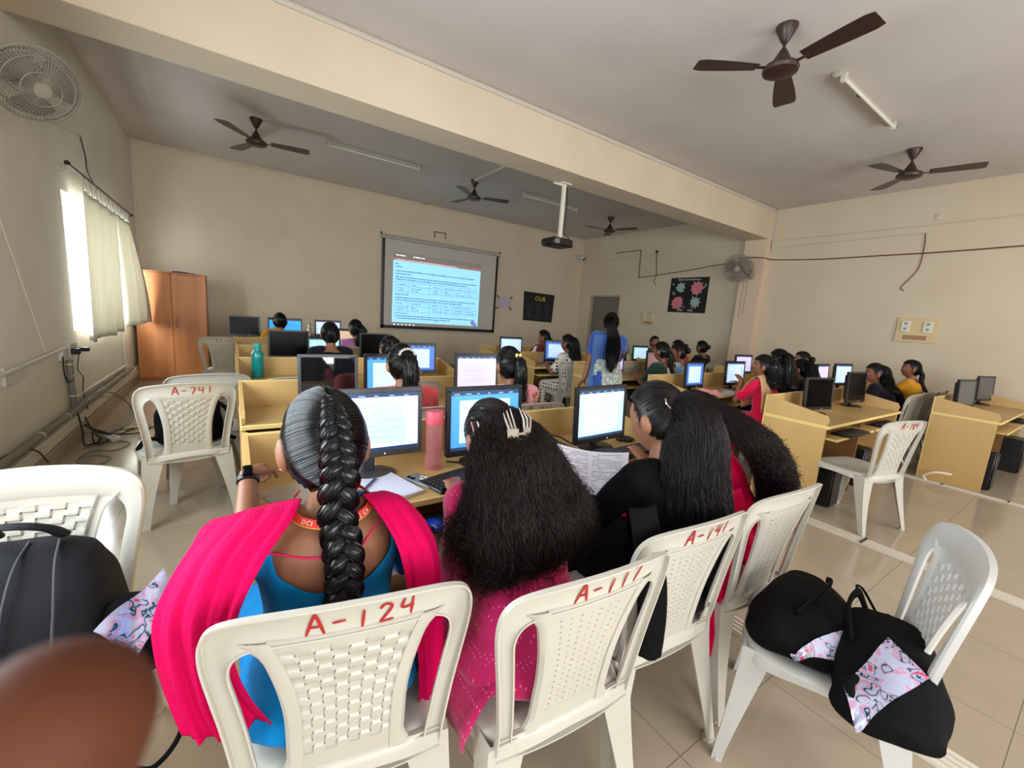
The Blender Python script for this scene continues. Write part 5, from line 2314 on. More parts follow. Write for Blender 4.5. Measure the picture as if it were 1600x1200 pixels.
crowd = [
    dict(label='woman in coral red kurta with white flower hair clip, second row', at=(.83, 2.20), pitch=16, top=C_coral, pants=C_blackc, hair='pony', len=.6, lean=10, seed=11, clip='flowers', vox=.009, ns=600, hr=.0013),
    dict(label='woman in paisley purple top in the third row, face hidden', at=(1.12, 3.15), pitch=30, top=C_patt, pants=C_wht, hair='pony', len=.5, lean=14, seed=12, side=-4),
    dict(label='woman in floral pink top with gold butterfly clip, second row', at=(1.50, 2.12), pitch=12, top=C_pinkfl, pants=C_blackc, hair='pony', len=.5, lean=6, seed=13, clip='butterfly', vox=.009, ns=600, hr=.0013),
    dict(label='short-haired head in dark clothing in front of the mint screen', at=(.84, 4.40), pitch=8, top=C_navy, pants=C_blackc, hair='short', lean=4, seed=14),
    dict(label='woman in lilac top before the peach picture', at=(1.35, 5.44), pitch=8, hyaw=22, top=C_lilac, pants=C_blackc, hair='pony', len=.6, lean=6, seed=15),
    dict(label='person with orange and teal sleeves before the plain cyan screen', at=(.59, 6.48), pitch=10, top=C_teal, pants=C_blackc, hair='bun', lean=6, seed=16, shawl=C_must, handL=(-.25, .30, .78)),
    dict(label='woman with white blouse and maroon dupatta below the black chart', at=(4.12, 5.12), pitch=6, hyaw=40, top=C_wht, pants=C_maroon, hair='braidback', lean=2, seed=17, shawl=C_maroon, eyes=True),
    dict(label='woman in black-patterned white dress seated on the middle aisle', at=(3.84, 4.18), pitch=10, hyaw=10, top=C_white, pants=C_white, hair='open', len=.55, lean=6, seed=18, face=12, ns=400),
    dict(label='student in white facing left beside the teacher', at=(4.70, 4.10), pitch=4, hyaw=35, top=C_wht, pants=C_navy, hair='braidback', lean=4, seed=19, eyes=True, s=1.0),
    dict(label='small far face looking towards the camera under the small switchboard', at=(6.9, 5.28), pitch=4, hyaw=8, face=148, top=C_maroon, pants=C_blackc, hair='short', lean=3, seed=20, eyes=True),
    dict(label='woman in dark green and cream dress with braid in the middle block', at=(4.40, 3.10), pitch=12, hyaw=10, top=C_green, pants=C_cream, hair='braidback', lean=6, seed=21, back=C_cream, s=.99, eyes=True),
    dict(label='person in red half hidden behind the woman in dark green', at=(6.05, 4.02), pitch=10, top=C_red, pants=C_blackc, hair='bun', lean=5, seed=22, hyaw=30, eyes=True),
    dict(label='woman in grey-blue top leaning left in the middle block', at=(4.95, 3.20), pitch=14, hyaw=42, top=C_blue2, pants=C_blackc, hair='bun', lean=8, seed=23, side=-4, eyes=True),
    dict(label='woman with a low bun by the pillar', at=(6.85, 4.12), pitch=6, hyaw=5, top=C_navy, pants=C_blackc, hair='bun', lean=4, seed=24),
    dict(label='woman in orange and crimson holding a pen to her face', at=(4.52, 1.98), pitch=4, hyaw=22, top=C_crim, pants=C_crim, hair='open', len=.4, lean=5, seed=25, shawl=C_pale, handL=(-.10, .24, .90), handR=(.06, .30, .84), eyes=True, s=.94, ns=400, front=.55),
    dict(label='tall long-haired woman in black by the wall in the middle block', at=(4.96, 2.04), pitch=10, hyaw=0, top=C_blackc, pants=C_blackc, hair='open', len=.9, lean=3, seed=26, s=1.04, ns=400),
    dict(label='woman in black with a small white clip in her long wavy hair', at=(5.50, 1.93), pitch=16, hyaw=-4, top=C_blackc, pants=C_blackc, hair='open', len=1.0, lean=14, seed=27, s=.90, curl=.012, clip='small', nt=500),
    dict(label='person in maroon with a bun in front of the large wall, right block', at=(6.52, 2.42), pitch=4, hyaw=35, top=C_maroon, pants=C_blackc, hair='bun', lean=5, seed=28, eyes=True),
    dict(label='woman with dark wavy hair leaning on the desk in the right block', at=(6.40, 1.46), pitch=14, hyaw=35, top=C_navy, pants=C_blackc, hair='open', len=.8, lean=20, seed=29, s=.94, side=3, curl=.012, eyes=True, nt=450),
    dict(label='woman in mustard yellow resting her chin on her hand', at=(7.44, 1.50), pitch=4, hyaw=32, top=C_must, pants=C_blackc, hair='braidback', lean=5, seed=30, s=.97, handL=(-.14, .24, .93), handR=(.02, .26, .93), eyes=True, band=True, front=.55),
]


def clip_of(kind, J, body):
    H_ = lambda x, y, z: J['head'] + J['R'] @ V3(x, y, z)
    if kind == 'flowers':
        m = MB()
        rs = random.Random(4)
        for k in range(9):
            q = PI * (.05 + .9 * k / 8)
            x, z = .045 * math.cos(q), .012 + .034 * math.sin(q)
            c = H_(x, -.112 + abs(x) * .18 - z * .12, z + .03)
            for j in range(4):
                a = j * PI / 2 + k
                m.ell(c + J['R'] @ V3(.005 * math.cos(a), 0, .005 * math.sin(a)), (.0032, .002, .0032), None, 6, 5)
        m.build('hair_clip', mat('pearl_clip', (226, 222, 214), .3), body)
    elif kind == 'butterfly':
        m = MB()
        for sx in (-1, 1):
            m.ell(H_(sx * .013, -.118, .055), (.012, .004, .015), None, 8, 6)
            m.ell(H_(sx * .010, -.119, .035), (.009, .004, .009), None, 8, 6)
        m.build('hair_clip', mat('gold_clip', (214, 190, 130), .3, .3), body)
    elif kind == 'small':
        m = MB()
        m.ell(H_(.01, -.125, -.02), (.016, .006, .008), None, 8, 6)
        m.build('hair_clip', mat('pearl_clip', (226, 222, 214), .3), body)


HAS = (0, 2, 7, 15, 18, 19)
for k_, p in enumerate(crowd):
    body, J = make_person(p)
    if k_ not in HAS:
        fa = math.radians(p.get('face', 0))
        place_chair('white plastic chair under the ' + ' '.join(p['label'].split()[:11]), p['at'][0] + .05 * math.sin(fa), p['at'][1] + .05 * math.cos(fa), -p.get('face', 0))
    if p.get('clip'):
        clip_of(p['clip'], J, body)
    if p.get('shawl'):
        # a dupatta falling over the left shoulder and the upper arm
        S, N_, E_ = J['SL'], J['neck'], J['EL']
        f, u, r_ = J['fwd'], J['up'], J['right']
        lines = []
        for a, w in ((0.05, 0), (.35, .3), (.7, .7), (1.0, 1.0)):
            b0 = N_ + (S - N_) * a + u * (.050 + .018 * a)
            o_ = -r_ * (.035 + .04 * a) * a
            lines.append([b0 + f * .10 - u * .30 + o_, b0 + f * .095 - u * .10 + o_, b0 + u * .02, b0 - f * .10 - u * .10 + o_ * 1.3, b0 - f * .12 - u * .32 + o_ * 1.6])
        drape('dupatta', lines, p['shawl'], body, nu=5, nv=4, fold=.004)
    if p.get('back'):
        f, u, r_ = J['fwd'], J['up'], J['right']
        c = J['neck'] - f * .10 - u * .05
        lines = [[c + r_ * x + u * .0 - f * .006, c + r_ * x - u * .12 - f * .022, c + r_ * x - u * .3 - f * .012] for x in (-.07, 0, .07)]
        drape('back_panel_cloth', lines, p['back'], body, nu=5, nv=5, fold=.003)
    if p.get('band'):
        W, E_ = J['WL'], J['EL']
        m = MB()
        m.lathe([(.027, -.008), (.031, -.004), (.031, .004), (.027, .008)], W + (E_ - W) * .12, 14, axis=W - E_)
        m.build('wristwatch', mat('steel', (170, 165, 158), .25, 1.0), body)

# pen in the hand of the woman in orange
m = MB()
m.cyl((4.42, 2.21, .93), (4.40, 2.24, 1.05), .004, n=6)
tag(m.build('pen', mat('white_pen', (214, 214, 220), .3)), 'thin pen held up by the woman in orange and crimson', 'pen')

# ---------------------------------------------------------------- the teacher, standing in the aisle
tp = dict(label='standing woman in blue saree with waist-long black hair leaning over a desk', at=(3.41, 3.18), sit=False, s=.985, side=11, lean=8, hunch=.02, pitch=22, hyaw=-25, twist=-22,
          top=C_blue, hair='open', seed=41, handR=(.72, .40, .92), handL=(-.22, .10, .74), poleR=(.5, -.6, -.6), curlR=.6, hdirR=(.5, .8, -.35), vox=.008, sleeve='elbow', hr=.0012, ns=700, nt=900, garment='blouse_and_skirt', eyes=True, skin=M_skin, inf=.012)
J0 = person_frame(tp)
tp['hair'] = 'none'
tb, J = make_person(tp)
for o in list(tb.children):
    if o.name.startswith('hair'):
        bpy.data.objects.remove(o)
H_ = lambda x, y, z: J['head'] + J['R'] @ V3(x, y, z)
bk = J['neck'] - J['fwd'] * .10
parts = [cap(J), cap_strands(J, (0, -.11, .0), 900, 3, r=.0011)]
pth = [H_(0, -.06, .05), H_(0, -.12, .0), H_(0, -.135, -.08), bk + V3(-.01, -.02, -.06), J['chest'] - J['fwd'] * .15 + V3(-.02, 0, 0), J['pel'] - J['fwd'] * .18 + V3(-.03, 0, .16), J['pel'] - J['fwd'] * .19 + V3(-.03, 0, .0)]
parts += lock(pth, [.03, .05, .06, .075, .075, .06, .02], [.03, .035, .04, .04, .035, .03, .01], 1100, 5, r=.0012, curl=.006, K=20)
np_object('hair', parts, M_hair, tb)
m = MB()
m.ell(H_(0.0, -.138, -.03), (.022, .008, .010), J['R'], 10, 6)
m.build('hair_clip', mat('pearl_clip', (226, 222, 214), .3), tb)
# saree: printed skirt wrap and the blue end falling behind the left shoulder
u, f, r_ = V3(0, 0, 1), J['fwd'], J['right']
P0 = J['pel']
rings = []
for z, w, d in ((P0[2] + .13, .150, .115), (P0[2] + .05, .178, .135), (P0[2] - .06, .195, .150), (P0[2] - .3, .205, .16), (.3, .215, .175), (.03, .235, .20)):
    rings.append([V3(P0[0], P0[1], z) + r_ * w * math.cos(q) * (1 + .03 * math.sin(9 * q)) + f * d * math.sin(q) * (1 + .03 * math.sin(9 * q)) for q in np.linspace(0, 2 * PI, 60, endpoint=False)])
m = MB()
m.loft(rings, caps=False)
m.build('saree_skirt', cloth('saree_pale_print', (136, 150, 152), motif=(192, 188, 172), mscale=30, size=.42, rand=.9, mst=(1, 1, 1)), tb, sharp=0)
SL, NK = J['SL'], J['neck']
lines = []
for a in (0.62, .78, .94, 1.10):
    b0 = NK + (SL - NK) * a + u * (.045 - .012 * a)
    o_ = -r_ * .045 * a * a
    lines.append([b0 + f * .11 - u * .22 + r_ * .1, b0 + f * .09 - u * .04, b0 + u * .012, b0 - f * .10 - u * .10 + o_, b0 - f * .17 - u * .42 + o_ * 1.5, b0 - f * .20 - u * .75 + o_ * 2.2 - r_ * .02, b0 - f * .21 - u * 1.12 + o_ * 2.4 - r_ * .04])
drape('saree_end', lines, cloth('saree_blue_sheen', (62, 96, 150), sheen=.6), tb, nu=7, nv=6, fold=.007, freq=7)
# ================================================================ the four girls of the front row
C_hot = cloth('hot_pink_chiffon', (204, 3, 82), bump=.35, sheen=.0)
C_kurta = cloth('azure_kurta_cloth', (0, 120, 184), bump=.25, sheen=.1)
C_mag = cloth('magenta_dashed_cloth', (178, 2, 86), motif=(226, 96, 150), mscale=70, size=.17, rand=.30, mst=(1.3, 1.3, .45))
C_crim2 = cloth('rose_crimson_cloth', (214, 0, 70), bump=.35, sheen=.0)
C_soft = cloth('soft_black_cloth', (9, 9, 10), sheen=.0)
M_skin_g = mat('warm_brown_skin', (142, 94, 68), .48, sss=.08, var=.08, vscale=10, bump=.05, bscale=300)
M_band = mat('black_silicone', (18, 18, 20), .45)
M_cord = mat('pink_cord', (216, 20, 90), .7)

def seam_strands(J, n, seed, r, inf, K=18):
    """hair combed from the hairline of both sides to the seam down the back of the head"""
    rs = np.random.RandomState(seed)
    HLN = np.array([(.02, .70, .70), (.45, .66, .60), (.75, .43, .50), (.93, .15, .32), (.97, -.10, -.10), (.86, -.35, -.42), (.58, -.55, -.62), (.25, -.66, -.72)])
    A = np.array([HX + inf, HY + inf, HZ + inf])
    s = np.clip((np.arange(n) + rs.uniform(-.5, .5, n)) / n, 0, 1)
    side = np.where(rs.rand(n) < .5, -1.0, 1.0)
    q = s * (len(HLN) - 1)
    i0 = np.clip(q.astype(int), 0, len(HLN) - 2)
    fr = (q - i0)[:, None]
    D0 = HLN[i0] * (1 - fr) + HLN[i0 + 1] * fr
    D0[:, 0] *= side
    D0 /= np.linalg.norm(D0, axis=1)[:, None]
    ph = np.radians(98 + 128 * s ** .9)
    D1 = np.stack([side * .03, np.cos(ph), np.sin(ph)], 1)
    D1 /= np.linalg.norm(D1, axis=1)[:, None]
    t = np.linspace(0, 1, K)[None, :, None]
    om = np.arccos(np.clip((D0 * D1).sum(1), -1, 1))[:, None, None]
    W = (np.sin((1 - t) * om) * D0[:, None] + np.sin(t * om) * D1[:, None]) / np.sin(om)
    # gathered into bunches as they reach the plait
    bunch = np.sin(s * 2 * PI * 11)[:, None, None]
    lift = 1 + rs.uniform(-.006, .008, n)[:, None, None] + .020 * bunch * t ** 2
    P = W * (A - .008 * np.clip(1 - 4 * t, 0, 1)) * lift
    kk = np.clip(-W[..., 2], 0, 1) ** 1.5
    P[..., 0] *= 1 - .28 * kk
    P[..., 1] *= np.where(W[..., 1] < 0, 1 - .32 * kk, 1)
    return strands_mesh(J['head'] + P @ J['R'].T, r * rs.uniform(.6, 1.3, n))


# ---- girl with the thick braid (root at .19,.955)
RX, RY = .19, .975


def rel(P, ox, oy):
    return [V3(q[0] - ox, q[1] - oy, q[2]) for q in P]


def neck_cut(C, J):
    x, y, z = C[:, 0], C[:, 1], C[:, 2]
    zl = .765
    t = np.clip((z - zl) / .055, 0, 1)
    inside = (np.abs(x - J['neck'][0]) < .128 * np.sqrt(t)) & (y < .035) & (z > zl)
    return ~inside


g1 = dict(label='girl in hot pink dupatta and blue kurta with one thick black braid, nearest row', at=(RX, RY), lean=0, hunch=.03, pitch=22, hyaw=2, s=.97, ts=.93, hs=1.13, pad=(.222, .174, .060, -.006), hoff=(0, .0, -.010), shzL=-.028, shzR=-.034, near=True, vox=.0055,
          top=C_kurta, pants=C_hot, hair=None, handL=(-.155, .435, .875), handR=(.17, .30, .76), hupL=(-.3, -.2, 1), hdirL=(.25, .9, -.15), curlL=1.15, poleL=(-.1, -.1, -1),
          skin=M_skin_g, cutkeep=neck_cut, sleeve='elbow', seed=51, wr=.005, neckt=.96, inf=.010)
b1, J = make_person(g1)
H_ = lambda x, y, z: J['head'] + J['R'] @ V3(x, y, z)
parts = [cap(J, inf=.013)]
parts.append(seam_strands(J, 2600, 7, .0010, .0152))
nk = J['neck']
pb = [H_(0, -.068, .092), H_(0, -.094, .066), H_(0.0, -.110, .030), H_(0, -.118, -.02), H_(0.0, -.112, -.07), nk + V3(.0, -.085, .005), nk + V3(.006, -.118, -.07), nk + V3(.002, -.136, -.14), nk + V3(-.012, -.142, -.215)]
parts += braid(pb, [.006, .012, .018, .021, .0225, .0225, .022, .019], .50, [.007, .013, .017, .020, .0212, .021, .020, .017], 5.6, n=120, seed=3, fibres=30)
M_hair_s = mat('silky_black_hair', (7, 6, 8), .25, spec=.45)
np_object('hair', parts, M_hair_s, b1)
# ear studs
for sx in (-1, 1):
    m = MB()
    m.ell(H_(sx * .087, -.004, -.040), (.0035, .0035, .0035), None, 8, 6)
    m.build('earring', mat('silver_stud', (220, 220, 220), .2, 1.0), b1)
# wristwatch
W, E_ = J['WL'], J['EL']
ax = unit(W - E_)
m = MB()
m.lathe([(.0265, -.009), (.0295, -.007), (.0295, .007), (.0265, .009)], W - ax * .022, 24, axis=ax)
w_ = m.build('wristwatch', M_band, b1)
m = MB()
m.box(-.013, .013, -.019, .019, 0, .009, bev=.004)
m.xform(np.vstack([np.column_stack([unit(np.cross(ax, (0, 0, 1))), ax, unit(np.cross(unit(np.cross(ax, (0, 0, 1))), ax)), W - ax * .022 + V3(0, -.004, .0275)]), [0, 0, 0, 1]]))
m.build('watch_face', S_off, w_)
# lanyard round the neck with its lettering
band = []
for q in np.linspace(-2.35, 2.35, 40):
    band.append((q, nk + V3(.083 * math.sin(q), -.072 * math.cos(q) - .012, -.006 + .030 * (1 - math.cos(q)) * .6)))
G = []
for q, c in band:
    o = unit(V3(math.sin(q), -math.cos(q), .75))
    upv = unit(V3(-math.sin(q) * .6, math.cos(q) * .6, 1.0))
    G.append([c + o * .006 + upv * h_ for h_ in (-.009, 0, .009)])
m = MB()
m.grid(G, .0012)
ln = m.build('lanyard', mat('orange_red_ribbon', (206, 52, 38), .6), b1)
m = MB()
for s0, txt in ((.46, 'NJCA'), (-.86, 'DCI')):
    for k, ch in enumerate(txt):
        q = s0 + k * .125
        c = nk + V3(.083 * math.sin(q), -.072 * math.cos(q) - .012, -.006 + .030 * (1 - math.cos(q)) * .6)
        o = unit(V3(math.sin(q), -math.cos(q), .75))
        ux = unit(V3(math.cos(q), math.sin(q), 0))
        uy = unit(np.cross(o, ux))
        text_mb(m, ch, c + o * .0085 - ux * .003 - uy * .005, ux, uy, .0095, .0006)
m.build('lettering', mat('ribbon_white', (226, 220, 210), .6), ln, smooth=False)
m = MB()
g_ = mat('gold_piping', (206, 160, 60), .5)
m.tube([G[k][0] for k in range(8, 32)], .0016, 6)
m.build('gold_edge', g_, b1)


from mathutils.bvhtree import BVHTree as _BVH
_bv = _BVH.FromPolygons([v.co.copy() for v in b1.data.vertices], [tuple(p_.vertices) for p_ in b1.data.polygons])


def on_back(x, z, off):
    h = _bv.ray_cast(Vector((x, -.6, z)), Vector((0, 1, 0)))
    return V3(x, (h[0][1] if h[0] is not None else -.1) - off, z)


for pts in ([(-.150, .865), (-.11, .858), (-.07, .853), (-.03, .848), (-.015, .835)], [(.135, .900), (.10, .885), (.06, .862), (.045, .845), (.048, .820)]):
    m = MB()
    m.tube(smoothpath([on_back(x, z, .0035) for x, z in pts], 6), .0026, 6)
    m.build('tie_cord', M_cord, b1)
# dupatta over both shoulders
DL = [
    [(.125, .985, .958), (.100, .928, .940), (.045, .868, .895), (.000, .848, .81), (-.012, .862, .72), (.01, .865, .62), (.05, .865, .53)],
    [(.082, 1.01, .948), (.062, .945, .946), (.0, .880, .90), (-.035, .860, .81), (-.045, .870, .72), (-.03, .872, .61), (.0, .872, .53)],
    [(.035, 1.04, .930), (.02, .975, .942), (-.04, .905, .90), (-.078, .880, .81), (-.08, .880, .72), (-.07, .878, .61), (-.05, .876, .53)],
    [(.0, 1.06, .915), (-.02, 1.015, .925), (-.08, .955, .88), (-.118, .915, .80), (-.118, .90, .71), (-.10, .892, .61), (-.08, .885, .54)],
    [(-.03, 1.10, .892), (-.052, 1.065, .895), (-.092, 1.02, .85), (-.128, .97, .78), (-.125, .95, .71), (-.11, .935, .64), (-.10, .925, .58)],
    [(-.045, 1.145, .872), (-.07, 1.115, .862), (-.09, 1.08, .82), (-.095, 1.05, .77), (-.10, 1.03, .72), (-.09, 1.01, .67), (-.085, 1.0, .63)],
]
drape('dupatta', [rel(l, RX, RY) for l in DL], C_hot, b1, nu=10, nv=9, fold=.009, freq=12, seed=2, th=.0025)
DR = [
    [(.255, .975, .945), (.270, .928, .930), (.298, .866, .875), (.318, .846, .80), (.335, .835, .68), (.36, .835, .54), (.37, .84, .26)],
    [(.29, 1.0, .935), (.312, .94, .930), (.342, .876, .870), (.362, .848, .80), (.378, .84, .68), (.395, .84, .54), (.40, .845, .24)],
    [(.33, 1.03, .918), (.355, .97, .915), (.390, .91, .862), (.412, .885, .80), (.42, .87, .68), (.43, .865, .53), (.435, .87, .24)],
    [(.35, 1.06, .895), (.382, 1.03, .885), (.424, .98, .83), (.44, .96, .77), (.445, .94, .66), (.455, .93, .51), (.46, .93, .25)],
    [(.34, 1.09, .865), (.37, 1.07, .855), (.41, 1.04, .80), (.425, 1.04, .75), (.43, 1.02, .65), (.45, 1.0, .51), (.46, 1.0, .28)],
]
drape('dupatta', [rel(l, RX, RY) for l in DR], C_hot, b1, nu=10, nv=9, fold=.008, freq=10, seed=5, th=.0025)

# ---- girl with the frizzy open hair
RX2, RY2 = .70, .845
g2 = dict(label='girl in magenta kurta with big frizzy open hair and a claw clip', at=(RX2, RY2), lean=12, hunch=.055, pitch=32, s=.95, ts=.955, near=True, vox=.007, top=C_mag, pants=C_mag, hair=None,
          handL=(-.05, .38, .76), handR=(.13, .34, .76), poleL=(-.1, -.2, -1), shL=.03, hoff=(-.03, 0, 0), sleeve='mid', pad=(.250, .184, .070, -.024), seed=52, wr=.006, skin=M_skin_g)
b2, J = make_person(g2)
H_ = lambda x, y, z: J['head'] + J['R'] @ V3(x, y, z)
nk = J['neck']
parts = [cap(J, inf=.013), cap_strands(J, (0, -.11, .02), 2600, 9, inf=.016, r=.0008, wave=.010, K=14)]
W0 = [.050, .074, .105, .155, .190, .190, .14]
D0 = [.03, .042, .065, .085, .085, .07, .04]
path = [H_(0, -.075, .06), H_(0, -.105, .0), H_(0, -.105, -.08), nk + V3(-.02, -.10, -.035), nk + V3(.005, -.125, -.10), nk + V3(.02, -.13, -.15), nk + V3(.025, -.13, -.18)]
parts += lock(path, W0, D0, 5200, 61, r=.0006, curl=.011, cl=.042, bulk=.80, K=30, ends=(.62, 1.06), spread=1.06, ragged=.016)
# looser locks falling to both sides
for k, (dx, dy, dz, w) in enumerate(((.20, -.06, -.22, .060), (.26, -.02, -.20, .050), (-.17, -.07, -.20, .05), (-.20, -.03, -.16, .04), (.11, -.12, -.24, .05), (-.08, -.14, -.24, .045), (.03, -.15, -.25, .045), (-.14, -.11, -.24, .04))):
    sx = 1 if dx > 0 else -1
    pth = [H_(sx * .04, -.09, .02), H_(sx * .085 if abs(dx) > .1 else dx, -.10, -.06), nk + V3(dx * .75, dy - .03, -.06), nk + V3(dx * .95, dy, dz * .6), nk + V3(dx, dy, dz)]
    parts += lock(pth, [.03, .05, .055, w, w * .5], [.03, .045, .045, w * .8, w * .4], 520, 70 + k, r=.0006, curl=.012, cl=.04, bulk=.55, K=26, ends=(.6, 1.08), ragged=.02)
np_object('hair', parts, M_hair_f, b2)
# hem of the kurta falling over the side of the seat
HM = [[(.52, y_, .53), (.475, y_, .50), (.437, y_, .44), (.430, y_ + .005, .41), (.432, y_ + .01, .375)] for y_ in (.70, .80, .90, 1.0)]
drape('kurta_hem', [rel(l, RX2, RY2) for l in HM], C_mag, b2, nu=6, nv=6, fold=.006, freq=5, seed=3)
# claw clip
M_claw = mat('greige_claw_clip', (150, 140, 128), .3, coat=.5)
m = MB()
cc = H_(-.012, -.152, -.012)
rt, up_, bk = J['R'] @ V3(1, 0, 0), J['R'] @ V3(0, -.45, .9), J['R'] @ V3(0, -.9, -.45)
fr = lambda a, b_, c: cc + 1.45 * (rt * a + up_ * b_ + bk * c)
for sx in (-1, 1):
    pl = [fr(sx * .006, -.026, .016), fr(sx * .026, -.024, .010), fr(sx * .027, .004, .010), (fr(sx * .006, .004, .016))]
    if sx < 0:
        pl = pl[::-1]
    m.poly(pl, .004, n=bk)
    for j in range(3):
        x0 = sx * (.010 + .007 * j)
        m.tube([fr(x0, .002, .014), fr(x0 * 1.2, .020, .008), fr(x0 * 1.05, .040 - .004 * j, -.006)], [.0035, .003, .0012], 6)
m.tube([fr(-.008, -.006, .018), fr(.008, -.006, .018)], .004, 8)
m.tube([fr(-.008, -.016, .018), fr(.008, -.016, .018)], .003, 8)
m.build('claw_clip', M_claw, b2)
for (x, y, z, c) in ((-.062, -.085, .075, 0), (-.085, -.060, .055, 0)):
    m = MB()
    m.ell(H_(x, y, z), (.009, .009, .010), None, 8, 6)
    m.build('hair_bead', M_band, b2)
for (x, mt) in ((-.092, mat('red_white_clip', (176, 96, 100), .4)), (-.072, MATS['pearl_clip'])):
    m = MB()
    m.tube(smoothpath([H_(x, -.055, .045), H_(x - .004, -.066, .02), H_(x - .006, -.066, -.005)], 4), [.0028] * 9, 6)
    m.build('hair_clip', mt, b2)

# ---- girl in black with long half-tied hair
RX3, RY3 = 1.28, .80
g3 = dict(label='girl in black with long straight half-tied hair holding printed sheets', at=(RX3, RY3), lean=4, hunch=.035, pitch=20, hyaw=6, s=.965, ts=.96, hs=1.10, near=True, vox=.007, top=C_soft, pants=C_soft, hair=None,
          handL=(-.10, .36, .80), handR=(.10, .36, .78), sleeve='mid', seed=53, wr=.006, skin=M_skin_g, hupL=(-.6, .1, .8), hoff=(.015, 0, 0))
b3, J = make_person(g3)
H_ = lambda x, y, z: J['head'] + J['R'] @ V3(x, y, z)
nk = J['neck']
tie = (.015, -.105, .035)
parts = [cap(J, inf=.013, low=-.55), cap_strands(J, tie, 1700, 11, inf=.0152, r=.0010, K=16, low=-.2)]
path = [H_(.02, -.06, .05), H_(.02, -.10, .0), H_(.025, -.10, -.08), nk + V3(.04, -.095, -.05), nk + V3(.045, -.125, -.16), nk + V3(.04, -.15, -.28), nk + V3(.04, -.155, -.38)]
parts += lock(path, [.055, .092, .118, .145, .15, .125, .07], [.045, .075, .092, .095, .085, .06, .03], 4600, 21, r=.0007, curl=.006, cl=.13, bulk=.93, K=22, ends=(.8, 1.03), ragged=.010)
pt = [H_(.015, -.112, .04), H_(.02, -.140, .0), H_(.03, -.142, -.08), nk + V3(.045, -.140, -.10), nk + V3(.05, -.165, -.26), nk + V3(.05, -.17, -.36)]
parts += lock(pt, [.016, .03, .04, .045, .04, .015], [.014, .022, .022, .02, .016, .008], 1000, 22, r=.0007, curl=.004, cl=.12, bulk=.9, K=20, ragged=.008)
# the lock hanging past the chair edge
parts += lock([nk + V3(.06, -.13, -.12), nk + V3(.085, -.15, -.25), nk + V3(.095, -.165, -.36), nk + V3(.09, -.17, -.42)], [.03, .04, .03, .008], [.02, .02, .015, .006], 500, 23, r=.0007, curl=.005, cl=.09, bulk=.8, K=16)
np_object('hair', parts, M_hair_b, b3)
m = MB()
for a in (0, 1, 2, 3):
    q = a * PI / 2 + .6
    m.ell(H_(.018 + .007 * math.cos(q), -.128, .040 + .007 * math.sin(q)), (.007, .004, .006), None, 8, 6)
m.build('hair_clip', mat('crystal_clip', (200, 214, 232), .12, .4), b3)
m = MB()
m.tube(smoothpath([H_(-.062, -.077, .060), H_(-.069, -.082, .045), H_(-.066, -.090, .028)], 5), .0028, 6)
m.build('hair_pin', mat('silver_stud', (220, 220, 220), .2, 1.0), b3)
# the scarf end hanging beside her chair
SL_ = [[(1.16, .66, .88), (1.115, .585, .80), (1.06, .60, .66), (1.03, .60, .56), (1.02, .60, .50)], [(1.20, .655, .88), (1.15, .575, .80), (1.10, .585, .66), (1.06, .585, .55), (1.04, .59, .475)], [(1.24, .66, .88), (1.19, .585, .80), (1.13, .60, .66), (1.10, .60, .56), (1.07, .60, .49)]]
sc_ = [[(.90, .70, .90), (.895, .66, .80), (.895, .63, .68), (.90, .615, .57), (.91, .61, .50)], [(.94, .68, .90), (.945, .64, .80), (.955, .61, .67), (.965, .595, .55), (.97, .595, .475)], [(.99, .68, .90), (.99, .64, .80), (.995, .61, .68), (1.0, .60, .57), (.995, .60, .49)]]
drape('scarf', [rel(l, RX3, RY3) for l in sc_], C_soft, b3, nu=6, nv=6, fold=.004, freq=4)

# ---- girl with the curly ponytail in crimson
RX4, RY4 = 1.76, .87
g4 = dict(label='girl in rose-crimson dress bent forward with a long curly black ponytail', at=(RX4, RY4), lean=22, hunch=.05, pitch=40, hyaw=12, s=.93, ts=.93, near=True, vox=.008, top=C_crim2, pants=C_crim2, hair=None,
          handL=(-.12, .36, .76), handR=(.12, .38, .76), sleeve='mid', seed=54, wr=.006, skin=M_skin_g)
b4, J = make_person(g4)
H_ = lambda x, y, z: J['head'] + J['R'] @ V3(x, y, z)
nk = J['neck']
parts = [cap(J, inf=.014), cap_strands(J, (0, -.115, .03), 1300, 15, inf=.017, r=.0009, wave=.012, K=14)]
ab = lambda x, y, z: V3(x - RX4, y - RY4, z)
path = [H_(0, -.08, .05), H_(.01, -.13, .04), ab(1.84, .86, .965), ab(1.905, .80, .89), ab(1.945, .765, .79), ab(1.955, .75, .69), ab(1.94, .74, .60), ab(1.92, .735, .52)]
parts += lock(path, [.035, .052, .064, .070, .068, .056, .03], [.035, .05, .06, .064, .06, .05, .02], 4200, 31, r=.0007, curl=.017, cl=.055, bulk=.85, K=30, ends=(.6, 1.05), ragged=.016)
np_object('hair', parts, M_hair_f, b4)
m = MB()
m.lathe([(.022, -.008), (.03, -.004), (.03, .004), (.022, .008)], H_(.004, -.122, .038), 14, axis=J['R'] @ V3(.2, -1, 0))
m.build('hair_tie', mat('navy_band', (34, 48, 110), .6), b4)
D4 = []
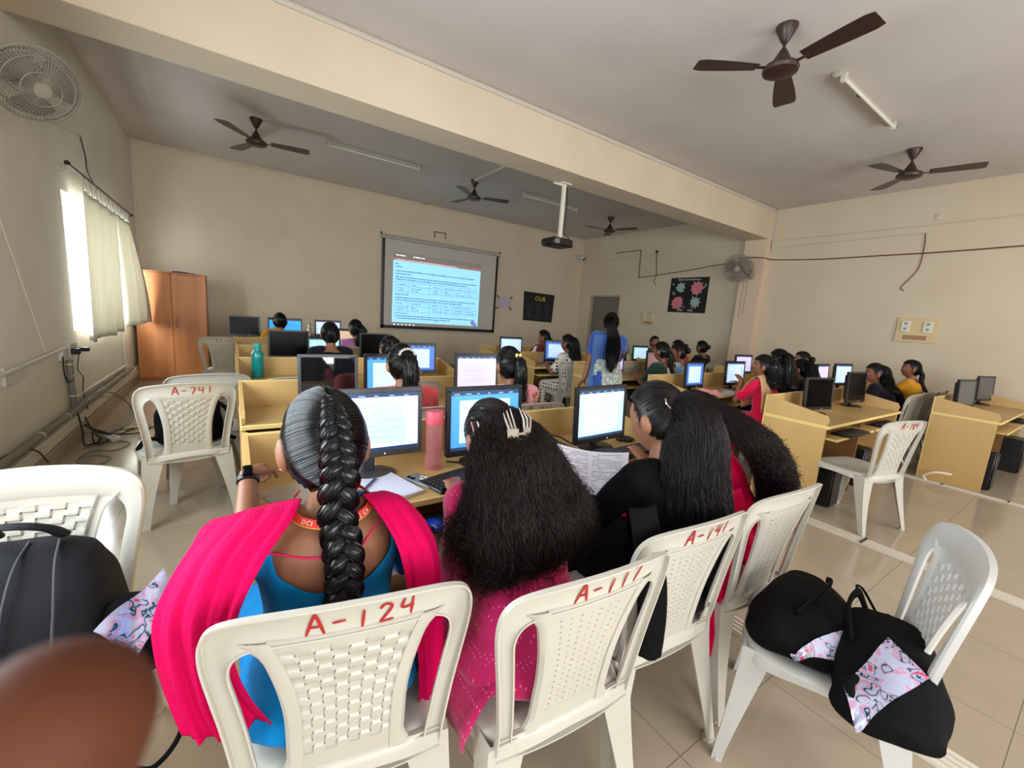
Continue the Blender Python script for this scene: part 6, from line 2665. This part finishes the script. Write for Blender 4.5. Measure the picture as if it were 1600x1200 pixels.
for sx_, a_ in ((-1, .95), (-1, .45), (0, 0), (1, .45), (1, .95)):
    Sx = J['SL'] if sx_ < 0 else J['SR']
    b0 = nk + (Sx - nk) * a_
    u_, f_ = J['up'], J['fwd']
    o_ = V3(0, 0, 0) + J['right'] * sx_ * .03 * a_
    d0 = b0 - f_ * .135 - u_ * .30 + o_
    D4.append([b0 + f_ * .05 + u_ * .03 + o_, b0 + u_ * (.075 - .01 * a_) - f_ * .02 + o_, b0 - f_ * .112 - u_ * .06 + o_, b0 - f_ * .135 - u_ * .18 + o_, d0 + V3(0, -.03, 0), d0 + V3(-sx_ * .02, -.045, -.16), d0 + V3(-sx_ * .03, -.05, -.32)])
drape('dupatta', D4, C_crim2, b4, nu=8, nv=8, fold=.006, freq=7, seed=9)
DE = [[(1.52, .78, .80), (1.455, .705, .70), (1.42, .70, .55), (1.41, .69, .42), (1.39, .68, .27)], [(1.58, .76, .80), (1.53, .70, .70), (1.50, .69, .55), (1.47, .68, .40), (1.43, .67, .22)], [(1.64, .76, .80), (1.61, .70, .70), (1.58, .69, .56), (1.53, .69, .42), (1.48, .68, .26)]]
drape('dupatta_end', [rel(l, RX4, RY4) for l in DE], C_crim2, b4, nu=7, nv=7, fold=.007, freq=5, seed=19)

# ================================================================ things on the front desk
DT = .7225


def sheet(label, quad, z, mt, name='paper_sheet', lines=None, lift=0.0):
    G = []
    a, b_, c, d_ = [np.array(q, float) for q in quad]
    for i in range(9):
        t = i / 8
        G.append([(*((a * (1 - t) + b_ * t) * (1 - s_) + (d_ * (1 - t) + c * t) * s_), z + lift * math.sin(s_ * PI) * .01 + .0005) for s_ in np.linspace(0, 1, 7)])
    m = MB()
    m.grid(G, -.0006)
    return m.build(name, mt)


M_paper = mat('white_paper', (214, 212, 224), .8)
M_paper2 = mat('greyish_paper', (178, 164, 148), .85, var=.2, vscale=12)
nb = thing('notebook', 'open white ruled notebook beside the braided girl', 'notebook', (0, 0, 0))
m = MB()
q1 = [(.36, 1.66), (.50, 1.715), (.585, 1.38), (.42, 1.34)]
m.poly([(x, y, DT) for x, y in reversed(q1)], .012)
m.build('page_block', M_paper, nb, smooth=False)
m = MB()
m.poly([(x, y, DT + .012) for x, y in reversed([(.365, 1.655), (.495, 1.705), (.578, 1.385), (.424, 1.345)])], .001)
m.build('top_page', mat('blue_white_paper', (206, 206, 224), .8), nb, smooth=False)
o = sheet('', [(.055, 1.62), (.20, 1.66), (.32, 1.42), (.16, 1.36)], DT, M_paper2)
tag(o, 'greyish printed sheet under the left arm of the braided girl', 'paper')
m = MB()
m.cyl((.39, 1.46, DT + .018), (.455, 1.545, DT + .018), .0045, n=8)
tag(m.build('pen', mat('slate_blue_pen', (62, 84, 116), .35)), 'slate blue pen lying on the open notebook', 'pen')

bt = thing('water_bottle', 'clear pink water bottle with pink cap between two front monitors', 'bottle', (.715, 1.60, DT))
M_pinkp = bpy.data.materials.new('clear_pink_plastic')
M_pinkp.use_nodes = True
_b = M_pinkp.node_tree.nodes['Principled BSDF']
_b.inputs['Base Color'].default_value = (*lin((226, 140, 148)), 1)
_b.inputs['Roughness'].default_value = .08
_b.inputs['Alpha'].default_value = .34
m = MB()
m.lathe([(0, 0), (.034, 0), (.037, .006), (.036, .10), (.037, .20), (.035, .205), (0, .205)], n=28)
m.build('body', M_pinkp, bt)
m = MB()
m.lathe([(0, .004), (.032, .005), (.032, .10), (0, .10)], n=24)
m.build('water', mat('pink_water', (206, 120, 124), .1, alpha=.28), bt)
m = MB()
m.lathe([(0, .20), (.0375, .20), (.038, .205), (.038, .248), (.035, .254), (0, .254)], n=32)
m.build('cap', mat('pink_cap', (226, 92, 112), .4), bt)

bt = thing('water_bottle', 'teal plastic water bottle on the third-row desk', 'bottle', (.195, 4.08, DT))
m = MB()
m.lathe([(0, 0), (.040, 0), (.045, .008), (.045, .19), (.040, .215), (.024, .235), (.024, .25), (0, .25)], n=28)
m.build('body', mat('teal_plastic', (0, 132, 130), .18, coat=.5), bt)
m = MB()
m.lathe([(0, .25), (.027, .25), (.028, .256), (.028, .285), (.024, .29), (0, .29)], n=24)
m.build('cap', mat('teal_cap', (30, 152, 146), .35), bt)
bt = thing('steel_bottle', 'slim grey steel bottle between monitors near the front wall', 'bottle', (1.02, 7.05, DT))
m = MB()
m.lathe([(0, 0), (.035, 0), (.036, .01), (.036, .24), (.02, .27), (.02, .28), (0, .28)], n=20)
m.build('body', mat('brushed_steel', (160, 154, 148), .3, .9), bt)
m = MB()
m.lathe([(0, .28), (.022, .28), (.022, .32), (.012, .335), (0, .335)], n=16)
m.build('cap', MATS['brushed_steel'], bt)


def keyboard(label, x, y, z, rz, w=.44, d=.145):
    o = thing('keyboard', label, 'keyboard', (x, y, z), math.radians(rz), 'black keyboards')
    m = MB()
    m.box(-w / 2, w / 2, -d / 2, d / 2, 0, .014, bev=.005)
    m.build('case', M_black, o)
    m = MB()
    nx, ny = 19, 5
    for j in range(ny):
        for i in range(nx):
            if j == 0 and 4 <= i <= 9:
                if i > 4:
                    continue
                a, e = -w / 2 + .012 + i * (w - .024) / nx, -w / 2 + .012 + (10) * (w - .024) / nx - .002
            else:
                a = -w / 2 + .012 + i * (w - .024) / nx
                e = a + (w - .024) / nx - .0025
            b0 = -d / 2 + .012 + j * (d - .024) / ny
            m.box(a, e, b0, b0 + (d - .024) / ny - .003, .014, .020, bev=.0015)
    k_ = m.build('key_block', mat('key_black', (30, 30, 33), .42), o)
    k_['kind'] = 'stuff'
    return o


keyboard('black keyboard right of the pink bottle on the front desk', .83, 1.455, DT, 14)
keyboard('black keyboard before the pale page monitor at the right of the front desk', 1.78, 1.40, DT, 4, w=.42)
keyboard('black keyboard on the second-row desk left of the mirroring monitor', .45, 2.66, DT, 60, w=.40)
keyboard('black keyboard on the tray behind the A-784 chair, left one', 4.32, 1.20, .623, 0)
keyboard('black keyboard on the tray behind the A-784 chair, right one', 5.2, 1.20, .623, 0)
keyboard('black keyboard on the tray of the rightmost desk', 7.5, .58, .623, 0)
keyboard('black keyboard on the front desk tray below the blue mouse', .72, 1.33, .623, 6, w=.42, d=.13)


def mouse(label, x, y, z, rz, mt):
    o = thing('computer_mouse', label, 'mouse', (x, y, z), math.radians(rz))
    m = MB()
    m.ell((0, 0, .012), (.030, .052, .022), nu=20, nv=12)
    m.v = [(a, b_, max(0, c)) for a, b_, c in m.v]
    m.build('shell', mt, o)
    m = MB()
    m.cyl((-.003, .028, .030), (.003, .028, .030), .007, n=10)
    m.build('wheel', M_black, o)


mouse('blue computer mouse on the tray right of the pink dupatta', .600, 1.285, .623, 20, mat('cobalt_plastic', (20, 60, 170), .25))
mouse('black computer mouse behind the keyboard at the right of the front desk', 1.90, 1.565, DT, 50, M_black)
ph = thing('mobile_phone', 'grey phone in a sticker-covered case with a ring grip', 'phone', (.622, 1.475, DT), math.radians(24))
m = MB()
m.box(-.037, .037, -.076, .076, 0, .010, bev=.005)
m.build('case', mat('grey_case', (112, 118, 134), .3), ph)
m = MB()
m.lathe([(.016, 0), (.017, .006), (.012, .007), (.012, .002)], (.004, .0, .010), 20)
m.build('ring_grip', mat('cream_ring', (216, 204, 190), .4), ph)
for x, y in ((-.02, .058), (-.02, .036)):
    m = MB()
    m.lathe([(0, 0), (.0085, 0), (.0085, .002), (0, .002)], (x, y, .010), 14)
    m.build('camera_lens', S_off, ph)
for x, y, c in ((-.005, -.05, (90, 160, 206)), (.018, -.042, (206, 208, 200)), (.012, -.06, (150, 160, 130)), (.022, .028, (190, 196, 206))):
    m = MB()
    m.lathe([(0, 0), (.007, 0), (.006, .0008), (0, .0008)], (x, y, .010), 9)
    m.build('sticker', mat('sticker_%d' % c[0], c, .5), ph)
lp = thing('laptop', 'closed dark laptop lying behind the printed sheets on the front desk', 'laptop', (1.31, 1.56, DT), math.radians(2))
m = MB()
m.box(-.17, .17, -.12, .12, 0, .012, bev=.004)
m.build('base', M_black, lp)
m = MB()
m.box(-.17, .17, -.12, .10, .013, .020, bev=.003)
m.build('lid', mat('dark_teal_glass', (44, 54, 56), .15), lp)
m = MB()
m.box(-.17, .17, .095, .125, .013, .024, bev=.004)
m.build('hinge_bar', M_black, lp)

# printed sheets held up by the girl in black
m = MB()
a, b_, c, d_ = V3(1.085, 1.27, .90), V3(1.40, 1.12, .86), V3(1.22, .97, .765), V3(.985, 1.12, .79)
G = []
for t in np.linspace(0, 1, 10):
    row = []
    for s_ in np.linspace(0, 1, 8):
        p_ = (a * (1 - t) + b_ * t) * (1 - s_) + (d_ * (1 - t) + c * t) * s_
        row.append(p_ + V3(0, 0, -.018 * math.sin(t * PI)))
    G.append(row)
m.grid(G, .0012)
hs_ = m.build('printed_sheets', M_paper)
tag(hs_, 'white printed sheets held in front of the girl in black', 'paper')
m = MB()
rs = random.Random(3)
Ga = np.array(G)
for s_ in np.linspace(.08, .92, 17):
    for t0, t1 in ((.08, .48), (.53, .93)):
        t = t0
        while t < t1:
            w_ = min(rs.uniform(.02, .07), t1 - t)
            P = []
            for tt in (t, t + w_):
                for ss in (s_, s_ + .012):
                    p_ = (a * (1 - tt) + b_ * tt) * (1 - ss) + (d_ * (1 - tt) + c * tt) * ss
                    P.append(p_ + V3(0, 0, -.018 * math.sin(tt * PI) + .0022))
            if rs.random() < .75:
                m.add(P, [(0, 2, 3, 1)])
            t += w_ + .012
m.build('print_lines', mat('print_grey', (128, 126, 146), .8), hs_, smooth=False)
# pink cloth and papers on the middle desk, papers in other rows
C_salmon = cloth('salmon_cloth', (216, 140, 134))
m = MB()
G = []
for i in range(15):
    t = i / 14
    G.append([(3.73 + .50 * t, 2.50 - .12 * t + .20 * s_ - .10, DT + .012 + .022 * (1 + math.sin(9 * s_ + 4 * t)) * (1 - abs(2 * s_ - 1)) + .015 * math.sin(t * 7) ** 2) for s_ in np.linspace(0, 1, 12)])
m.grid(G, .006)
tag(m.build('folded_cloth', C_salmon), 'salmon pink folded cloth on the middle-block desk', 'cloth')
o = sheet('', [(4.35, 2.42), (4.75, 2.55), (4.85, 2.36), (4.45, 2.34)], DT, M_paper)
tag(o, 'white loose papers in front of the woman in orange and crimson', 'paper')
o = sheet('', [(3.62, 4.68), (4.0, 4.72), (4.05, 4.54), (3.66, 4.53)], DT, M_paper)
tag(o, 'white papers on the desk before the black-patterned white dress', 'paper')
o = sheet('', [(6.95, 2.12), (7.25, 2.16), (7.3, 1.95), (7.0, 1.93)], DT, M_paper)
tag(o, 'white sheet beside the white page monitor in the right block', 'paper')
m = MB()
m.box(.62, .95, 4.02, 4.12, DT, DT + .02, bev=.004)
tag(m.build('notebook', mat('brown_cover', (104, 76, 56), .6)), 'flat brown book right of the teal bottle', 'book')
tag(cable('', [(.80, 1.64, DT + .004), (.86, 1.60, DT + .004), (.92, 1.60, DT + .004), (.97, 1.66, DT + .03), (1.0, 1.66, DT + .12)], .004), 'black monitor cable on the front desk right of the pink bottle', 'cable')
tag(cable('', [(1.42, 1.72, DT + .004), (1.40, 1.68, DT + .05), (1.46, 1.64, DT + .05), (1.55, 1.62, DT + .006), (1.66, 1.6, DT + .006)], .004), 'thin black cable behind the pale page monitor', 'cable')

# ================================================================ bags
M_bagb = mat('black_bag_cloth', (9, 9, 10), .75, spec=.12, bump=.3, bscale=400)
M_bagg = mat('charcoal_bag_cloth', (24, 24, 29), .7, bump=.3, bscale=400, spec=.2)
M_strap = mat('grey_piping', (60, 60, 64), .6)


def soft(mb, voxel, amp, f, seed, sm=6):
    V, F = fuse(mb, voxel, sm)
    return wrinkle(V, F, amp, f, seed, (1, 1, 1)), F


from mathutils.bvhtree import BVHTree


def draped_panel(name, V, F, root, quad, mt, th=.004, n=14, m_=12):
    """a film panel lying on the upper side of a bag; quad = corner (x, y) in room coordinates"""
    M_ = Matrix.Translation(root.location) @ root.rotation_euler.to_matrix().to_4x4()
    bv = BVHTree.FromPolygons([M_ @ Vector(p) for p in V], [tuple(f) for f in F])
    a, b_, c, d_ = [np.array(q, float) for q in quad]
    G = []
    Mi = M_.inverted()
    last = .5
    for t in np.linspace(0, 1, n):
        row = []
        for s_ in np.linspace(0, 1, m_):
            q = (a * (1 - t) + b_ * t) * (1 - s_) + (d_ * (1 - t) + c * t) * s_
            # look for the cloth along the slanting line that comes down from the upper left
            h = bv.ray_cast(Vector((q[0] - .55 * .8, q[1] - .12 * .8, .52 + .8)), Vector((.55, .12, -1)).normalized())
            z = h[0] if h[0] is not None else Vector((q[0], q[1], last))
            nr = h[1] if h[1] is not None else Vector((0, 0, 1))
            last = z[2]
            w = Mi @ (z + nr * (th + .003))
            row.append(tuple(w))
        G.append(row)
    G = np.array(G)
    for _ in range(3):
        G[1:-1, 1:-1] = (G[1:-1, 1:-1] * 2 + G[:-2, 1:-1] + G[2:, 1:-1] + G[1:-1, :-2] + G[1:-1, 2:]) / 6
    mb = MB()
    mb.grid(G, th)
    return mb.build(name, mt, root)


# black backpack on the A-741 chair
bp = thing('backpack', 'black backpack on the seat of the A-741 chair', 'bag', (-.23, 3.37, .432), math.radians(8))
m = MB()
m.loft([[(w * math.copysign(abs(math.cos(q)) ** .6, math.cos(q)), d * math.copysign(abs(math.sin(q)) ** .6, math.sin(q)), z) for q in np.linspace(0, 2 * PI, 24, endpoint=False)] for z, w, d in ((0, .17, .10), (.02, .185, .12), (.2, .175, .12), (.32, .14, .10), (.375, .09, .06), (.39, .04, .03))])
V, F = soft(m, .012, .008, 20, 4)
vf_object('bag_body', V, F, M_bagb, bp)
m = MB()
m.tube(smoothpath([(-.14, -.08, .04), (-.22, -.10, .06), (-.26, -.08, .0), (-.25, -.02, -.0), (-.22, .04, .02)], 5), .014, 6, flat=((0, 1, 0), .3))
m.build('strap', M_bagb, bp)
m = MB()
m.tube(smoothpath([(.12, -.09, .28), (.2, -.11, .2), (.21, -.10, .1), (.19, -.08, .03), (.24, -.05, -.01)], 5), .014, 6, flat=((0, 1, 0), .3))
m.build('strap', M_bagb, bp)

# charcoal backpack on the chair at the left edge
bp = thing('backpack', 'charcoal grey backpack leaning on the chair at the left edge', 'bag', (-.44, 1.36, .435), math.radians(-6))
m = MB()
sec = []
for z, w, y0, y1 in ((0, .17, -.16, .10), (.03, .195, -.18, .12), (.15, .195, -.16, .13), (.25, .175, -.10, .12), (.31, .14, -.03, .11), (.335, .09, .02, .08)):
    sec.append([(w * math.copysign(abs(math.cos(q)) ** .55, math.cos(q)), (y0 + y1) / 2 + (y1 - y0) / 2 * math.copysign(abs(math.sin(q)) ** .6, math.sin(q)), z) for q in np.linspace(0, 2 * PI, 28, endpoint=False)])
m.loft(sec)
V, F = soft(m, .010, .004, 18, 6)
vf_object('bag_body', V, F, M_bagg, bp)
for sx in (-.10, .03, .12):
    m = MB()
    m.tube(smoothpath([(sx, -.182, .03), (sx * .98, -.168, .14), (sx * .9, -.108, .25), (sx * .75, -.035, .315), (sx * .6, .05, .338)], 6), .0032, 6)
    m.build('piping', M_strap, bp)
m = MB()
m.tube(smoothpath([(-.04, .06, .355), (-.04, .04, .385), (.02, .02, .392), (.06, .03, .375), (.08, .05, .345)], 5), .016, 8, flat=((0, 0, 1), .35))
m.build('top_handle', M_bagg, bp)
m = MB()
m.tube(smoothpath([(.17, -.02, .22), (.205, -.08, .12), (.20, -.14, .05), (.21, -.17, .02)], 5), .016, 8, flat=((1, 0, 0), .35))
m.build('strap', M_bagg, bp)

# floral clear bag between the chair and the braided girl
M_flor = bpy.data.materials.new('iridescent_floral_film')
M_flor.use_nodes = True
nt = M_flor.node_tree
b_ = nt.nodes['Principled BSDF']
b_.inputs['Roughness'].default_value = .18
b_.inputs['Metallic'].default_value = .35
tc = nt.nodes.new('ShaderNodeTexCoord')
vo = nt.nodes.new('ShaderNodeTexVoronoi')
vo.inputs['Scale'].default_value = 26
ns = nt.nodes.new('ShaderNodeTexNoise')
ns.inputs['Scale'].default_value = 9
ns.inputs['Distortion'].default_value = 2.5
ad = nt.nodes.new('ShaderNodeVectorMath')
ad.operation = 'MULTIPLY_ADD'
ad.inputs[1].default_value = (.09, .09, .09)
nt.links.new(tc.outputs['Object'], ns.inputs['Vector'])
nt.links.new(ns.outputs['Color'], ad.inputs[0])
nt.links.new(tc.outputs['Object'], ad.inputs[2])
nt.links.new(ad.outputs[0], vo.inputs['Vector'])
cr = nt.nodes.new('ShaderNodeValToRGB')
els = cr.color_ramp.elements
els[0].position = 0
els[0].color = (*lin((150, 34, 84)), 1)
els[1].position = 1
els[1].color = (*lin((190, 196, 226)), 1)
for pos, c in ((.20, (206, 70, 120)), (.34, (214, 120, 156)), (.42, (200, 196, 214)), (.54, (176, 186, 220)), (.60, (20, 60, 62)), (.645, (34, 84, 84)), (.68, (170, 176, 222)), (.80, (222, 150, 186)), (.90, (196, 206, 226))):
    e = els.new(pos)
    e.color = (*lin(c), 1)
sp = nt.nodes.new('ShaderNodeSeparateColor')
mxx = nt.nodes.new('ShaderNodeMath')
mxx.operation = 'MULTIPLY_ADD'
mxx.inputs[1].default_value = .62
nt.links.new(vo.outputs['Color'], sp.inputs[0])
nt.links.new(sp.outputs[0], mxx.inputs[0])
nt.links.new(vo.outputs['Distance'], mxx.inputs[2])
nt.links.new(mxx.outputs[0], cr.inputs[0])
nt.links.new(cr.outputs[0], b_.inputs['Base Color'])
fb = thing('floral_bag', 'shiny floral and black bag between the grey backpack and the pink dupatta', 'bag', (-.215, 1.22, .44), 0)
m = MB()
m.loft([[(w * math.copysign(abs(math.cos(q)) ** .6, math.cos(q)), .05 + d * math.sin(q), z) for q in np.linspace(0, 2 * PI, 20, endpoint=False)] for z, w, d in ((0, .06, .03), (.03, .085, .045), (.12, .085, .045), (.19, .06, .03), (.21, .03, .015))])
V, F = soft(m, .008, .004, 30, 5)
vf_object('bag_body', V, F, M_bagb, fb)
m = MB()
q_ = [V3(-.055, -.045, .20), V3(.055, .085, .24), V3(.085, .02, .18), V3(.015, -.08, .13)]
G = [[(q_[0] * (1 - t) + q_[1] * t) * (1 - s_) + (q_[3] * (1 - t) + q_[2] * t) * s_ + V3(0, 0, .006 * math.sin(7 * t + 5 * s_)) for t in np.linspace(0, 1, 14)] for s_ in np.linspace(0, 1, 10)]
m.grid(G, -.004)
m.build('clear_panel', M_flor, fb)
m = MB()
m.tube(smoothpath([(.06, .0, .04), (.10, -.04, -.04), (.085, -.09, -.11), (.04, -.12, -.14), (.0, -.12, -.12)], 5), .006, 8)
m.build('strap', M_bagb, fb)

# two black bags on the bright chair in the lower right corner
CX, CY = 1.55, .40
bg = thing('tote_bag', 'black tote bag with purple swirl panel, left one on the bright chair', 'bag', (1.535, .455, .425), math.radians(10))
m = MB()
m.loft([[(x, w * math.copysign(abs(math.cos(q)) ** .6, math.cos(q)), .055 + h_ * math.sin(q) * (1 if math.sin(q) > 0 else .75)) for q in np.linspace(0, 2 * PI, 24, endpoint=False)] for x, w, h_ in ((-.20, .07, .03), (-.17, .12, .06), (-.05, .14, .10), (.08, .13, .11), (.17, .10, .08), (.20, .05, .04))])
V, F = soft(m, .010, .010, 22, 14)
V[:, 2] = np.maximum(V[:, 2], .0)
vf_object('bag_body', V, F, M_bagb, bg)
draped_panel('front_panel', V, F, bg, [(1.300, .395), (1.50, .345), (1.535, .285), (1.385, .320)], M_flor)
m = MB()
m.tube(smoothpath([(-.12, .0, .14), (-.03, -.03, .172), (.07, -.05, .185), (.16, -.03, .15)], 6), .011, 8, flat=((0, 1, 0), .35))
m.build('handle', M_bagb, bg)
bg = thing('tote_bag', 'black tote bag with shiny pink floral front, right one on the bright chair', 'bag', (1.505, .235, .43), math.radians(16))
m = MB()
m.loft([[(x, w * math.copysign(abs(math.cos(q)) ** .6, math.cos(q)), .05 + h_ * math.sin(q) * (1 if math.sin(q) > 0 else .75)) for q in np.linspace(0, 2 * PI, 24, endpoint=False)] for x, w, h_ in ((-.24, .07, .03), (-.21, .11, .05), (-.06, .13, .08), (.08, .13, .10), (.17, .11, .10), (.20, .06, .06))])
V, F = soft(m, .010, .009, 22, 24)
V[:, 2] = np.maximum(V[:, 2], .0)
vf_object('bag_body', V, F, M_bagb, bg)
draped_panel('front_panel', V, F, bg, [(1.284, .262), (1.545, .250), (1.479, .151), (1.206, .205)], M_flor)
m = MB()
m.tube(smoothpath([(-.13, .05, .10), (-.20, .08, .10), (-.23, .03, .06), (-.20, -.03, .05), (-.13, -.03, .10)], 6), .013, 8, flat=((0, 0, 1), .4))
m.build('handle', M_bagb, bg)
m = MB()
m.tube(smoothpath([(-.02, .08, .12), (.03, .10, .19), (.12, .08, .20), (.17, .05, .13)], 6), .015, 8, flat=((0, 1, 0), .4))
m.build('handle', M_bagb, bg)
m = MB()
m.tube(smoothpath([(.19, .05, .13), (.22, .08, .17), (.26, .06, .15), (.24, .02, .1)], 6), .004, 6)
m.build('loop', M_bagb, bg)
# black bag and things on the chairs by the right desk
bp = thing('backpack', 'black bag on the greyish chair beside the rightmost desk', 'bag', (6.86, 1.56, .44))
m = MB()
m.loft([[(w * math.cos(q), d * math.sin(q), z) for q in np.linspace(0, 2 * PI, 20, endpoint=False)] for z, w, d in ((0, .15, .12), (.05, .17, .13), (.25, .16, .12), (.36, .10, .08), (.40, .04, .03))])
V, F = soft(m, .014, .010, 16, 34)
vf_object('bag_body', V, F, M_bagb, bp)

# ================================================================ the fingertip in front of the lens
M_finger = mat('fingertip_skin', (86, 46, 29), .65, spec=.2, sss=.05, var=.12, vscale=120, bump=.08, bscale=1500)
m = MB()
m.tube(smoothpath([(-.0138, .0458, 1.3616), (-.0175, .0500, 1.3500), (-.026, .0575, 1.328), (-.042, .070, 1.290)], 8), [.0075] * 8 + [.0080] * 8 + [.0088] * 9, 20)
m.ell((-.0138, .0458, 1.3616), (.0075, .0075, .0075), nu=20, nv=14)
V, F = fuse(m, .0009, 8)
fg = vf_object('fingertip', V, F, M_finger)
tag(fg, 'large blurred brown fingertip close to the lens in the lower left corner', 'finger')
